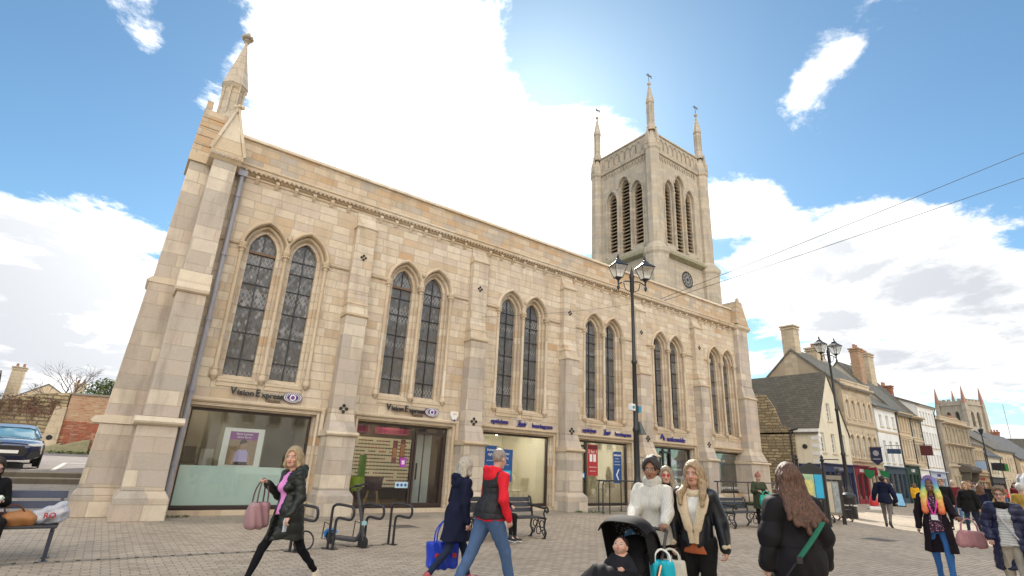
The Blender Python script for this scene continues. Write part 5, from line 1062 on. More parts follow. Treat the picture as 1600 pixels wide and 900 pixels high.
# hidden backdrop across the square so that glass has something to mirror
for k, (x, Wd, H, mt, nm) in enumerate(((-20, 12, 9, M_CREAM, 'cream'), (-7.8, 10, 10.5, M_GOLD, 'golden'), (2.4, 9, 8.5, M_WHITE, 'white'), (11.6, 12, 10, M_BUFF, 'buff'), (23.8, 10, 9, M_TANR, 'tan'), (34, 13, 10, M_CREAM, 'pale'))):
    house('opposite_house', '%s house with sash windows across the square from the church' % nm, 'building', x+Wd, -26, Wd, 8, H, mt, [(1.2+1.8*j, z, z+1.5, .8, 0) for j in range(int(Wd/1.8)) for z in (3.4, 6.2)], M_SLATE2, H+3, 'x', rz=math.pi, surround=M_DRS)

# ================================================================== STREET FURNITURE
def pol(pts, n=5):
    """smooth a polyline (Catmull-Rom)"""
    P = [Vector(p) for p in pts]; out = []
    for i in range(len(P)-1):
        a, b, c, d = P[max(i-1, 0)], P[i], P[i+1], P[min(i+2, len(P)-1)]
        for k in range(n):
            t = k/n; out.append(.5*((2*b)+(c-a)*t+(2*a-5*b+4*c-d)*t*t+(3*b-a-3*c+d)*t**3))
    return out+[P[-1]]
M_BENCH = pm('bench_slat_black', (.035, .037, .045), .42, .25, 5, .1)
def bench(x, y, L, lab, rz=0, grp='cast iron benches in the square'):
    T = thing('bench', lab, 'bench', (x, y, 0), rz, grp)
    for s in (0, 1):
        X = s*L; e = MB()
        e.tube(pol([(X, .0, .43), (X, .05, .25), (X, -.02, .12), (X, .06, 0)]), .024, 6).tube(pol([(X, -.48, .43), (X, -.44, .25), (X, -.50, .12), (X, -.44, 0)]), .024, 6)
        e.tube([(X, -.5, .42), (X, .02, .42)], .022, 6).tube(pol([(X, .0, .42), (X, .03, .6), (X, .10, .82), (X, .16, .86)]), .024, 6)
        e.tube(pol([(X, .06, .68), (X, -.15, .66), (X, -.40, .64), (X, -.53, .66), (X, -.57, .60), (X, -.52, .56), (X, -.48, .6)]), .024, 6).tube(pol([(X, -.46, .62), (X, -.42, .52), (X, -.47, .43)]), .02, 6)
        for cy, cz, r in ((-.36, .30, .075), (-.12, .30, .075), (-.24, .16, .08), (-.05, .14, .05), (-.42, .14, .045)): e.tube([(X, cy+r*math.cos(a), cz+r*math.sin(a)) for a in [k*.6283 for k in range(10)]], .012, 5, closed=True)
        e.tube(pol([(X, -.45, .05), (X, -.3, .22), (X, -.22, .40)]), .014, 5).tube(pol([(X, .03, .05), (X, -.12, .2), (X, -.22, .40)]), .014, 5)
        e.box(X-.04, X+.04, .02, .1, 0, .015).box(X-.04, X+.04, -.48, -.4, 0, .015)
        e.build('end_frame', M_IRON, T, smooth=True)
    m = MB()
    for k in range(6): m.box(0, L, -.49+.083*k, -.425+.083*k, .435, .460)
    m.build('seat', M_BENCH, T, bevel=.006); m = MB()
    for k in range(3): z = .53+.11*k; yy = .035+.045*k; m.prism([(yy, z), (yy+.028, z-.006), (yy+.058, z+.085), (yy+.03, z+.09)], 0, 0, L)
    m.build('backrest', M_BENCH, T, bevel=.005)
    return T
bench(3.55, -5.42, 1.8, 'black cast iron bench behind the man in the quilted gilet')
bench(12.9, -5.5, 1.55, 'black cast iron bench between the railing and the woman in the puffer coat')
bench(19.75, -5.4, 1.55, 'black cast iron bench at the foot of the far double lantern')
bl_ = thing('bench', 'plain slatted dark blue bench at the left edge with bags on it', 'bench', (-5.6, -5.0, 0))
for X in (0, 2.2):
    MB().prism([(.12, .88), (.18, .88), (.02, .40), (-.10, .0), (-.16, .0), (-.04, .42)], 0, X-.02, X+.02).prism([(.0, .38), (-.5, .38), (-.52, .42), (.02, .44)], 0, X-.018, X+.018).box(X-.02, X+.02, -.5, -.46, 0, .38).box(X-.05, X+.05, -.22, -.06, 0, .012).box(X-.05, X+.05, -.55, -.42, 0, .012).build('end_frame', pm('navy_iron', (.03, .035, .06), .4, .1, 4, .05), bl_)
m = MB()
for k in range(4): m.box(-.05, 2.25, -.5+.125*k, -.4+.125*k, .425, .455)
m.build('seat', M_BENCH, bl_, bevel=.006)
m = MB()
for k, z in enumerate((.50, .64, .78)): y = .015+.045*k; m.prism([(y, z), (y+.025, z), (y+.06, z+.10), (y+.035, z+.10)], 0, -.05, 2.25)
m.build('backrest', pm('bench_slat_blue', (.025, .035, .08), .4, .2, 5, .1), bl_, bevel=.005)
# cycle racks
def rack(x, y, lab, ang=-52, side=0):
    T = thing('cycle_rack', lab, 'cycle rack', (x, y, 0), R_(ang), 'row of black cycle racks')
    m = MB().tube(pol([(0, 0, 0), (0, 0, .35), (0, 0, .66), (.04, 0, .72), (.12, 0, .74), (.36, 0, .72), (.42, 0, .69), (.44, 0, .60), (.42, 0, .53), (.36, 0, .50), (.18, 0, .52), (.12, 0, .50), (.10, 0, .42), (.10, 0, .2), (.10, 0, 0)], 4), .024, 10)
    m.build('hoop', M_DARK, T, smooth=True)
    MB().box(-.08, .18, -.06, .06, 0, .012).build('base_plate', M_IRON, T)
    if side: MB().tube([(-.02, 0, .40), (-.18, .08, .42), (-.20, .09, .14), (-.03, 0, .16)], .010, 6).tube([(0, 0, .30), (.10, 0, .30)], .016, 6).build('lock_bar', M_IRON, T)
    return T
rack(-.16, -5.72, 'black bent tube cycle rack half hidden behind the blonde woman in the padded coat'); rack(.50, -5.66, 'second cycle rack from the left, beside the electric scooter', side=1)
rack(1.10, -5.60, 'cycle rack with the electric scooter leaning on it', side=1); rack(1.72, -5.52, 'rightmost cycle rack beyond the electric scooter')
t = thing('cable_lock', 'black looped cable lock lying at the foot of the half hidden rack', 'lock', (-.02, -5.95, 0)); MB().tube([(.16*math.cos(a), .03*math.sin(a*2), .19+.15*math.sin(a)) for a in [k*.3927 for k in range(16)]], .014, 6, closed=True).build('cable', M_DARK, t, smooth=True)
# electric scooter leaning on the rack
es = thing('electric_scooter', 'dark electric kick scooter with a blue rear mudguard leaning on a cycle rack', 'scooter', (.86, -5.92, 0), R_(150))
M_SC = pm('scooter_grey', (.06, .06, .07), .45, .1, 4, .05); M_RUBB = pm('rubber', (.02, .02, .022), .8, .1, 9, .1)
def wheel(mb, c, r, w, ax='Y'): mb.lathe([(r*.75, -w), (r*.93, -w), (r, -w*.5), (r, w*.5), (r*.93, w), (r*.75, w)], c, 24, ax); return mb
for c in ((.0, 0, .11), (-.78, 0, .11)):
    w_ = wheel(MB(), c, .11, .022).build('wheel', M_RUBB, es, smooth=True); MB().lathe([(.0, -.018), (.08, -.018), (.08, .018), (0, .018)], c, 16, 'Y').build('hub', M_SC, w_)
MB().box(-.70, -.14, -.075, .075, .10, .155).prism([(-.14, .10), (-.02, .26), (.02, .34), (-.04, .34), (-.16, .155)], 1, -.03, .03).build('deck', M_SC, es, bevel=.012)
MB().tube([(.02, 0, .13), (-.02, 0, .34), (-.17, 0, 1.03)], [.03, .028, .024], 10).build('stem', M_SC, es, smooth=True)
MB().tube(pol([(-.13, -.24, 1.06), (-.17, -.1, 1.07), (-.17, .1, 1.07), (-.13, .24, 1.06)]), .016, 8).box(-.21, -.12, -.04, .04, 1.05, 1.09).build('handlebar', M_DARK, es, smooth=True)
MB().prism([(-.90, .10), (-.93, .20), (-.84, .27), (-.70, .26), (-.66, .20), (-.72, .22), (-.84, .22), (-.88, .14)], 1, -.045, .045).build('mudguard', pm('scooter_blue', (.02, .18, .5), .4, .1, 4, 0), es)
MB().box(-.02, .05, -.03, .03, .40, .46).build('label_plate', pm('aqua_plate', (.35, .6, .65), .5, .1, 4, 0), es)
es.location = (1.10, -5.80, 0); es.rotation_euler = (R_(8), 0, R_(-63))
# double lantern posts
M_LGL = bpy.data.materials.new('lantern_glass'); M_LGL.use_nodes = True; q_ = NT(M_LGL.node_tree); q_.N.clear()
mx = q_.n('MixShader', {0: .55}); q_.L.new(q_.n('BsdfTransparent', {0: (.9, .93, .93, 1)}).outputs[0], mx.inputs[1]); tl_ = q_.n('MixShader', {0: .5}); q_.L.new(q_.n('BsdfTranslucent', {0: (.8, .8, .78, 1)}).outputs[0], tl_.inputs[1]); q_.L.new(q_.n('BsdfGlossy', {'Color': (.9, .9, .9, 1), 'Roughness': .15}).outputs[0], tl_.inputs[2]); q_.L.new(tl_.outputs[0], mx.inputs[2]); q_.L.new(mx.outputs[0], q_.n('OutputMaterial').inputs[0])
def lamp_post(x, y, H, lab, rz=0, box=False):
    T = thing('street_lamp', lab, 'street lamp', (x, y, 0), rz, 'double headed lantern posts')
    MB().lathe([(.20, 0), (.20, .10), (.16, .14), (.15, 1.0), (.18, 1.04), (.17, 1.12), (.10, 1.25), (.085, 1.4), (.08, 2.6), (.10, 2.64), (.10, 2.7), (.075, 2.76), (.062, 4.6), (.085, 4.63), (.085, 4.69), (.058, 4.74), (.045, H-.9), (.07, H-.85), (.07, H-.4), (.09, H-.35), (.06, H-.25), (.015, H-.05), (.0, H+.05)], seg=12).build('post', M_IRON, T, smooth=True)
    for s in (-1, 1):
        ang = R_(-12); cx, cy = s*.44*math.cos(ang), s*.44*math.sin(ang); z = H-.40
        b = MB().tube(pol([(0, 0, H-.52), (cx*.5, cy*.5, H-.50), (cx, cy, H-.62)]), .022, 6).tube(pol([(0, 0, H-.85), (cx*.45, cy*.45, H-.78), (cx*.6, cy*.6, H-.56)]), .015, 6)
        b.lathe([(.0, z-.42), (.035, z-.38), (.05, z-.30), (.025, z-.25), (.03, z-.1), (.09, z-.03), (.11, z)], (cx, cy, 0), 8); b.build('bracket', M_IRON, T, smooth=True)
        f = MB(); lo, hi, h = .105, .22, .40
        for ax, ay in ((-1, -1), (1, -1), (1, 1), (-1, 1)):
            f.tube([(cx+ax*lo, cy+ay*lo, z), (cx+ax*hi, cy+ay*hi, z+h)], .012, 5)
        for (r, zz, t_) in ((lo, z, .014), (hi, z+h, .018)):
            f.tube([(cx-r, cy-r, zz), (cx+r, cy-r, zz), (cx+r, cy+r, zz), (cx-r, cy+r, zz)], t_, 5, closed=True)
        f.hull8((cx-.25, cx+.25, cy-.25, cy+.25), (cx-.10, cx+.10, cy-.10, cy+.10), z+h, z+h+.14).hull8((cx-.10, cx+.10, cy-.10, cy+.10), (cx-.06, cx+.06, cy-.06, cy+.06), z+h+.14, z+h+.22).lathe([(.08, z+h+.22), (.03, z+h+.27), (.045, z+h+.31), (.0, z+h+.42)], (cx, cy, 0), 8)
        l = f.build('lantern', M_IRON, T); g = MB(); n = 4
        c4 = [(-1, -1), (1, -1), (1, 1), (-1, 1)]
        for k in range(4):
            a, c = c4[k], c4[(k+1) % 4]; g._a([(cx+a[0]*lo, cy+a[1]*lo, z+.01), (cx+c[0]*lo, cy+c[1]*lo, z+.01), (cx+c[0]*hi, cy+c[1]*hi, z+h), (cx+a[0]*hi, cy+a[1]*hi, z+h)], [(0, 1, 2, 3)])
        g.build('lantern_glass', M_LGL, l)
    return T
L1 = lamp_post(9.22, -5.32, 7.75, 'black double lantern post rising in front of the fourth shopfront', R_(-20))
L2 = lamp_post(24.1, -4.75, 7.75, 'black double lantern post standing before the cream gabled house', R_(-10))
t = thing('street_lamp', 'single headed black lamp post far along the street', 'street lamp', (66, -.6, 0)); MB().lathe([(.12, 0), (.07, .8), (.05, 6.4)], seg=8).build('post', M_IRON, t); MB().lathe([(.1, 6.4), (.22, 6.8), (.25, 6.85), (0, 7.1)], seg=8).build('lantern', M_IRON, t)
t = thing('camera_cluster', 'small blue and white camera box on the near lamp post', 'camera', (9.22, -5.32, 3.2)); MB().box(-.24, -.08, -.08, .08, 0, .2).build('housing', M_WHT, t, bevel=.02); MB().lathe([(0, -.09), (.05, -.09), (.05, -.02)], (-.17, 0, .1), 10, 'Y').box(.08, .2, -.06, .06, -.02, .16).build('lens', pm('camera_blue', (.05, .25, .4), .3, 0, 3, 0), t)
t = thing('loudspeaker', 'grey horn hanging on the near lamp post below the camera box', 'loudspeaker', (9.22, -5.32, 2.55)); MB().hull8((.05, .28, -.16, .16), (.08, .14, -.06, .06), 0, .36).build('horn', pm('horn_grey', (.10, .11, .10), .6, .1, 3, 0), t)
t = thing('litter_bin', 'black bin against the foot of the far lantern post', 'litter bin', (23.4, -5.0, 0)); MB().lathe([(.24, 0), (.26, .05), (.27, .8), (.30, .84), (.28, .95), (.12, 1.05)], seg=14).build('body', M_IRON, t, smooth=True); MB().lathe([(.275, .5), (.282, .5), (.282, .56), (.275, .56)], seg=14).build('band', pm('pale_band', (.6, .6, .55), .5, 0, 3, 0), t)
# overhead wires
def wire(a, b, sag, lab, r=.012):
    t = thing('overhead_wire', lab, 'wire', a); d = Vector(b)-Vector(a); n = 28
    MB().tube([d*(k/n)-Vector((0, 0, 4*sag*(k/n)*(1-k/n))) for k in range(n+1)], r, 4).build('cable', M_DARK, t)
wire((17.42, -0.05, 9.64), (23.23, -14.02, 14.15), .05, 'upper of two thin wires crossing the sky to the right', .013)
wire((17.61, -0.05, 9.58), (23.46, -13.78, 13.18), .05, 'lower of two thin wires crossing the sky to the right', .013)
wire((6.74, -.52, 6.5), (17.42, -0.05, 9.64), .15, 'thin cable drawn level across the church front to the pair of overhead wires', .007)
# railings
M_RAIL = pm('railing_black', (.03, .03, .033), .4, .1, 5, .05)
def railing(x0, x1, y, n, h, lab, ramp=0):
    t = thing('railing', lab, 'railing', (x0, y, 0)); L = x1-x0
    MB().tube(pol([(0, 0, h-.12), (.05, 0, h-.02), (.14, 0, h), (L, 0, h)], 4), .028, 8).tube([(.0, 0, h*.28), (L, 0, h*.28)], .014, 6).build('handrail', M_RAIL, t, smooth=True)
    for k in range(n): MB().tube([(L*k/(n-1), 0, 0), (L*k/(n-1), 0, h-.03 if k else h-.12)], .024, 8).build('post', M_RAIL, t)
railing(12.15, 14.6, -.95, 3, 1.12, 'black handrail in front of the fourth shopfront'); railing(19.55, 24.6, -1.15, 5, 1.22, 'long black handrail in front of the sixth shopfront'); railing(11.75, 12.1, -1.55, 2, 1.12, 'short return of black handrail beside the fourth buttress')
t = thing('entrance_ramp', 'low stone ramp with mossy edge behind the railing at the fourth shop', 'ramp', (11.9, -.9, 0)); MB().prism([(0, 0), (7.6, 0), (7.6, .13), (1, .10), (0, .01)], 1, 0, .84).build('slab', M_KERB, t); MB().prism([(0, 0), (8, 0), (8, .02), (0, .02)], 1, -.1, -.01).build('edge', pm('moss_edge', (.15, .15, .07), .9, .4, 5, .4), t)
pt = MB().box(19.6, 24.6, -1.5, -1.2, 0, .22).build('planter_kerb', M_KERB); tag(pt, 'low stone kerb of the planted strip under the long handrail', 'kerb')
g = leafcloud(2600, [((19.7+k*.35, -1.35, .28), (.3, .16, .09)) for k in range(15)], .05, 31); tag(g.build('ground_cover', GL, recalc=False), 'low dark ground cover in the strip under the long handrail', 'ground cover', kind='stuff')
g = leafcloud(260, [((11.75, -1.1, .04), (.5, .25, .05)), ((11.2, -.9, .03), (.2, .12, .04)), ((-1.3, -.25, .03), (.25, .08, .03)), ((2.0, -.3, .03), (.3, .08, .03))], .035, 33); tag(g.build('moss_tufts', GL, recalc=False), 'small tufts of moss and weeds along the wall foot', 'moss', kind='stuff')
# notice boards
def finial(mb, x, z, y=0): mb.lathe([(.04, z), (.07, z+.03), (.03, z+.07), (.085, z+.13), (.04, z+.2), (.06, z+.24), (.0, z+.34)], (x, y, 0), 8); return mb
def nboard(x, y, rz):
    t = thing('notice_board', 'black framed notice board with arched top, finials and a map poster', 'notice board', (x, y, 0), rz)
    p = MB().tube([(-.42, 0, 0), (-.42, 0, 2.05)], .05, 8).tube([(.42, 0, 0), (.42, 0, 2.05)], .05, 8); finial(finial(p, -.42, 2.05), .42, 2.05); p.build('post', M_IRON, t, smooth=True)
    b = MB().m(0).prism([(-.38, .85), (.38, .85), (.38, 1.85), (.2, 2.02), (0, 2.1), (-.2, 2.02), (-.38, 1.85)], 1, -.05, .05).m(1).box(-.33, .06, -.06, -.05, .92, 1.7).m(2).box(.08, .33, -.06, -.05, .92, 1.7).m(3).box(-.25, -.0, -.065, -.06, 1.0, 1.5)
    b.build('board', [M_IRON, pm('map_green', (.35, .5, .32), .5, .3, 9, 0), pm('map_cyan', (.03, .38, .62), .5, .1, 5, 0), pm('map_yellow', (.6, .55, .2), .5, .3, 12, 0)], t)
nb = nboard(17.3, -6.35, R_(-50))
t = thing('information_stand', 'slim stone coloured double information stand with ball finials by the notice board', 'notice board', (19.2, -6.15, 0), R_(-40))
for sx in (-.32, .32): MB().box(sx-.05, sx+.05, -.05, .05, 0, 1.75).lathe([(.05, 1.75), (.03, 1.8), (.085, 1.87), (.06, 1.95), (0, 1.97)], (sx, 0, 0), 10).build('post', M_IRON, t)
MB().box(-.38, .38, -.07, .07, 1.55, 1.7).m(0).box(-.28, .28, -.03, .03, .3, 1.5).build('panel', M_KERB, t); MB().m(0).box(-.22, .0, -.036, -.03, .4, 1.45).m(1).box(.03, .24, -.036, -.03, .4, 1.45).build('poster', [pm('poster_bone', (.52, .47, .36), .6, .1, 6, 0), pm('poster_mixed', (.30, .34, .36), .6, .5, 12, 0)], t)
t = thing('lectern_sign', 'small slanted blue panel on a black stand beside the notice board', 'sign', (17.6, -6.0, 0), R_(-30)); MB().box(-.03, .03, -.03, .03, 0, 1.25).box(-.5, .5, -.03, .03, 1.0, 1.1).build('stand', M_IRON, t); MB().hull8((-.5, .5, -.3, -.25), (-.5, .5, .2, .25), 1.2, 1.45).build('panel', pm('panel_sky', (.1, .4, .6), .5, .1, 5, 0), t)
# boards on the pavement
for x, y, c, w_, h_, lab in ((40.5, -1.1, (.18, .42, .62), .6, .9, 'pale blue pavement sign outside the slate blue shopfront'), (44.0, -1.6, (.45, .20, .16), .9, 1.1, 'salmon red pavement sign beside the pale blue one')):
    t = thing('pavement_sign', lab, 'sign', (x, y, 0), R_(-40)); MB().hull8((-w_/2, w_/2, -.25, -.22), (-w_/2, w_/2, -.03, 0), 0, h_).hull8((-w_/2, w_/2, .22, .25), (-w_/2, w_/2, 0, .03), 0, h_).build('frame', M_IRON, t); MB().hull8((-w_/2+.06, w_/2-.06, -.262, -.25), (-w_/2+.06, w_/2-.06, -.052, -.03), .08, h_-.08).build('face', pm('sign_face_%d' % int(x), c, .5, .25, 8, 0), t)
t = thing('toy_ride', 'bright red and white coin operated ride by the ochre arched house', 'ride', (33.2, -2.3, 0), R_(30)); MB().lathe([(.0, .15), (.2, .2), (.26, .35), (.2, .6), (.08, .85), (0, .9)], seg=14).ico((.3, 0, .5), .16, 2).build('body', pm('ride_red', (.55, .02, .03), .3, .1, 4, 0, coat=.5), t, smooth=True); MB().box(-.45, .5, -.3, .3, 0, .18).ico((.5, -.2, .62), .08, 1).build('base', M_WHT, t, bevel=.03)
# parked car, far left
M_CARB = pm('car_blue', (.008, .018, .065), .22, .05, 2, 0, metal=.3, coat=1.); M_CGL = pm('car_glass', (.10, .22, .30), .05, .1, 2, 0); M_CHR = pm('chrome', (.6, .6, .62), .15, .02, 2, 0, metal=1.); M_TYRE = pm('tyre', (.018, .018, .02), .85, .1, 20, .1)
def build_car(loc, rz):
    T = thing('parked_car', 'dark blue fastback saloon car parked on the upper road by the garden wall', 'car', loc, rz)
    # stations along length (x), each a half-section (y,z) list ; front at -x... nose points to -Y locally
    st = []; L = 4.7
    S = [(-2.35, .62, .30, .62, .66), (-2.28, .80, .22, .70, .78), (-2.0, .89, .20, .78, .86), (-1.45, .92, .22, .84, .94), (-.95, .925, .22, .88, .99), (-.2, .925, .22, .90, 1.0), (.9, .925, .22, .92, 1.02), (1.6, .92, .24, .93, 1.04), (2.05, .88, .28, .92, 1.05), (2.3, .80, .34, .85, .98), (2.36, .68, .42, .75, .86)]
    m = MB(); vs = []; n = 0
    for (y, w, zb, zs, zt) in S:
        half = [(w*.80, zb), (w*.97, zb+.10), (w*1.0, (zb+zs)/2), (w*.985, zs-.04), (w*.93, zs+.02), (w*.6, zt-.02), (0, zt)]
        ring = [(x, z) for x, z in half]+[(-x, z) for x, z in half[-2::-1]]
        n = len(ring); vs += [(x, y, z) for x, z in ring]
    fs = [(i*n+j, i*n+(j+1) % n, (i+1)*n+(j+1) % n, (i+1)*n+j) for i in range(len(S)-1) for j in range(n)]+[tuple(range(n))[::-1], tuple((len(S)-1)*n+j for j in range(n))]
    m._a(vs, fs); b = m.build('body', M_CARB, T, smooth=True); b.modifiers.new('s', 'SUBSURF').levels = 1; b.modifiers['s'].render_levels = 2
    # cabin
    C = [(-.95, .74, .96, .97), (-.35, .72, .98, 1.26), (.15, .70, .98, 1.37), (.75, .69, .99, 1.37), (1.35, .70, 1.0, 1.24), (2.0, .74, 1.02, 1.06)]
    def cab(mb, k0, k1, sc, dz, lo=0):
        vs = []
        for (y, w, z0, z1) in C[k0:k1]:
            ring = [(w*sc*1.08, z0-.02), (w*sc*.98, z0+(z1-z0)*.55), (w*sc*.84, z1-.04+dz), (w*sc*.6, z1+dz), (0, z1+.02+dz), (-w*sc*.6, z1+dz), (-w*sc*.84, z1-.04+dz), (-w*sc*.98, z0+(z1-z0)*.55), (-w*sc*1.08, z0-.02)]
            vs += [(x, y, z) for x, z in ring]
        n = 9; k = k1-k0
        mb._a(vs, [(i*n+j, i*n+j+1, (i+1)*n+j+1, (i+1)*n+j) for i in range(k-1) for j in range(n-1)]+[tuple(range(n))[::-1], tuple((k-1)*n+j for j in range(n))])
    m = MB(); cab(m, 0, 6, 1., 0); m.build('windows', M_CGL, T, smooth=True)
    m = MB()
    for (y, w, z0, z1), (y2, w2_, z02, z12) in zip(C[1:4], C[2:5]):
        m._a([(-w*.82, y, z1-.01), (w*.82, y, z1-.01), (w2_*.82, y2, z12-.01), (-w2_*.82, y2, z12-.01), (-w*.5, y, z1+.035), (w*.5, y, z1+.035), (w2_*.5, y2, z12+.035), (-w2_*.5, y2, z12+.035)], [(4, 5, 6, 7), (0, 4, 7, 3), (5, 1, 2, 6)])
    for s in (-1, 1):
        m.tube([(s*.78, -.98, .98), (s*.62, -.35, 1.27), (s*.585, .15, 1.365), (s*.575, .75, 1.365), (s*.60, 1.35, 1.24), (s*.78, 2.0, 1.04)], .025, 6).tube([(s*.71, .28, 1.0), (s*.59, .3, 1.36)], .03, 5)
    m.build('roof', pm('car_grey', (.20, .20, .21), .25, .05, 2, 0, metal=.4, coat=1.), T, smooth=True)
    for s in (-1, 1):
        for y in (-1.42, 1.42):
            w = MB().lathe([(.22, -.10), (.31, -.10), (.335, -.07), (.335, .07), (.31, .10), (.22, .10)], (s*.83, y, .335), 28, 'X').build('wheel', M_TYRE, T, smooth=True)
            r = MB().lathe([(.0, s*.07), (.05, s*.085), (.06, s*.06), (.20, s*.06), (.225, s*.10), (.235, s*.10)], (s*.83, y, .335), 20, 'X')
            for k in range(5): a = k*1.2566; r.tube([(s*.905, y, .335), (s*.905, y+.2*math.cos(a), .335+.2*math.sin(a))], .025, 5)
            r.build('rim', M_CHR, w)
            MB().lathe([(.36, -.02), (.40, -.02), (.40, .02), (.36, .02)], (s*.905, y, .335), 28, 'X').build('wheel_arch', M_DARK, T)
        MB().prism([(s*.45, .66), (s*.80, .70), (s*.86, .76), (s*.80, .79), (s*.45, .74)], 1, -2.30, -1.98).build('headlight', pm('headlight', (.65, .7, .75), .1, .05, 2, 0), T)
        MB().lathe([(0, -.04), (.09, -.04), (.10, .0), (.07, .06)], (s*1.0, -.62, 1.0), 10, 'Y').build('mirror', M_DARK, T)
        MB().prism([(s*.50, .30), (s*.86, .34), (s*.80, .56), (s*.56, .50)], 1, -2.34, -2.15).build('air_intake', M_DARK, T)
        for y in (-.1, .75): MB().box(s*.925-.012, s*.925+.012, y, y+.18, .80, .83).build('handle', M_CHR, T)
    MB().prism([(-.42, .36), (.42, .36), (.50, .52), (.36, .68), (-.36, .68), (-.50, .52)], 1, -2.37, -2.3).build('grille', M_DARK, T)
    MB().box(-.26, .26, -2.40, -2.38, .44, .54).build('number_plate', M_WHT, T)
    MB().box(-.72, .72, 2.33, 2.38, .74, .80).build('rear_light', M_RED, T)
    return T
build_car((-5.8, 10.9, .70), R_(6))
# van, far right
vn = thing('delivery_van', 'pale blue white panel van parked far down the street on the right', 'van', (40.8, -8.4, 0), R_(-75))
M_VAN = pm('van_white', (.62, .68, .76), .35, .04, 2, 0, coat=.4)
MB().prism([(-1.0, .35), (-1.0, 1.2), (-.95, 2.1), (-.8, 2.38), (.8, 2.38), (.95, 2.1), (1.0, 1.2), (1.0, .35)], 1, -1.6, 2.6).hull8((-1., 1., -2.7, -1.6), (-.9, .9, -2.3, -1.6), .35, 1.25).hull8((-.9, .9, -2.3, -1.6), (-.8, .8, -1.65, -1.6), 1.25, 2.3).build('body', M_VAN, vn, bevel=.05)
MB().hull8((-.84, .84, -2.36, -1.7), (-.74, .74, -1.76, -1.7), 1.3, 2.1).build('windscreen', M_CGL, vn); MB().box(-.85, .85, 2.6, 2.62, .9, 1.9).box(-.3, .3, 2.61, 2.65, 2.28, 2.34).build('rear_door', M_VAN, vn)
for s in (-.9, .9):
    for y in (-1.7, 1.7): MB().lathe([(.0, -.12), (.33, -.12), (.35, 0), (.33, .12), (0, .12)], (s, y, .35), 20, 'X').build('wheel', M_TYRE, vn)
    MB().box(s-.06, s+.06, 2.6, 2.64, .8, 1.3).build('tail_light', M_RED, vn)
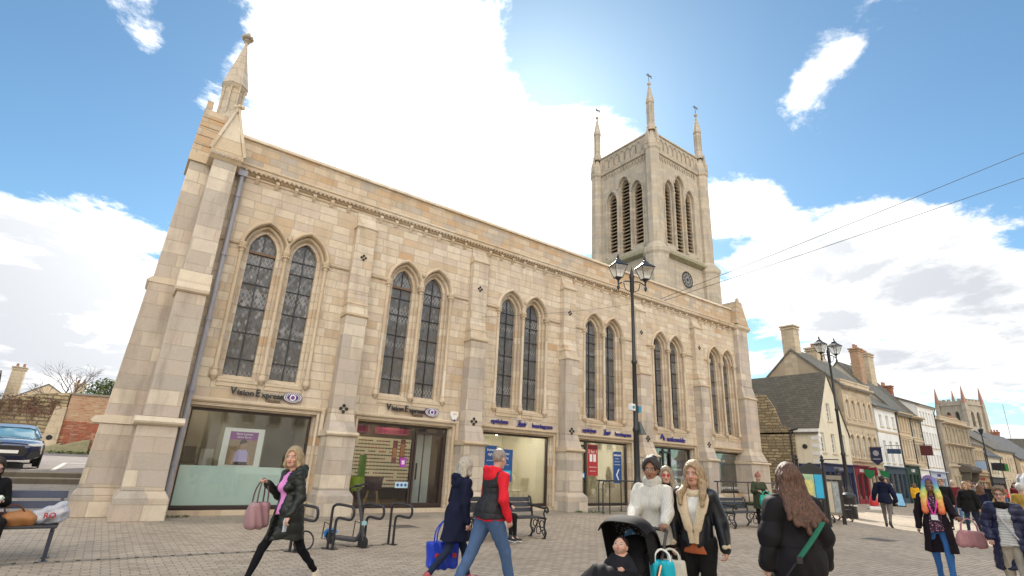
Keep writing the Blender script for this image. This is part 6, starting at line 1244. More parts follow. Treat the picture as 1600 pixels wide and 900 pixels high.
# ================================================================== PEOPLE (signed-distance bodies meshed with surface nets)
class Vox:
    def __init__(s, lo, hi, h):
        s.h = h; s.lo = np.array(lo, float); n = np.maximum(4, np.ceil((np.array(hi)-s.lo)/h).astype(int)+1)
        s.ax = [s.lo[i]+h*np.arange(n[i]) for i in range(3)]; s.d = np.full(n, 1.0, np.float32); s.n = n
    def _sl(s, lo, hi):
        r = []
        for i in range(3):
            a = int(max(0, math.floor((lo[i]-s.lo[i])/s.h))); b = int(min(s.n[i], math.ceil((hi[i]-s.lo[i])/s.h)+1))
            if b <= a: return None
            r.append(slice(a, b))
        return tuple(r)
    def _g(s, sl): return np.meshgrid(s.ax[0][sl[0]], s.ax[1][sl[1]], s.ax[2][sl[2]], indexing='ij')
    def _mix(s, sl, d, k, sub=False):
        o = s.d[sl]
        if sub: d = -d; k = k or 1e-4; h = np.clip(.5-.5*(o-d)/k, 0, 1); s.d[sl] = o*(1-h)+d*h+k*h*(1-h)
        elif k > 0: h = np.clip(.5+.5*(o-d)/k, 0, 1); s.d[sl] = o*(1-h)+d*h-k*h*(1-h)
        else: s.d[sl] = np.minimum(o, d)
    def cone(s, a, b, ra, rb, k=.02, fl=None, sub=False):
        """round cone; fl=(axis vector, factor) squashes distances along that axis"""
        a = np.array(a, float); b = np.array(b, float); m = max(ra, rb)*1.6+k+3*s.h
        sl = s._sl(np.minimum(a, b)-m, np.maximum(a, b)+m)
        if sl is None: return s
        X, Y, Z = s._g(sl); ab = b-a; L = max(1e-9, ab@ab)
        px, py, pz = X-a[0], Y-a[1], Z-a[2]; t = np.clip((px*ab[0]+py*ab[1]+pz*ab[2])/L, 0, 1)
        qx, qy, qz = px-t*ab[0], py-t*ab[1], pz-t*ab[2]
        if fl is not None:
            f = np.array(fl[0], float); dd = qx*f[0]+qy*f[1]+qz*f[2]; e = dd*(fl[1]-1); qx, qy, qz = qx+e*f[0], qy+e*f[1], qz+e*f[2]
        d = np.sqrt(qx*qx+qy*qy+qz*qz)-(ra+(rb-ra)*t)
        s._mix(sl, d, k, sub); return s
    def ell(s, c, r, k=.02, R=None, sub=False):
        c = np.array(c, float); r = np.array(r, float); m = r.max()+k+3*s.h; sl = s._sl(c-m, c+m)
        if sl is None: return s
        X, Y, Z = s._g(sl); P = [X-c[0], Y-c[1], Z-c[2]]
        if R is not None: P = [R[0][i]*P[0]+R[1][i]*P[1]+R[2][i]*P[2] for i in range(3)]
        q1 = np.sqrt((P[0]/r[0])**2+(P[1]/r[1])**2+(P[2]/r[2])**2); q2 = np.sqrt((P[0]/r[0]**2)**2+(P[1]/r[1]**2)**2+(P[2]/r[2]**2)**2)+1e-9
        s._mix(sl, q1*(q1-1)/q2, k, sub); return s
    def fn(s, f):
        X, Y, Z = s._g((slice(None),)*3); s.d = f(X, Y, Z, s.d).astype(np.float32); return s
    def mesh(s):
        d = s.d; d[0] = d[-1] = 1; d[:, 0] = d[:, -1] = 1; d[:, :, 0] = d[:, :, -1] = 1
        ins = d < 0; n = s.n; C = [ins[i:n[0]-1+i, j:n[1]-1+j, k:n[2]-1+k] for i in (0, 1) for j in (0, 1) for k in (0, 1)]
        cnt = sum(c.astype(np.int8) for c in C); act = (cnt > 0) & (cnt < 8); ijk = np.argwhere(act)
        if len(ijk) == 0: return np.zeros((0, 3)), np.zeros((0, 4), int)
        idx = np.full(act.shape, -1, np.int32); idx[act] = np.arange(len(ijk))
        acc = np.zeros((len(ijk), 3)); num = np.zeros(len(ijk)); cor = [(i, j, k) for i in (0, 1) for j in (0, 1) for k in (0, 1)]
        V = {c: d[ijk[:, 0]+c[0], ijk[:, 1]+c[1], ijk[:, 2]+c[2]] for c in cor}
        for c in cor:
            for ax in range(3):
                if c[ax]: continue
                e = list(c); e[ax] = 1; e = tuple(e); a, b = V[c], V[e]; m = (a < 0) != (b < 0); t = np.where(m, a/np.where(m, a-b, 1), 0)
                p = np.tile(np.array(c, float), (len(ijk), 1)); p[:, ax] += t; acc[m] += p[m]; num += m
        P = s.lo+s.h*(ijk+acc/num[:, None]); F = []
        for ax in range(3):
            a = ins[tuple(slice(0, n[i]-1) if i == ax else slice(None) for i in range(3))]; b = ins[tuple(slice(1, None) if i == ax else slice(None) for i in range(3))]
            E = np.argwhere(a != b); o1, o2 = [(1, 2), (2, 0), (0, 1)][ax]
            E = E[(E[:, o1] > 0) & (E[:, o2] > 0)]; fl = a[tuple(E.T)]
            def I(d1, d2):
                q = E.copy(); q[:, o1] -= d1; q[:, o2] -= d2; return idx[tuple(q.T)]
            Q = np.stack([I(1, 1), I(0, 1), I(0, 0), I(1, 0)], 1); Q[~fl] = Q[~fl][:, ::-1]; F.append(Q)
        F = np.concatenate(F); return P, F[(F >= 0).all(1)]
def np_obj(name, parts, mat, parent=None, colf=None, smooth=True):
    Vs, Fs, o = [], [], 0
    for P, F in parts: Vs.append(P); Fs.append(F+o); o += len(P)
    P = np.concatenate(Vs); F = np.concatenate(Fs); me = bpy.data.meshes.new(name)
    me.vertices.add(len(P)); me.vertices.foreach_set('co', P.astype(np.float32).ravel()); me.loops.add(len(F)*4); me.loops.foreach_set('vertex_index', F.ravel().astype(np.int32))
    me.polygons.add(len(F)); me.polygons.foreach_set('loop_start', np.arange(len(F), dtype=np.int32)*4); me.polygons.foreach_set('loop_total', np.full(len(F), 4, np.int32))
    me.update(calc_edges=True); me.validate()
    if smooth: me.polygons.foreach_set('use_smooth', [True]*len(me.polygons))
    if colf is not None:
        a = me.color_attributes.new('tone', 'FLOAT_COLOR', 'POINT'); c = np.ones((len(P), 4), np.float32); c[:, :3] = colf(P); a.data.foreach_set('color', c.ravel())
    me.materials.append(mat); ob = bpy.data.objects.new(name, me); COL.objects.link(ob)
    if parent is not None: ob.parent = parent
    return ob
def skin_mat():
    m, q, b = newmat('skin'); a = q.n('Attribute', attribute_name='tone').outputs['Color']
    tc = q.n('TexCoord').outputs['Object']; n = q.n('TexNoise', {'Vector': tc, 'Scale': 30., 'Detail': 4}).outputs[0]
    setc(q, b, 'Base Color', q.mix(.10, a, q.ramp(n, [(.3, (.3, .22, .2)), (.7, (.75, .7, .68))]), 'OVERLAY')); b.inputs['Roughness'].default_value = .5; b.inputs['Specular IOR Level'].default_value = .4
    b.inputs['Subsurface Weight'].default_value = .06; b.inputs['Subsurface Radius'].default_value = (.02, .008, .004)
    return m
M_SKIN = skin_mat()
def cloth(name, c, kind='plain', c2=None, rough=.85, sheen=.2):
    if name in MATS: return MATS[name]
    m, q, b = newmat(name); tc = q.n('TexCoord').outputs['Object']; s = q.n('SeparateXYZ', {0: tc})
    n = q.n('TexNoise', {'Vector': tc, 'Scale': 7., 'Detail': 5, 'Roughness': .6}).outputs[0]; nf = q.n('TexNoise', {'Vector': tc, 'Scale': 120., 'Detail': 3}).outputs[0]
    col = q.mix(n, tuple(x*.72 for x in c), tuple(min(1, x*1.3) for x in c)); h = q.m('ADD', q.m('MULTIPLY', n, .6), q.m('MULTIPLY', nf, .25))
    if kind == 'denim':
        col = q.mix(q.m('MULTIPLY', nf, .5), col, tuple(min(1, x*2.0+.02) for x in c)); 
    if kind == 'pattern':
        v = q.n('TexVoronoi', {'Vector': tc, 'Scale': 34.}).outputs['Distance']; col = q.mix(q.m('LESS_THAN', v, .33), col, c2)
    if kind == 'ramp':   # vertical rainbow: palette by height
        w = q.n('TexWave', {'Vector': tc, 'Scale': 26., 'Distortion': 2.5, 'Detail': 2}, bands_direction='X').outputs[0]
        col = q.ramp(q.n('MapRange', {0: q.m('ADD', s.outputs[2], q.m('MULTIPLY', q.m('SUBTRACT', n, .5), .10)), 1: c2[0], 2: c2[1]}).outputs[0], c2[2])
        col = q.mix(q.m('MULTIPLY', w, .25), col, q.mix(.5, col, (1, 1, .9))); h = q.m('ADD', w, q.m('MULTIPLY', nf, .3))
    if kind == 'hair':
        st = q.n('VectorMath', {0: tc, 1: Vector((1, 1, .12))}, operation='MULTIPLY').outputs[0]; w = q.n('TexNoise', {'Vector': st, 'Scale': 130., 'Detail': 4, 'Roughness': .7}).outputs[0]
        col = q.mix(q.ramp(w, [(.35, 0.), (.65, 1.)]), tuple(x*.45 for x in c), c2 or tuple(min(1, x*1.6) for x in c)); h = q.m('MULTIPLY', w, 2.5)
    if kind == 'knit':
        w = q.n('TexWave', {'Vector': tc, 'Scale': 17., 'Distortion': 5., 'Detail': 1, 'Detail Scale': 2.}, bands_direction='X').outputs[0]; w2 = q.n('TexWave', {'Vector': tc, 'Scale': 55.}, bands_direction='Z').outputs[0]
        h = q.m('ADD', q.m('MULTIPLY', w, 2.5), q.m('MULTIPLY', w2, .8)); col = q.mix(q.m('MULTIPLY', w, .35), q.mix(0, col, col), tuple(x*.7 for x in c))
    if kind == 'fluff':
        f = q.n('TexNoise', {'Vector': tc, 'Scale': 55., 'Detail': 5, 'Roughness': .7}).outputs[0]; col = q.mix(f, tuple(x*.6 for x in c), tuple(min(1, x*1.25) for x in c)); h = q.m('MULTIPLY', f, 3.)
    if kind == 'stripe':
        w = q.n('TexWave', {'Vector': tc, 'Scale': 9., 'Distortion': 1.2}, bands_direction='Z').outputs[0]; col = q.mix(q.m('GREATER_THAN', w, .6), col, c2)
    setc(q, b, 'Base Color', col); b.inputs['Roughness'].default_value = rough; b.inputs['Sheen Weight'].default_value = 0; b.inputs['Specular IOR Level'].default_value = .2 if rough > .6 else .4
    bump(q, b, h, .45, .008); return m
def vrot(v, ax, a):
    v = Vector(v); return Matrix.Rotation(a, 3, ax) @ v
def reach(sh, tgt, hint, pos, th, s):
    d = np.array((tgt[0]-pos[0], tgt[1]-pos[1], tgt[2])); c, n = math.cos(-th), math.sin(-th); t = np.array((c*d[0]-n*d[1], n*d[0]+c*d[1], d[2]))/s
    f = (t-sh)/np.linalg.norm(t-sh)
    for _ in range(6):
        w = t-f*.075; v = w-sh; L = min(np.linalg.norm(v), .515); v = v/np.linalg.norm(v); a = (.275**2-.245**2+L*L)/(2*L); h = math.sqrt(max(0, .275**2-a*a)); k = np.array(hint, float); k -= v*(k@v); k /= np.linalg.norm(k); e = sh+v*a+k*h; f = (w-e)/np.linalg.norm(w-e)
    return (e-sh), f
def person(lab, pos, face, H=1.7, skin=(.52, .31, .22), hair=None, hairc=(.12, .07, .04), haircol2=None, top=None, coat=None, legs=None, shoes=None, larm=None, rarm=None, lleg=(0, 0), rleg=(0, 0), head=(0, 0), lean=0, res=.011, fat=1., female=True, hood=None, collar=None, grip=(1., 1.), group=None, glasses=None, sit=None, hat=None, name='person', hairf=None, z=0, smile=0, tilt=0, hfr=.10, hbk=.14):
    """local frame: facing -Y, +X is the person's left. arms = (upper dir, fore dir); legs = (thigh forward deg, knee bend deg)"""
    s = H/1.75; S = lambda x, y, z: np.array((x*s, y*s, z*s))
    hipw, shw = (.085, .165) if female else (.088, .195)
    # legs
    J = {}
    low = 9
    for nm, sx, (th, kn) in (('l', 1, lleg), ('r', -1, rleg)):
        hip = np.array((sx*hipw, 0, .93)); t = R_(th); d = np.array((sx*.03, -math.sin(t), -math.cos(t))); knee = hip+.44*d
        t2 = R_(th-kn); d2 = np.array((-sx*.02, -math.sin(t2), -math.cos(t2))); ank = knee+.41*d2; ft = R_(max(-40, min(25, th-kn))) if kn < 60 else 0
        toe = ank+np.array((sx*.03, -.15*math.cos(ft), -.055+.15*math.sin(ft)*(1 if th-kn > 0 else 1))); heel = ank+np.array((0, .045, -.05))
        J[nm] = (hip, knee, ank, toe, heel); low = min(low, toe[2], heel[2])
    dz = -low+.03 if sit is None else sit/s-.93+.10
    for nm in 'lr': J[nm] = tuple(p+np.array((0, 0, dz)) for p in J[nm])
    pel = np.array((0, 0, .95+dz)); la = R_(lean)
    def up(x, y, zz): q = np.array((x, y, zz-.95)); return pel+np.array((q[0]+tilt*q[2], q[1]*math.cos(la)-q[2]*math.sin(la), q[1]*math.sin(la)+q[2]*math.cos(la)))
    chest = up(0, .0, 1.28); neck = up(0, .015, 1.47); hc = up(0, -.015, 1.635); 
    A = {}; th0 = math.atan2(face[0], -face[1])
    for nm, sx, arm in (('l', 1, larm), ('r', -1, rarm)):
        u, f = (arm or (None, None)) if not (arm and arm[0] == 'ik') else reach(up(sx*shw, .01, 1.415), arm[1], arm[2], pos, th0, s); u, f = (u, f) if arm else ((sx*.16, .05, -1), (sx*.05, -.18, -1)); u = np.array(u, float); u /= np.linalg.norm(u); f = np.array(f, float); f /= np.linalg.norm(f)
        sh = up(sx*shw, .01, 1.415); el = sh+.275*u; wr = el+.245*f; A[nm] = (sh, el, wr, f)
    sc = lambda p: np.asarray(p)*s
    # head frame
    yaw, pit = R_(head[0]), R_(head[1]); Rh = np.array(Matrix.Rotation(yaw, 3, 'Z') @ Matrix.Rotation(pit, 3, 'X')); hcs = sc(hc); hs = s*(1.0 if H > 1.2 else 1.)
    hp = lambda x, y, zz: hcs+Rh@(np.array((x, y, zz))*hs)
    def allpts(): return [sc(p) for nm in 'lr' for p in J[nm]+A[nm][:3]]+[sc(hc)]
    P0 = np.array(allpts()); lo, hi = P0.min(0)-.24*s, P0.max(0)+.24*s
    RT = Matrix.Rotation(math.atan2(face[0], -face[1]), 3, 'Z')
    # ---------- body (head, neck, hands fine; the covered trunk and limbs coarse)
    parts = []
    v = Vox(lo, hi, max(.02, res*1.6))
    v.cone(sc(up(0, 0, 1.0)), sc(chest), .08*s, .09*s, .05).cone(sc(A['l'][0]), sc(A['r'][0]), .05*s, .05*s, .04).cone(sc(neck), sc(hc), .045*s, .045*s, .02)
    for nm in 'lr':
        hip, knee, ank, toe, heel = map(sc, J[nm]); v.cone(hip, knee, .05*s, .034*s).cone(knee, ank, .034*s, .024*s).cone(ank, toe, .032*s, .022*s)
        sh, el, wr, f = A[nm]; v.cone(sc(sh), sc(el), .04*s, .034*s).cone(sc(el), sc(wr), .034*s, .026*s)
    v.cone(sc(up(0, 0, .95)), sc(up(0, 0, 1.05)), .08*s, .08*s, .05)
    parts.append(v.mesh())
    fr = min(.0048, res*.5) if res < .015 else .009
    hv = Vox(hcs-.19*hs, hcs+.17*hs, fr)
    hv.ell(hp(0, .018, .03), np.array((.076, .096, .098))*hs, 0, Rh).ell(hp(0, -.020, -.028), np.array((.060, .072, .085))*hs, .03, Rh).cone(hp(-.018, -.055, -.088), hp(.018, -.055, -.088), .024*hs, .024*hs, .03)
    hv.cone(hp(0, .015, -.05), sc(neck), .052*hs, .055*hs, .025)
    hv.cone(hp(0, -.088, .015), hp(0, -.108, -.025), .010*hs, .016*hs, .012).ell(hp(0, -.100, -.030), np.array((.018, .014, .010))*hs, .008, Rh)
    hv.cone(hp(-.035, -.078, .032), hp(.035, -.078, .032), .014*hs, .014*hs, .018)
    for sx in (-1, 1):
        hv.ell(hp(sx*.031, -.096, .008), np.array((.017, .012, .011))*hs, .010, Rh, sub=True); hv.ell(hp(sx*.031, -.076, .006), np.array((.013, .013, .012))*hs, .004, Rh)
        hv.ell(hp(sx*.040, -.062, -.030), np.array((.026, .024, .022))*hs, .02, Rh); hv.ell(hp(sx*.078, .012, .0), np.array((.010, .022, .032))*hs, .008, Rh)
    hv.ell(hp(0, -.086, -.058), np.array((.024, .014, .012))*hs, .008, Rh)
    parts.append(hv.mesh())
    if fr < .008:
        for nm, sx in (('l', 1), ('r', -1)):
            sh, el, wr, f = A[nm]; w = sc(wr); g = grip[0 if nm == 'l' else 1]; v = Vox(w-.14*s, w+.17*s*f*1.0+.12*s, .0042)
            f = f/np.linalg.norm(f); side = np.cross(f, (0, 0, 1.)) if abs(f[2]) < .9 else np.array((0., 1., 0)); side -= f*(side@f); side /= np.linalg.norm(side); nrm = np.cross(f, side)*(-sx if abs(f[2]) > .9 else 1)
            if nrm@np.array((-sx, 0, 0)) < 0 and abs(f[2]) > .9: nrm = -nrm
            if abs(f[2]) <= .9: nrm = np.cross(side, f); nrm = -nrm if nrm[2] > 0 else nrm
            v.cone(sc(wr-f*.08), w, .030*s, .025*s, .01).cone(w, w+f*.06*s, .026*s, .036*s, .02, (nrm, 1.7))
            for q in range(4):
                o = side*(q-1.5)*.019*s; L = (.030, .035, .032, .025)[q]*s; p = w+f*.085*s+o; a = g*.75
                v.cone(w+f*.05*s+o*.8, p, .011*s, .0098*s, .006)
                d1 = f*math.cos(a)+nrm*math.sin(a); p2 = p+d1*L; v.cone(p, p2, .0096*s, .0088*s, .004); d2 = f*math.cos(a*2.1)+nrm*math.sin(a*2.1); p3 = p2+d2*L*.85; v.cone(p2, p3, .0088*s, .0078*s, .003)
            ts = -1 if side@np.array((0, -1., 0)) < 0 else 1
            tb = w+f*.025*s+side*ts*.028*s; t2 = tb+(f*.6+side*ts*.6+nrm*.35)*.036*s; v.cone(tb, t2, .0125*s, .0105*s, .008); v.cone(t2, t2+(f*.85+nrm*.6*g)*.028*s, .010*s, .0085*s, .003)
            parts.append(v.mesh())
    sk = np.array(skin)
    def colf(P):
        c = np.tile(sk, (len(P), 1)); Q = (P-hcs)@Rh/hs; hd = np.linalg.norm(Q, axis=1) < .17; fr_ = hd & (Q[:, 1] < -.05)
        for sx in (-1, 1):
            e = ((Q[:, 0]-sx*.031)/.0150)**2+((Q[:, 2]-.008)/.0068)**2; m = fr_ & (e < 1.25); c[m] = sk*.35
            m = fr_ & (e < .85); c[m] = (.62, .60, .57); m = fr_ & (((Q[:, 0]-sx*.031)/.0070)**2+((Q[:, 2]-.008)/.0072)**2 < 1); c[m] = (.05, .035, .03)
            m = fr_ & (np.abs(Q[:, 0]-sx*.033) < .022) & (np.abs(Q[:, 2]-.030-.004*(1-np.abs((Q[:, 0]-sx*.03)/.02))) < .0045); c[m] = sk*.30
            m = fr_ & (((Q[:, 0]-sx*.045)/.022)**2+((Q[:, 2]+.030)/.02)**2 < 1); c[m] = c[m]*np.array((1.04, .86, .84))
        e = (Q[:, 0]/(.025+.006*smile))**2+((Q[:, 2]+.058)/.0085)**2; m = fr_ & (e < 1); c[m] = sk*np.array((.80, .42, .42)); m = fr_ & (np.abs(Q[:, 2]+.058) < .0022) & (np.abs(Q[:, 0]) < .023); c[m] = sk*np.array((.30, .15, .14)) if not smile else (.75, .7, .66)
        return c
    body = np_obj(name, parts, M_SKIN, None, colf); body.location = pos if len(pos) == 3 else (pos[0], pos[1], z); body.rotation_euler = (0, 0, math.atan2(face[0], -face[1]))
    tag(body, lab, 'person', group)
    def wr_noise(amp=.006, fq=14., seed=0.):
        def f(X, Y, Z, d):
            m = np.abs(d) < .05; o = d.copy(); x, y, zz = X[m], Y[m], Z[m]
            o[m] = d[m]+amp*(np.sin(fq*(zz*1.3+.5*np.sin(x*9+seed)+.4*np.sin(y*7)))*.5+np.sin(fq*1.7*(x+.6*zz+seed))*.25+np.sin(fq*2.3*(y-.5*zz))*.25); return o
        return f
    # ---------- trousers / skirt
    if legs:
        v = Vox(lo, [hi[0], hi[1], sc(up(0, 0, 1.1))[2]+.05], res); fit = legs.get('fit', 1.)
        for nm in 'lr':
            hip, knee, ank, toe, heel = map(sc, J[nm]); v.cone(hip+np.array((0, .01, 0)), knee, .094*s*fit*fat, .062*s*fit, .03).cone(knee, ank+np.array((0, 0, .01)), .062*s*fit, .044*s*legs.get('hem', fit), .02)
        v.cone(sc(pel+np.array((-.06, .015, 0))), sc(pel+np.array((.06, .015, 0))), .115*s*fat, .115*s*fat, .04); v.cone(sc(up(0, 0, 1.0)), sc(up(0, 0, 1.08)), .125*s*fat, .12*s*fat, .04, ((0, 1, 0), 1.2))
        v.fn(wr_noise(.006, 22., 1.)); np_obj('trousers', [v.mesh()], legs['mat'], body)
    if shoes:
        for nm in 'lr':
            hip, knee, ank, toe, heel = map(sc, J[nm]); c = (toe+heel)/2; v = Vox(np.minimum(np.minimum(toe, heel), ank)-.09*s, np.maximum(np.maximum(toe, heel), ank)+.09*s, max(.008, res*.8)); k = shoes.get('k', 1.)
            v.cone(heel, toe, .038*s*k, .036*s*k, 0, ((0, 0, 1), 1.15)).cone(heel+np.array((0, 0, .01)), ank+np.array((0, 0, shoes.get('h', .02)))*s, .038*s*k, .042*s*k, .02).cone((heel+toe)/2, ank, .036*s*k, .04*s*k, .03)
            np_obj('shoe', [v.mesh()], shoes['mat'], body)
            if shoes.get('sole') and res < .015:
                v = Vox(np.minimum(toe, heel)-.07*s, np.maximum(toe, heel)+.07*s, .008); o_ = np.array((0, 0, -.026))*s; v.cone(heel+o_, toe+o_, .042*s, .040*s, 0, ((0, 0, 1), 3.2)); np_obj('sole', [v.mesh()], shoes['sole'], body)
    def garment(nm_, g, inner=False):
        """g: mat, len (hem height above ground as share of 1.75 body), r (thickness), flare, sleeves, open, quilt, diag"""
        hem = g.get('len', .95)+dz*0; r = g.get('r', 1.)*fat; rr_ = g.get('res', res); v = Vox(lo-.03, hi+.03, rr_)
        bust = .018 if female else .0
        v.cone(sc(up(0, .0, 1.12)), sc(up(0, .005, 1.30)), .128*s*r, .138*s*r, .04, ((0, 1, 0), 1.22)).cone(sc(up(-.10, .0, 1.37)), sc(up(.10, .0, 1.37)), .085*s*r, .085*s*r, .05).cone(sc(up(-shw+.03, .012, 1.405)), sc(up(shw-.03, .012, 1.405)), .06*s*r, .06*s*r, .04)
        if bust: v.ell(sc(up(.065, -.085*r, 1.27)), np.array((.07, .06, .07))*s, .04).ell(sc(up(-.065, -.085*r, 1.27)), np.array((.07, .06, .07))*s, .04)
        v.cone(sc(up(0, .01, .98)), sc(up(0, 0, 1.14)), .145*s*r, .125*s*r, .04, ((0, 1, 0), 1.2))
        hemz = hem*s
        if hem < .93:
            fl = g.get('flare', 1.15); mid = (J['l'][1]+J['r'][1])/2; kx = mid*np.array((.5, .6, 1)); bot = np.array((0, kx[1]*(.95-hem)/.45, hem-.12)); 
            for sx in (-1, 1):
                kk = J['l' if sx > 0 else 'r'][1]; t = min(1., (.93+dz-hem)/.44); b2 = np.array((sx*.055, kk[1]*.55*t, hem-.12)); v.cone(sc(up(sx*.035, .01, 1.0)), b2*s, .142*s*r, .138*s*r*fl, .05)
            def cut(X, Y, Z, d): return np.maximum(d, hemz-Z+.012*np.sin(X*14)*s)
            v.fn(cut)
        if g.get('sleeves', True):
            for nm in 'lr':
                sh, el, wr, f = A[nm]; sr = g.get('sr', 1.)*g.get('r', 1.); v.cone(sc(sh), sc(el), .066*s*sr, .058*s*sr, .03); v.cone(sc(el), sc(wr+f*.01*0), .058*s*sr, .043*s*sr, .02)
                if g.get('puff'): v.cone(sc(wr-f*.03), sc(wr), .046*s*sr, .046*s*sr, .01)
        if g.get('open'):
            wo = g['open']; zt = sc(up(0, 0, 1.5))[2]; zb = hemz
            def cut(X, Y, Z, d):
                w = np.interp(Z, [zb, sc(up(0, 0, 1.1))[2], zt], [wo[0]*s, wo[1]*s, wo[2]*s]); xc = tilt*(Z-pel[2]*s); e = np.maximum(np.abs(X-xc-g.get('ox', 0)*s)-w, Y+.03*s+la*(Z-pel[2]*s)); e = np.maximum(e, -(Z-zb+.1)); return np.maximum(d, -e)
            v.fn(cut)
        nr = sc(neck)+np.array((0, -.02, .055))*s; v.ell(nr, np.array((.062, .062, .07))*s*g.get('neck', 1.), .01, sub=True)
        if g.get('quilt'):
            pz, am = g['quilt']
            def qf(X, Y, Z, d):
                m = np.abs(d) < .05; o = d.copy(); x, y, zz = X[m], Y[m], Z[m]
                if g.get('diag'): a = np.abs(np.sin(math.pi*(zz+x*.7)/pz)); b = np.abs(np.sin(math.pi*(zz-x*.7)/pz)); t = np.minimum(a, b)
                else: t = np.abs(np.sin(math.pi*zz/pz+.12*np.sin(x*7)))
                if g.get('grid'): t = np.minimum(t, np.abs(np.sin(math.pi*x/(pz*1.2))))
                o[m] = d[m]+am*(.75-t**.38); return o
            v.fn(qf)
        v.fn(wr_noise(g.get('wr', .006), g.get('wf', 15.), 3.)); o = np_obj(nm_, [v.mesh()], g['mat'], body); return o
    if top: garment('top', top)
    if coat: garment(coat.get('name', 'coat'), coat)
    # ---------- collar, hood, scarf
    def ringpart(nm_, c, R1, r1, mat, tiltx=0., sq=1., top_=None):
        v = Vox(c-.25*s, c+.25*s, max(.008, res*.8)); n = 14; pts = [c+s*np.array((R1*math.cos(a), R1*sq*math.sin(a), tiltx*math.sin(a))) for a in np.linspace(0, 2*math.pi, n+1)]
        for a, b in zip(pts[:-1], pts[1:]): v.cone(a, b, r1*s, r1*s, .012)
        if top_: 
            for a, b in zip(pts[:-1], pts[1:]): v.cone(a+np.array((0, 0, top_*s)), b+np.array((0, 0, top_*s)), r1*s, r1*s, .03)
        v.fn(wr_noise(.004, 30., 2.)); return np_obj(nm_, [v.mesh()], mat, body)
    if collar: ringpart(collar.get('name', 'collar'), sc(neck)+np.array((0, -.005, collar.get('z', .02)))*s, collar.get('R', .065), collar.get('r', .026), collar['mat'], collar.get('t', 0), 1., collar.get('top'))
    if hood:
        c = sc(neck)+np.array((0, .075, -.015))*s; v = Vox(c-.3*s, c+.3*s, max(.009, res*.8)); k = hood.get('k', 1.)
        if hood.get('up'):
            v.ell(hp(0, .025, .02), np.array((.115, .13, .14))*hs, .02, Rh).cone(hp(0, .03, -.08), sc(neck), .09*hs, .1*hs, .04); v.ell(hp(0, -.09, -.01), np.array((.085, .10, .115))*hs, .01, Rh, sub=True)
        else:
            v.ell(c+np.array((0, .01, -.03))*s, np.array((.145, .075, .10))*s*k, .02).cone(c+np.array((-.11, -.05, .03))*s, c+np.array((-.05, .04, .05))*s, .035*s*k, .05*s*k, .03).cone(c+np.array((.11, -.05, .03))*s, c+np.array((.05, .04, .05))*s, .035*s*k, .05*s*k, .03)
            v.cone(c+np.array((-.11, -.05, .03))*s, c+np.array((-.075, -.14, -.03))*s, .036*s*k, .026*s*k, .03).cone(c+np.array((.11, -.05, .03))*s, c+np.array((.075, -.14, -.03))*s, .036*s*k, .026*s*k, .03)
            v.ell(c+np.array((0, -.02, .075))*s, np.array((.07, .05, .05))*s, .02, sub=True)
        v.fn(wr_noise(.006, 26., 5.)); np_obj('hood', [v.mesh()], hood['mat'], body)
    # ---------- hair
    hm_ = hairf or cloth('hair_%02d' % (int(hairc[0]*90)+int(hairc[1]*30)), hairc, 'hair', haircol2, .5, .0)
    if hair:
        v = Vox(hcs-np.array((.28, .28, .70))*hs, hcs+np.array((.28, .28, .28))*hs, max(.0075, res*.7) if hair not in ('buzz',) else .009)
        t = .004 if hair == 'buzz' else .022 if hair in ('short',) else .026
        v.ell(hp(0, .022, .035), np.array((.078+t, .098+t, .100+t))*hs, 0, Rh)
        if hair in ('bob', 'long', 'verylong', 'rainbow'):
            L = {'bob': .17, 'long': .30, 'verylong': .42, 'rainbow': .43}[hair]; hfr_ = 0
            for sx in (-1, 1):
                v.cone(hp(sx*.070, .0, .03), hp(sx*.085, -.01, -.09), .034*hs, .036*hs, .03)
                e = hcs+Rh@(np.array((sx*.095, -.0, -.12))*hs); e2 = hcs+np.array((sx*.115, -hfr, -L))*hs
                if hair != 'bob': em = hcs+np.array((sx*.118, -hfr*.85, -.20))*hs; v.cone(hp(sx*.085, -.01, -.09), e, .036*hs, .036*hs, .03); v.cone(e, em, .036*hs, .036*hs, .03); v.cone(em, e2, .036*hs, (.022 if hair != 'rainbow' else .045)*hs, .03)
                if hair == 'rainbow': v.cone(hp(sx*.075, -.03, .02), hp(sx*.095, -.045, -.12), .03*hs, .04*hs, .03).cone(hp(sx*.095, -.045, -.12), e2+np.array((0, -.02, -.02)), .04*hs, .045*hs, .03)
            for k in range(7):
                x = (k-3)*.024; v.cone(hp(x, .075, .02), hp(x*1.2, .09, -.12), .04*hs, .042*hs, .03)
                if hair != 'bob': v.cone(hp(x*1.2, .09, -.12), hcs+np.array((x*2.4, hbk, -L*(1-.07*abs(k-3)+.04*math.sin(k*9))))*hs, .040*hs, .020*hs, .035)
        if hair == 'bun': 
            v.ell(hp(0, .06, .12), np.array((.06, .055, .05))*hs, .02, Rh).ell(hp(.03, .03, .14), np.array((.035, .03, .03))*hs, .01, Rh).cone(hp(.07, -.02, .0), hp(.075, -.025, -.05), .012*hs, .006*hs, .01)
        if hair == 'short': v.cone(hp(-.05, -.065, .10), hp(.05, -.07, .095), .028*hs, .03*hs, .03)
        if hair == 'pony': v.cone(hp(0, .11, .04), hp(0, .13, -.16), .035*hs, .02*hs, .02)
        # keep the face open
        fz = .022 if hair == 'buzz' else .0; v.ell(hp(0, -.130, .004), np.array((.071, .10, .108))*hs, .010, Rh, sub=True); v.ell(hp(0, -.20, -.16), np.array((.075, .14, .15))*hs, .01, Rh, sub=True)
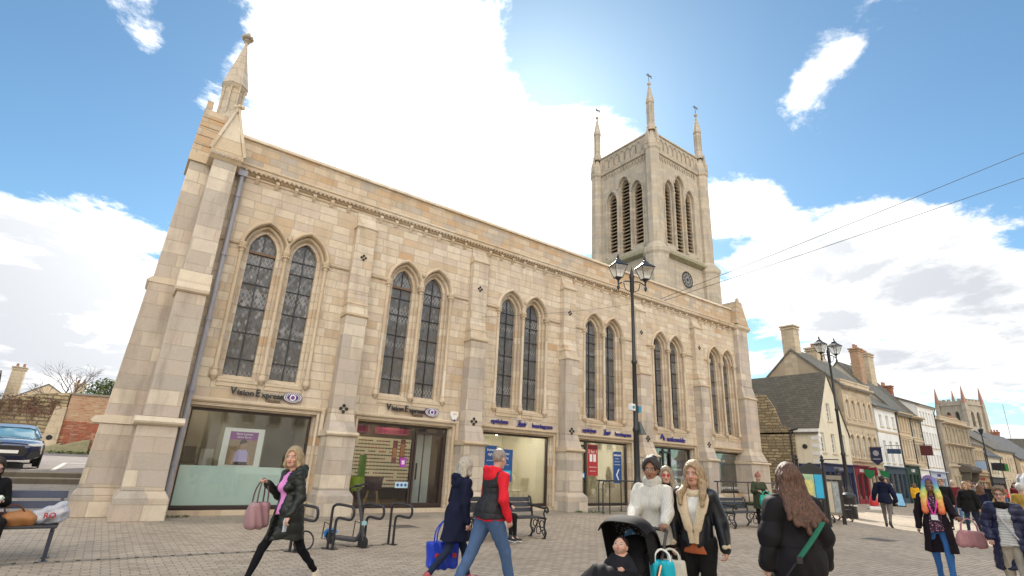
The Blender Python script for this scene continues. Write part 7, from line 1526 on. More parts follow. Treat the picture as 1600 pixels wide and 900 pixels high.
        if hair in ('short', 'buzz', 'bun'):
            v.ell(hp(0, -.02, -.125), np.array((.13, .12, .10))*hs, .01, Rh, sub=True)
            for sx in (-1, 1): v.ell(hp(sx*.09, -.03, -.03), np.array((.04, .06, .05))*hs, .01, Rh, sub=True)
        if hair != 'buzz': v.fn(wr_noise(.005, 60., 7.))
        np_obj('hair', [v.mesh()], hm_, body)
    if glasses is not None:
        m = MB(); 
        for sx in (-1, 1):
            m.tube([hp(sx*.033+.025*math.cos(a), -.104, .006+.019*math.sin(a)) for a in [k*.5236 for k in range(12)]], .0028*hs, 5, closed=True); m.tube([hp(sx*.058, -.102, .010), hp(sx*.078, .0, .012)], .0028*hs, 4)
            if glasses: m.prism([(0, 0), (1e-3, 0), (0, 1e-3)], 0, 0, 1e-4)._a([hp(sx*.033+.024*math.cos(a), -.103, .006+.018*math.sin(a)) for a in [k*.5236 for k in range(12)]], [tuple(range(12))])
        m.tube([hp(-.009, -.108, .010), hp(.009, -.108, .010)], .0028*hs, 4); m.build('glasses', M_DARK if not (glasses and glasses > 1) else M_RED, body)
    if hat:
        v = Vox(hcs-.22*hs, hcs+.26*hs, .009); v.ell(hp(0, .02, .05), np.array((.096, .112, .105))*hs, 0, Rh); v.ell(hp(0, -.06, -.09), np.array((.2, .2, .12))*hs, .01, Rh, sub=True); v.ell(hp(0, .02, .175), np.array((.035, .035, .035))*hs, .005, Rh); v.fn(wr_noise(.003, 60., 1.)); np_obj('hat', [v.mesh()], hat, body)
    bpy.context.view_layer.update()
    def wpt(p): return body.location+RT@Vector(p)
    body_info = dict(o=body, L=wpt(sc(A['l'][2]+A['l'][3]*.075)), R=wpt(sc(A['r'][2]+A['r'][3]*.075)), neck=wpt(sc(neck)), w=wpt, sc=sc, up=lambda x, y, zz: wpt(sc(up(x, y, zz))), RT=RT, s=s)
    return body_info
# ---------------------------------------------------------------- wardrobe
BLK = cloth('cloth_black', (.009, .009, .010)); NVY = cloth('cloth_navy', (.009, .012, .034)); PUFB = cloth('puffer_black', (.011, .010, .013), rough=.72, sheen=.1); PUFG = cloth('puffer_green_black', (.010, .013, .011), rough=.42, sheen=.05)
JEAN = cloth('denim', (.055, .10, .20), 'denim'); JEAND = cloth('denim_dark', (.010, .018, .045), 'denim'); JEANB = cloth('denim_bright', (.035, .12, .32), 'denim'); LEG = cloth('leggings', (.006, .006, .009)); PINK = cloth('pink_jersey', (.72, .27, .62))
WKNIT = cloth('white_cable_knit', (.66, .64, .58), 'knit'); LTHR = cloth('black_leather', (.010, .012, .018), rough=.32, sheen=0); SHRL = cloth('shearling', (.66, .54, .38), 'fluff'); RUST = cloth('rust_jersey', (.36, .10, .04)); RED = cloth('red_fleece', (.66, .02, .035))
CREAMC = cloth('cream_jersey', (.56, .53, .46)); TRK = cloth('oat_trousers', (.44, .39, .32)); MUST = cloth('mustard_coat', (.34, .22, .05)); YEL = cloth('yellow_coat', (.72, .40, .03)); GRN = cloth('green_parka', (.05, .06, .035)); GREY = cloth('grey_trousers', (.15, .14, .13)); BURG = cloth('burgundy_coat', (.13, .015, .025)); MIDB = cloth('mid_blue_coat', (.05, .10, .22)); WHC = cloth('white_shirt', (.7, .7, .68)); FLOR = cloth('floral_top', (.05, .03, .05), 'pattern', (.5, .22, .3)); GRAPH = cloth('graphic_top', (.60, .59, .56), 'stripe', (.42, .42, .42)); STRP = cloth('striped_shirt', (.7, .7, .7), 'stripe', (.04, .04, .05))
FURB = cloth('black_fur', (.010, .009, .009), 'fluff'); PURC = cloth('plum_black_coat', (.014, .009, .014))
SHB = dict(mat=cloth('shoe_black', (.02, .02, .022), rough=.5)); SHW = dict(mat=cloth('shoe_cream', (.62, .56, .45), rough=.6), sole=M_WHT); SHR = dict(mat=cloth('shoe_red', (.45, .08, .10), rough=.6), sole=M_WHT); SHN = dict(mat=cloth('trainer_black', (.03, .03, .035), rough=.6), sole=M_WHT)
def bag(name, lab, cat, loc, w, h, d, mat, rz=0, handle=.2, hm=None, soft=.05, taper=.85, group=None):
    """soft shopper; loc = top centre of the handle"""
    T = thing(name, lab, cat, (loc[0], loc[1], loc[2]), rz, group); z1 = -handle; z0 = z1-h; r = min(d/2, .06)
    v = Vox((-w/2-.06, -d/2-.06, z0-.05), (w/2+.06, d/2+.06, z1+.05), .011)
    def f(X, Y, Z, dd):
        t = np.clip((Z-z0)/h, 0, 1); ww = w/2*(1-(1-taper)*t)-r; dp = (d/2)*(1-.45*t)-r*(1-.3*t); qx = np.abs(X)-ww; qy = np.abs(Y)-np.maximum(dp, .002); qz = np.abs(Z-(z0+z1)/2)-(h/2-r)
        o = np.sqrt(np.maximum(qx, 0)**2+np.maximum(qy, 0)**2+np.maximum(qz, 0)**2)+np.minimum(np.maximum(qx, np.maximum(qy, qz)), 0)-r
        o = o+.008*np.sin(16*(Z+.6*np.sin(X*7)))+.006*np.sin(23*(X+.5*Z)+2*Y*9)
        return o
    v.fn(f); v.d[:, :, int((z1-.004-v.lo[2])/v.h):] = 1; np_obj('bag_body', [v.mesh()], mat, T)
    for sy in (-1, 1):
        MB().tube(pol([(-w*.26, sy*d*.25, z1-.03), (-w*.22, sy*d*.2, z1+handle*.5), (0, 0, z1+handle), (w*.22, sy*d*.2, z1+handle*.5), (w*.26, sy*d*.25, z1-.03)]), .010, 6).build('strap', hm or mat, T, smooth=True)
    return T
TOC = lambda x, y: ((-3.09-x), (-15.8-y))
# 1 blonde woman in padded coat, striding left
p = person('blonde woman in a black padded coat and pink top striding left past the racks', (-1.04, -8.45), (-1.0, -.22), 1.68, (.56, .33, .25), 'bob', (.36, .25, .13), (.55, .42, .26), dict(mat=PINK, len=.90, r=.98), dict(mat=PUFG, len=.60, r=1.10, flare=1.12, open=(.03, .07, .085), ox=-.01, quilt=(.13, .012), diag=True, puff=True), dict(mat=LEG, fit=.86), SHW,
  larm=((.25, .12, -1), (.15, -.55, -.8)), rarm=((-.30, -.10, -1), (.1, -.75, .55)), lleg=(-26, 14), rleg=(30, 8), head=(38, 0), lean=4, hood=dict(mat=PUFG, k=1.05), grip=(1.2, 1.6), res=.010)
b = bag('handbag', 'dusty mauve bucket bag hanging from the blonde woman\'s raised hand', 'handbag', tuple(p['R']+Vector((0, 0, .02))), .27, .32, .2, cloth('mauve_leather', (.34, .20, .22), rough=.5), R_(20), .26, cloth('mauve_strap', (.12, .07, .08)), taper=.95)
b = thing('phone', 'pale phone in the blonde woman\'s lowered hand', 'phone', tuple(p['L']+Vector((0, 0, -.03))), R_(40)); MB().box(-.035, .035, -.006, .006, -.09, .06).build('case', pm('phone_case', (.5, .55, .62), .3, .3, 30, 0), b, bevel=.004)
# 2 woman in navy hooded coat
p = person('grey blonde woman in a long navy hooded coat walking right beside the man in red', (1.02, -9.12), (1.0, -.12), 1.64, (.55, .34, .27), 'bob', (.42, .36, .29), (.66, .60, .50), None, dict(mat=NVY, len=.62, r=1.13, flare=1.35, wr=.010), dict(mat=JEAND, fit=.9), SHR,
  larm=((.25, .1, -1), (-.1, -.6, -.75)), rarm=((-.2, .12, -1), (-.1, -.2, -1)), lleg=(24, 10), rleg=(-22, 18), head=(14, 4), lean=6, hood=dict(mat=NVY), collar=dict(mat=NVY, R=.07, r=.03), res=.010)
M_BAGB = cloth('blue_shopper', (.012, .05, .50), rough=.35, sheen=0)
b = bag('shopping_bag', 'bright blue woven shopper carried by the woman in the navy coat', 'shopping bag', (.93, -8.95, .80), .44, .36, .20, M_BAGB, R_(-10), .24, M_BAGB, taper=1.)
for dx in (-.12, .13): MB().lathe([(0, -.128), (.035, -.124), (.0, -.12)], (dx, 0, -.42), 8, 'Y').build('logo_spot', M_RED, b)
bag('shoulder_bag', 'small black and white patterned bag between the couple walking right', 'handbag', (1.20, -9.42, 1.02), .25, .27, .08, cloth('zebra_cloth', (.05, .05, .06), 'pattern', (.6, .6, .62)), R_(0), .06)
# 3 man with gilet
p = person('balding man in a black quilted gilet, red hoodie and blue jeans, seen from behind', (1.14, -9.74), (.94, -.02), 1.77, (.55, .33, .26), 'buzz', (.27, .225, .195), None, dict(mat=RED, len=.885, r=1.02, sr=1.05, wr=.010), dict(mat=cloth('gilet_black', (.012, .013, .017), rough=.6), name='gilet', len=.905, r=1.16, sleeves=False, quilt=(.075, .012), grid=True), dict(mat=JEAN, fit=1.2, hem=1.35), SHR,
  larm=((.1, -.05, -1), (-.1, -.62, -.7)), rarm=((-.22, .12, -1), (.05, -.4, -.9)), lleg=(-24, 6), rleg=(24, 8), head=(16, 12), lean=7, female=False, fat=1.1, hood=dict(mat=RED, k=1.), collar=dict(mat=cloth('gilet_black', (.01, .01, .01)), R=.078, r=.034, z=-.01), res=.010)
# 4 woman with pram
p4 = person('woman in a chunky white roll neck jumper pushing the black pushchair', (1.80, -11.84), (-.95, -.30), 1.68, (.27, .145, .09), 'bun', (.022, .016, .015), (.05, .035, .03), None, dict(mat=WKNIT, name='jumper', len=.90, r=1.10, sr=1.02, wr=.008), dict(mat=BLK, fit=1.08), SHB,
  larm=('ik', (1.46, -12.24, 1.075), (.35, .35, -1)), rarm=('ik', (1.36, -11.90, 1.075), (-.35, .35, -1)), lleg=(10, 6), rleg=(-8, 4), head=(12, 2), fat=1.10, collar=dict(mat=WKNIT, name='roll_neck', R=.062, r=.032, top=.05, z=.01), grip=(1.5, 1.5), res=.009)
# 5 woman in shearling jacket
p5 = person('woman with long highlighted hair in a black leather jacket with cream shearling collar', (2.02, -12.22), (-.86, -.36), 1.665, (.52, .29, .21), 'long', (.30, .19, .10), (.55, .40, .24), dict(mat=WHC, len=1.0, r=1.02), dict(mat=LTHR, name='jacket', len=.945, r=1.14, sr=1.16, open=(.02, .03, .09), wr=.007, puff=True, neck=1.2), dict(mat=BLK, fit=1.1), SHB,
  larm=((.35, .04, -1), (.12, -.2, -1)), rarm=((-.30, .04, -1), (-.02, -.25, -1)), lleg=(2, 0), rleg=(-2, 2), head=(-6, 2), fat=1.12, collar=dict(mat=SHRL, R=.085, r=.042, z=-.01, t=.03), res=.009, hfr=.19)
def strip(body, pts, r, mat, nm, fl=1.): MB().tube(pol(pts, 6), r, 8, flat=fl).build(nm, mat, body, smooth=True)
s5 = p5['s']
for sx in (-1, 1): strip(p5['o'], [np.array(q)*s5 for q in ((sx*.10, .0, 1.50), (sx*.115, -.115, 1.41), (sx*.085, -.175, 1.26), (sx*.035, -.178, 1.08), (sx*.02, -.165, .965))], [.045]*6+[.056]*6+[.046]*6+[.028]*7, SHRL, 'shearling_lapel', .55)
v = Vox((-.3, -.3, .75), (.3, .3, 1.05), .01); v.cone((0, .01, .90*s5), (0, .0, 1.0), .168, .155, .02, ((0, 1, 0), 1.2)); v.fn(lambda X, Y, Z, d: np.maximum(np.maximum(d+.004*np.sin(X*60), .86*s5-Z), Z-.965*s5)); np_obj('rust_hem', [v.mesh()], RUST, p5['o'])
for sd in 'LR': q_ = p5['o'].matrix_world.inverted() @ p5[sd]; v = Vox(np.array(q_)-.12, np.array(q_)+.14, .009); v.cone(np.array(q_)+(0, .012, .065), np.array(q_)+(0, .006, .085), .046, .05, 0); np_obj('shearling_cuff', [v.mesh()], SHRL, p5['o'])
# 6 woman behind with sunglasses
person('woman in red tinted sunglasses half hidden between the two women at the pushchair', (3.85, -10.45), (-.7, -.55), 1.62, (.55, .35, .27), 'long', (.24, .17, .11), (.45, .36, .25), None, dict(mat=PUFB, len=.75, r=1.12), dict(mat=BLK), SHB, collar=dict(mat=BLK), glasses=2, head=(0, 0), res=.013)
# 7 woman from behind in puffer coat
p7 = person('woman with long auburn hair in a long black puffer coat seen from behind', (1.92, -13.28), (.50, .86), 1.675, (.5, .3, .22), 'verylong', (.055, .028, .02), (.17, .085, .055), None, dict(mat=PUFB, len=.42, r=1.25, flare=1.22, quilt=(.205, .022), sr=1.24, puff=True, wr=.009), dict(mat=BLK), SHB,
  larm=((.34, .02, -1), (.10, -.15, -1)), rarm=((-.36, .04, -1), (-.05, -.22, -1)), fat=1.08, head=(-10, 0), tilt=0, res=.010, hbk=.235, hfr=-.02, )
s7_ = p7['s']; t = thing('crossbody_strap', 'green webbing strap across the back of the puffer coat', 'bag strap', tuple(p7['o'].location), p7['o'].rotation_euler.z)
MB().tube(pol([np.array(q)*s7_ for q in ((-.12, .235, 1.30), (-.02, .262, 1.20), (.08, .262, 1.09), (.15, .24, 1.0))]), .026, 8, flat=.35).build('webbing', cloth('green_webbing', (.03, .16, .10)), t, smooth=True)
MB().tube(pol([np.array(q)*s7_ for q in ((.15, .24, 1.0), (.22, .21, .9), (.28, .12, .76))]), .014, 8, flat=.5).box(.13, .18, .245, .265, .93, .98).build('lower_strap', M_DARK, t)
# 8 woman with rainbow hair
RB = cloth('hair_rainbow', (.5, .2, .2), 'ramp', (1.08, 1.70, [(0, (.75, .08, .03)), (.22, (.85, .22, .04)), (.42, (.85, .50, .10)), (.60, (.60, .68, .12)), (.74, (.10, .45, .48)), (.86, (.08, .18, .55)), (1, (.12, .03, .20))]), .5)
p8 = person('smiling woman with long rainbow coloured hair in a dark coat carrying a pink bag', (8.42, -12.42), (-.97, -.20), 1.66, (.19, .095, .06), 'rainbow', (.1, .03, .2), None, dict(mat=FLOR, len=.88, r=1.0), dict(mat=PURC, len=.55, r=1.12, flare=1.3, open=(.13, .09, .075)), dict(mat=JEANB, fit=.95), SHB,
  larm=((.35, -.1, -1), (.25, -.85, -.1)), rarm=((-.3, .05, -1), (-.1, -.25, -1)), lleg=(6, 4), rleg=(-10, 8), head=(0, 0), hairf=RB, smile=1, grip=(1.6, .9), res=.011)
s8_ = p8['s']
for sx in (-1, 1): strip(p8['o'], [np.array(q)*s8_ for q in ((sx*.07, -.07, 1.46), (sx*.05, -.17, 1.30), (0, -.17, 1.14))], .010, pm('lanyard_pink', (.75, .05, .40), .5, 0, 3, 0), 'lanyard')
MB().box(-.045, .045, -.185, -.178, 1.02, 1.10).build('badge', M_WHT, p8['o'])
PKB = cloth('pink_leather', (.46, .22, .23), rough=.45, sheen=0)
bag('handbag', 'large dusty pink tote on the forearm of the woman with rainbow hair', 'handbag', tuple(p8['L']+Vector((.0, -.10, .0))), .40, .27, .14, PKB, R_(-70), .15, PKB, taper=.78)
# 9 woman in navy puffer and cream trousers
p9 = person('person with cropped brown hair and glasses in an open navy puffer coat', (8.05, -13.40), (-.93, -.10), 1.56, (.56, .34, .26), 'short', (.16, .10, .065), (.30, .20, .13), dict(mat=GRAPH, len=.86, r=1.05), dict(mat=cloth('puffer_navy', (.009, .012, .048), rough=.35, sheen=0), len=.50, r=1.22, flare=1.15, open=(.15, .10, .075), quilt=(.10, .016), sr=1.25, puff=True), dict(mat=TRK, fit=1.2, hem=1.5), SHW,
  larm=((.35, .05, -1), (.2, -.35, -.8)), rarm=((-.4, .1, -1), (.1, -.45, -.7)), lleg=(4, 2), rleg=(-6, 4), head=(0, 4), collar=dict(mat=FURB, R=.09, r=.05, z=-.01), glasses=0, fat=1.12, res=.011)
MB().tube(pol([np.array(q)*p9['s'] for q in ((-.10, -.10, 1.42), (-.02, -.18, 1.25), (.07, -.19, 1.08), (.14, -.16, .96))]), .017, 6, flat=.5).build('bag_strap', M_PIPE, p9['o'])
# 10.. middle distance
person('person with white hair in a mustard coat walking away at the right edge', (16.9, -11.95), (.9, .3), 1.66, (.5, .32, .26), 'short', (.5, .5, .48), (.75, .74, .7), None, dict(mat=MUST, len=.72, r=1.2, flare=1.15), dict(mat=GREY), SHB, res=.014, lleg=(14, 6), rleg=(-12, 8))
person('man in a navy hooded jacket and grey trousers walking away alone', (20.4, -7.45), (.95, .2), 1.76, (.45, .3, .22), 'short', (.02, .015, .015), None, None, dict(mat=NVY, len=.82, r=1.22, sr=1.25), dict(mat=GREY, fit=1.), SHB, res=.014, female=False, lleg=(12, 4), rleg=(-14, 22), hood=dict(mat=NVY, k=1.1), larm=((.35, .1, -1), (.3, -.3, -1)), rarm=((-.35, .1, -1), (-.2, -.2, -1)))
person('person in a green parka and pink bobble hat looking at a phone by the handrail', (14.2, -6.1), (-.6, -.7), 1.62, (.52, .33, .26), None, (.2, .1, .05), None, None, dict(mat=GRN, len=.62, r=1.2, flare=1.1), dict(mat=BLK), SHB, res=.013, larm=((.3, -.3, -1), (-.3, -.8, .2)), rarm=((-.3, -.3, -1), (.4, -.8, .1)), head=(10, 16), hat=cloth('bobble_hat', (.40, .17, .15), 'knit'))
b = bag('shopping_bag', 'turquoise carrier bag held by the person in the bobble hat', 'shopping bag', (13.95, -6.45, 1.12), .38, .36, .14, cloth('teal_bag', (.02, .36, .28), rough=.5), R_(-40), .1, taper=1.)
person('person in a bright yellow coat walking beyond the pavement signs', (36.5, -3.4), (.9, .2), 1.5, (.4, .3, .2), 'bob', (.15, .09, .05), None, None, dict(mat=YEL, len=.80, r=1.3, flare=1.2), dict(mat=BLK), SHB, res=.020, lleg=(14, 4), rleg=(-12, 10))
person('person in a red T-shirt standing before the navy shopfront', (21.7, -4.2), (.5, -.6), 1.45, (.5, .33, .27), 'bob', (.45, .4, .33), None, None, dict(mat=cloth('red_tshirt', (.62, .02, .05)), len=.85, r=1.12, sr=1.1), dict(mat=NVY), SHB, res=.018)
person('woman with wavy brown hair in a black coat and jeans walking towards the camera', (20.6, -9.85), (-.95, .05), 1.66, (.52, .33, .26), 'bob', (.26, .15, .08), (.45, .3, .18), None, dict(mat=BLK, len=.80, r=1.24, sr=1.15), dict(mat=JEAND, fit=.95), SHB, res=.014, lleg=(-14, 14), rleg=(18, 4), head=(6, 0), larm=((.35, 0, -1), (.2, -.3, -1)), rarm=((-.4, 0, -1), (-.1, -.25, -1)), fat=1.08)
person('woman with long dark hair in a navy coat and bright jeans seen from behind', (24.3, -9.35), (.9, -.1), 1.6, (.5, .33, .26), 'long', (.09, .05, .035), (.2, .1, .06), None, dict(mat=NVY, len=.75, r=1.15), dict(mat=JEANB), SHB, res=.015, lleg=(10, 4), rleg=(-10, 8))
person('man in glasses and a black coat behind the woman with rainbow hair', (22.2, -8.75), (-.9, -.15), 1.74, (.52, .33, .26), 'short', (.25, .2, .15), None, None, dict(mat=BLK, len=.66, r=1.15), dict(mat=BLK), SHB, female=False, glasses=0, res=.014, lleg=(10, 4), rleg=(-10, 8), collar=dict(mat=GREY))
bag('shopping_bag', 'dark green carrier bag carried near the black coated woman', 'shopping bag', (22.6, -9.2, .78), .35, .38, .14, cloth('green_bag', (.02, .14, .06), rough=.5), 0, .14)
# seated people
ps = person('person in black with dark hair seated on the left bench holding wrapped food', (-4.20, -5.30), (.4, -.9), 1.62, (.55, .36, .29), 'bob', (.02, .015, .018), None, None, dict(mat=BLK, len=.93, r=1.15, sr=1.1), dict(mat=BLK), SHB, lleg=(86, 86), rleg=(84, 86), sit=.46, larm=((.2, -.25, -1), (-.5, -.8, .15)), rarm=((-.2, -.25, -1), (.5, -.8, .15)), head=(8, 18), collar=dict(mat=BLK, r=.035), glasses=0, res=.011, lean=-6)
t = thing('food_wrap', 'pale paper wrap held by the seated person in black', 'food', tuple((ps['L']+ps['R'])/2+Vector((0, 0, .02)))); MB().lathe([(.0, -.10), (.035, -.08), (.045, 0), (.04, .07), (0, .10)], (0, 0, 0), 10, 'X').build('paper', pm('paper_wrap', (.60, .66, .58), .7, .2, 20, .3), t, smooth=True)
person('person in black trousers seated on the middle bench behind the walking couple', (4.15, -5.72), (.15, -1), 1.65, (.5, .33, .26), 'short', (.05, .04, .03), None, None, dict(mat=BLK, len=.93, r=1.1), dict(mat=BLK, fit=.95), SHN, lleg=(84, 80), rleg=(84, 70), sit=.46, res=.013, lean=-4, head=(0, 10), larm=((.2, -.2, -1), (-.2, -.9, -.2)), rarm=((-.2, -.2, -1), (.2, -.9, -.2)))
person('shop assistant in dark clothes standing inside the cream third shop', (9.55, 1.9), (-.3, -1), 1.62, (.4, .28, .2), 'short', (.04, .03, .03), None, None, dict(mat=BLK, len=.85, r=1.05), dict(mat=BLK), SHB, res=.02, z=.13)
t = person('person in a pale blue top standing at the cash machine', (17.6, -.9), (.1, 1), 1.66, (.4, .28, .2), 'short', (.03, .03, .04), None, None, dict(mat=cloth('pale_blue_top', (.45, .55, .68)), len=.9, r=1.1), dict(mat=NVY), SHB, res=.02)
# distant crowd
rnd = random.Random(12)
CR = [(27.5, -7.7, BURG, 'burgundy coat', 1), (30, -6.2, NVY, 'navy jacket', 0), (31, -7.4, GREY, 'grey coat', 1), (34.0, -6.9, MIDB, 'blue jacket', 0), (37, -6.0, BLK, 'black anorak', 1), (38.5, -7.6, BURG, 'dark red coat', 0), (41, -5.2, GREY, 'grey fleece', 1), (44, -6.8, YEL, 'yellow tabard', 1), (46, -4.6, BLK, 'long black coat', 0), (49, -6.2, MIDB, 'mid blue coat', 1), (52, -4.2, RED, 'red coat', 1), (55, -5.4, NVY, 'navy coat', 0), (58, -3.6, PURC, 'plum coat', 1), (33, -9.9, PURC, 'plum jacket', 1), (35.5, -9.4, MIDB, 'denim blue coat', 1), (62, -4.6, BLK, 'black jacket', 0), (29.0, -4.6, CREAMC, 'cream jacket', 1), (66, -3.2, GREY, 'pale grey coat', 1)]
for k, (x, y, m, nm, fe) in enumerate(CR):
    a = rnd.choice((-1, 1)); hc_ = rnd.choice(((.03, .02, .02), (.2, .12, .06), (.4, .33, .25), (.08, .05, .03)))
    where = ('among the shoppers far down the street' if k % 3 == 0 else 'in the distant crowd near the van' if k % 3 == 1 else 'walking by the far shopfronts')
    person('small figure in a %s %s' % (nm, where), (x, y), (a, rnd.uniform(-.3, .3)), rnd.uniform(1.58, 1.8), (.48, .31, .24), rnd.choice(('short', 'bob', 'long')) if fe else 'short', hc_, None, None, dict(mat=m, len=rnd.choice((.9, .75, .6)), r=rnd.uniform(1.1, 1.25)), dict(mat=rnd.choice((BLK, JEAND, JEAN, GREY))), SHB, female=bool(fe), res=.024, lleg=(rnd.uniform(5, 20), 5), rleg=(-rnd.uniform(5, 18), 10), group='shoppers in the distance')
# ---------------------------------------------------------------- pushchair and baby
d4 = Vector((-.96, .02, 0)).normalized()
PX, PY = 1.13, -11.70; pr_ = math.atan2(-.55, -.86)   # the seat looks left and towards the camera
PC = thing('pushchair', 'black pushchair with a big sun canopy pushed by the woman in the white jumper', 'pushchair', (.86, -12.22, 0), R_(-71))
M_PC = cloth('pushchair_black', (.008, .008, .010), rough=.75); M_PCF = cloth('pushchair_fleck', (.007, .007, .008), 'pattern', (.11, .11, .12)); M_FR = pm('pram_frame', (.05, .045, .045), .35, .1, 5, 0); M_CU = pm('copper_tube', (.5, .28, .18), .3, .1, 5, 0, metal=.8)
# local frame: travels towards -Y
def shell(name, mat, c, R1, th, a0, a1, hw):
    """folding hood: arc of radius R1 in the YZ plane, half width hw"""
    vs, fs = [], []; n, m = 18, 12
    for L in (0, 1):
        for i in range(n+1):
            a = a0+(a1-a0)*i/n
            for j in range(m+1):
                u = -1+2*j/m; w = hw*math.copysign(abs(u)**.8, u); rr2 = (R1-L*th)*(1-.30*abs(u)**3.2)
                vs.append((w*(1-L*.03), c[1]+rr2*math.cos(a), c[2]+rr2*math.sin(a)))
    o = (n+1)*(m+1); g = lambda L, i, j: L*o+i*(m+1)+j
    for i in range(n):
        for j in range(m): fs += [(g(0, i, j), g(0, i+1, j), g(0, i+1, j+1), g(0, i, j+1)), (g(1, i, j), g(1, i, j+1), g(1, i+1, j+1), g(1, i+1, j))]
    for i in range(n): fs += [(g(0, i, 0), g(1, i, 0), g(1, i+1, 0), g(0, i+1, 0)), (g(0, i, m), g(0, i+1, m), g(1, i+1, m), g(1, i, m))]
    for j in range(m): fs += [(g(0, 0, j), g(0, 0, j+1), g(1, 0, j+1), g(1, 0, j)), (g(0, n, j), g(1, n, j), g(1, n, j+1), g(0, n, j+1))]
    mb = MB()._a(vs, fs); mb.mi = [1 if min(f) >= o else 0 for f in mb.f]; return mb
sh_ = shell('canopy', None, (0, .16, .70), .38, .012, R_(118), R_(2), .24).build('canopy', [M_PC, M_PCF], PC, smooth=True)
# canopy sides
for s in (-1, 1):
    P = [(.08+.365*math.cos(a), .68+.365*math.sin(a)*.97) for a in [R_(112)+(R_(4)-R_(112))*k/10 for k in range(11)]]+[(.10, .66)]
    MB().prism([(y*.9+.09, .70+(z-.68)*.86) for y, z in P], 0, s*.205, s*.212).build('canopy_side', [M_PC], PC)
v = Vox((-.34, -.55, .15), (.34, .45, 1.0), .012)
v.cone((0, -.02, .44), (0, .26, .78), .17, .15, .05, ((0, -.77, .64), 2.2)).cone((0, -.02, .42), (0, -.30, .44), .17, .17, .05, ((0, 0, 1), 2.0)); v.fn(lambda X, Y, Z, d: d+.006*np.sin(Z*40)*np.sin(X*30)); np_obj('seat', [v.mesh()], M_PC, PC)
v = Vox((-.36, -.70, .10), (.36, .2, .85), .012)
v.cone((0, -.02, .56), (0, -.38, .54), .19, .20, .08, ((0, 0, 1), 1.6)).cone((0, -.38, .54), (0, -.46, .34), .19, .16, .08, ((0, 1, 0), 1.6)); v.ell((0, .10, .72), (.16, .16, .10), .03, sub=True); v.fn(lambda X, Y, Z, d: d+.007*np.sin(22*(Y+.5*np.sin(X*8)))+.005*np.sin(Z*35+X*12)); np_obj('footmuff', [v.mesh()], M_PC, PC)
fr_ = MB()
for s in (-1, 1):
    fr_.tube([(s*.25, .52, 1.03), (s*.25, .40, .86), (s*.25, .08, .52), (s*.25, -.32, .16)], .015, 8).tube([(s*.25, .12, .56), (s*.25, .38, .14)], .014, 8)
fr_.tube(pol([(-.25, .52, 1.03), (-.2, .56, 1.05), (.2, .56, 1.05), (.25, .52, 1.03)]), .017, 8); fr_.build('frame', M_FR, PC, smooth=True)
for s in (-1, 1): MB().tube([(s*.262, .30, .77), (s*.262, .05, .50)], .014, 6).build('frame_trim', M_CU if s > 0 else M_WHT, PC)
for s in (-1, 1):
    for y, r in ((-.34, .10), (.40, .13)): w_ = MB().lathe([(r*.7, -.02), (r, -.015), (r, .015), (r*.7, .02)], (s*.25, y, r), 20, 'X').build('wheel', M_TYRE, PC); MB().lathe([(0, -.012), (r*.7, -.012), (r*.7, .012), (0, .012)], (s*.25, y, r), 14, 'X').build('hub', M_FR, w_)
bw = lambda q: tuple(PC.matrix_world @ Vector(q)); bpy.context.view_layer.update()
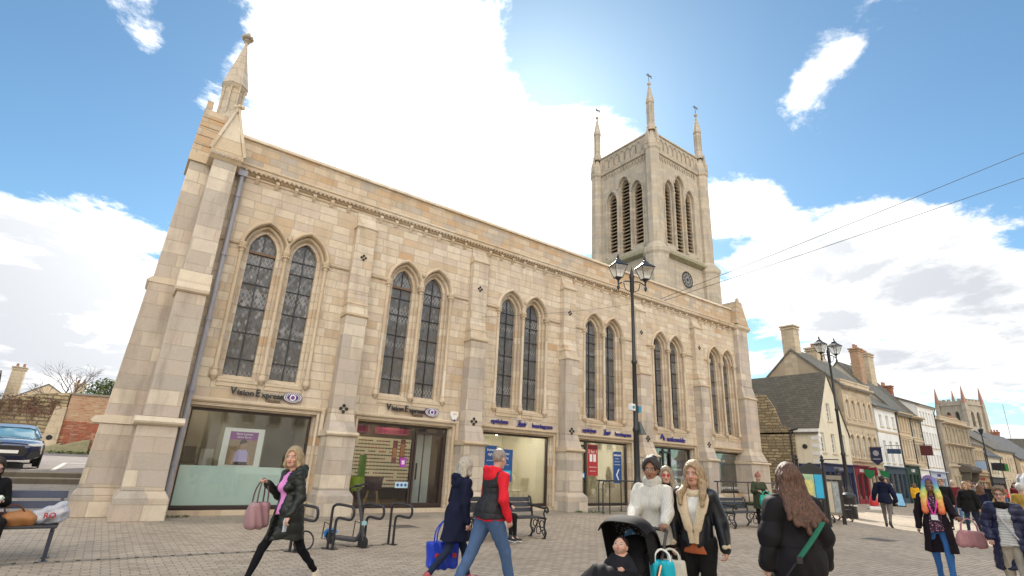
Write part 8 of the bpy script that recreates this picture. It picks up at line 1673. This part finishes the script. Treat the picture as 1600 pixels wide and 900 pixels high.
# baby
def baby():
    hs = .70; c = np.array((0., -.0, .865)); Rh = np.array(Matrix.Rotation(R_(-28), 3, 'X')); hp = lambda x, y, z: c+Rh@(np.array((x, y, z))*hs); parts = []
    v = Vox(c-.15, c+.14, .0042); v.ell(hp(0, .018, .03), np.array((.088, .100, .100))*hs, 0, Rh).ell(hp(0, -.022, -.03), np.array((.074, .072, .070))*hs, .03, Rh)
    for sx in (-1, 1): v.ell(hp(sx*.045, -.062, -.035), np.array((.032, .028, .028))*hs, .02, Rh).ell(hp(sx*.034, -.10, .0), np.array((.016, .012, .012))*hs, .01, Rh, sub=True).ell(hp(sx*.034, -.078, .0), np.array((.013, .013, .013))*hs, .003, Rh).ell(hp(sx*.088, .01, -.01), np.array((.010, .02, .028))*hs, .008, Rh)
    v.ell(hp(0, -.100, -.020), np.array((.014, .014, .012))*hs, .008, Rh).ell(hp(0, -.088, -.055), np.array((.018, .012, .010))*hs, .006, Rh); parts.append(v.mesh())
    v = Vox((-.2, -.35, .5), (.2, .2, .95), .008); v.cone((0, .02, .78), (0, -.1, .62), .07, .09, .03).cone((0, 0, .80), (0, .0, .84), .035, .04, .02)
    for s, e, w in ((1, (.13, -.06, .68), (.06, -.16, .70)), (-1, (-.13, -.05, .68), (-.09, -.18, .70))):
        v.cone((s*.07, .0, .76), e, .032, .028, .01).cone(e, w, .026, .02, .01); w = np.array(w)
        v.cone(w, w+(0, -.02, .01), .019, .022, .01)
        for k in range(4): v.cone(w+((k-1.5)*.010, -.03, .012), w+((k-1.5)*.011, -.052, .004), .0075, .0065, .004)
        v.cone(w+(-s*.015, -.01, .01), w+(-s*.03, -.03, .02), .008, .007, .004)
    parts.append(v.mesh()); sk = np.array((.55, .33, .25))
    def colf(P):
        cc = np.tile(sk, (len(P), 1)); Q = (P-c)@Rh/hs; f = (Q[:, 1] < -.05) & (np.linalg.norm(Q, axis=1) < .17)
        for sx in (-1, 1):
            e = ((Q[:, 0]-sx*.034)/.0165)**2+(Q[:, 2]/.009)**2; cc[f & (e < 1.2)] = sk*.4; cc[f & (e < .8)] = (.6, .58, .56); cc[f & (((Q[:, 0]-sx*.034)/.009)**2+(Q[:, 2]/.009)**2 < 1)] = (.04, .03, .03); cc[f & (np.abs(Q[:, 0]-sx*.034) < .018) & (np.abs(Q[:, 2]-.026) < .004)] = sk*.5
        cc[f & ((Q[:, 0]/.02)**2+((Q[:, 2]+.055)/.009)**2 < 1)] = sk*np.array((.85, .45, .42)); return cc
    b = np_obj('baby', parts, M_SKIN, None, colf); tag(b, 'baby in a dark snowsuit lying back in the pushchair', 'baby'); b.location = PC.location; b.rotation_euler = (0, 0, PC.rotation_euler.z+R_(6))
    v = Vox((-.24, -.4, .45), (.24, .25, .9), .008); v.cone((0, .03, .76), (0, -.12, .60), .085, .11, .04)
    for s, e, w in ((1, (.13, -.06, .68), (.075, -.14, .695)), (-1, (-.13, -.05, .68), (-.095, -.16, .695))): v.cone((s*.07, .0, .76), e, .044, .040, .02).cone(e, w, .038, .030, .015)
    v.fn(lambda X, Y, Z, d: d+.003*np.sin(Z*70+X*30)); np_obj('snowsuit', [v.mesh()], cloth('snowsuit', (.014, .014, .019)), b)
    v = Vox(c-.16, c+.16, .0065); v.ell(hp(0, .026, .034), np.array((.096, .105, .104))*hs, 0, Rh).ell(hp(0, -.13, -.045), np.array((.082, .10, .125))*hs, .01, Rh, sub=True); np_obj('hair', [v.mesh()], cloth('hair_baby', (.03, .02, .018), 'hair'), b)
    return b
bb = baby(); bb.location.z = .06
for o_ in PC.children:
    if o_.name.split('.')[0] in ('canopy', 'canopy_side', 'seat', 'footmuff'): o_.location.z = .10
t = thing('muslin_cloth', 'small pale blue cloth held by the baby', 'cloth', tuple(PC.location+Vector((0, 0, .06))), PC.rotation_euler.z); v = Vox((-.2, -.4, .6), (.15, .0, .82), .008); v.cone((-.10, -.22, .71), (.02, -.20, .70), .03, .028, .02, ((0, 0, 1), 1.5)).cone((-.05, -.22, .71), (-.10, -.30, .68), .03, .02, .02, ((0, 0, 1), 1.6)); v.fn(lambda X, Y, Z, d: d+.006*np.sin(X*70)+.004*np.sin(Y*80)); np_obj('fabric', [v.mesh()], cloth('muslin', (.50, .58, .68)), t)
q_ = bw((.25, .36, .90)); bag('shopping_bag', 'turquoise carrier bag hanging from the pushchair handle', 'shopping bag', q_, .27, .42, .14, cloth('turquoise_plastic', (.0, .42, .56), rough=.35, sheen=0), R_(-40), .07, M_WHT, taper=.8)
q_ = bw((.30, .46, .90)); bag('canvas_bag', 'cream canvas bag behind the turquoise carrier bag', 'shopping bag', q_, .30, .50, .08, CREAMC, R_(-50), .07, CREAMC, taper=.9)
q_ = bw((-.1, .52, .98)); t = thing('folded_cloth', 'blue and white muslin bundle tucked by the pushchair handle', 'cloth', q_); v = Vox((-.2, -.2, -.2), (.2, .2, .2), .01); v.ell((0, 0, 0), (.10, .07, .09), 0).ell((.06, .02, -.05), (.06, .06, .09), .03); v.fn(lambda X, Y, Z, d: d+.012*np.sin(X*50+Z*20)); np_obj('fabric', [v.mesh()], cloth('blue_muslin', (.10, .22, .42), 'pattern', (.6, .65, .7)), t)
# bags on the left bench
t = thing('handbag', 'tan leather handbag lying on the seat of the left bench', 'handbag', (-3.80, -5.32, .46), R_(5)); v = Vox((-.25, -.2, -.03), (.25, .2, .3), .009); v.cone((-.12, 0, .07), (.12, 0, .07), .085, .085, 0, ((0, 0, 1), .9)).cone((-.08, 0, .13), (.08, 0, .13), .06, .06, .04); v.fn(lambda X, Y, Z, d: d+.008*np.sin(X*30+Z*22)+.006*np.sin(Z*50)); np_obj('body', [v.mesh()], cloth('tan_leather', (.38, .17, .06), rough=.5, sheen=0), t)
MB().tube(pol([(-.13, -.03, .12), (-.18, -.05, .22), (-.08, -.06, .27), (.02, -.05, .2), (.05, -.03, .12)]), .010, 6).tube(pol([(-.14, .03, .12), (-.24, .02, .16), (-.25, -.05, .06), (-.18, -.08, .02)]), .010, 6).build('strap', cloth('brown_strap', (.12, .05, .03)), t, smooth=True)
t = thing('plastic_bag', 'crumpled translucent carrier bag with red lettering on the left bench', 'carrier bag', (-3.50, -5.22, .46), R_(10)); v = Vox((-.28, -.22, -.03), (.34, .22, .42), .009); v.cone((-.10, 0, .08), (.12, 0, .13), .10, .12, 0, ((0, 0, 1), .95)).cone((.05, 0, .16), (.18, 0, .27), .07, .035, .06); v.fn(lambda X, Y, Z, d: d+.010*np.sin(X*34+Z*26)+.008*np.sin(Z*50-X*20)+.006*np.sin(Y*60+X*40)); v.fn(lambda X, Y, Z, d: np.maximum(d, -Z)); np_obj('body', [v.mesh()], cloth('carrier_plastic', (.42, .44, .52), 'pattern', (.55, .50, .40), rough=.3, sheen=0), t)
w = MB(); text_mb(w, 'RO', .10, 0, .12, -.155, .004, bold=.003); w.build('lettering', M_RED, t)

# ---------------------------------------------------------------- small extras
for x, y, w_, lab in ((3.2, -3.1, .6, 'square iron manhole cover in the paving before the second shop'), (15.2, -9.0, .7, 'square iron manhole cover in the middle of the street')):
    t = thing('manhole_cover', lab, 'manhole cover', (x, y, .004)); m = MB().m(0).box(-w_/2, w_/2, -w_/2, w_/2, -.02, .006).m(1).box(-w_/2+.05, w_/2-.05, -w_/2+.05, w_/2-.05, .004, .010); m.build('plate', [M_KERB, pm('worn_iron', (.10, .09, .08), .6, .3, 12, .4)], t)
t = thing('reception_desk', 'cream desk and framed pictures at the back of the third shop', 'desk', (2*BAY+.2, 3.3, .13)); MB().box(-.9, .5, -.3, .2, 0, 1.0).build('desk', pm('desk_cream', (.6, .52, .38), .5, .1, 3, 0), t, bevel=.01)
for k in range(3): MB().m(0).box(-1.5+k*.75, -1.0+k*.75, .44, .47, 1.25, 1.85).m(1).box(-1.45+k*.75, -1.05+k*.75, .43, .44, 1.3, 1.8).build('picture', [M_WHT, pm('picture_%d' % k, ((.2, .3, .42), (.45, .25, .15), (.2, .22, .2))[k], .5, .5, 9, 0)], t)
t = thing('pendant_fitting', 'white ceiling ring of spotlights inside the third shop', 'light fitting', (2*BAY, 1.6, 2.7)); MB().tube([(.9*math.cos(a), .5*math.sin(a), 0) for a in [k*.5236 for k in range(12)]], .02, 6, closed=True).build('ring', M_WHT, t)
for k in range(6): a = k*1.047; MB().lathe([(0, -.08), (.04, -.08), (.04, 0)], (.9*math.cos(a), .5*math.sin(a), 0), 8).build('spotlight', M_LAMPW, t)
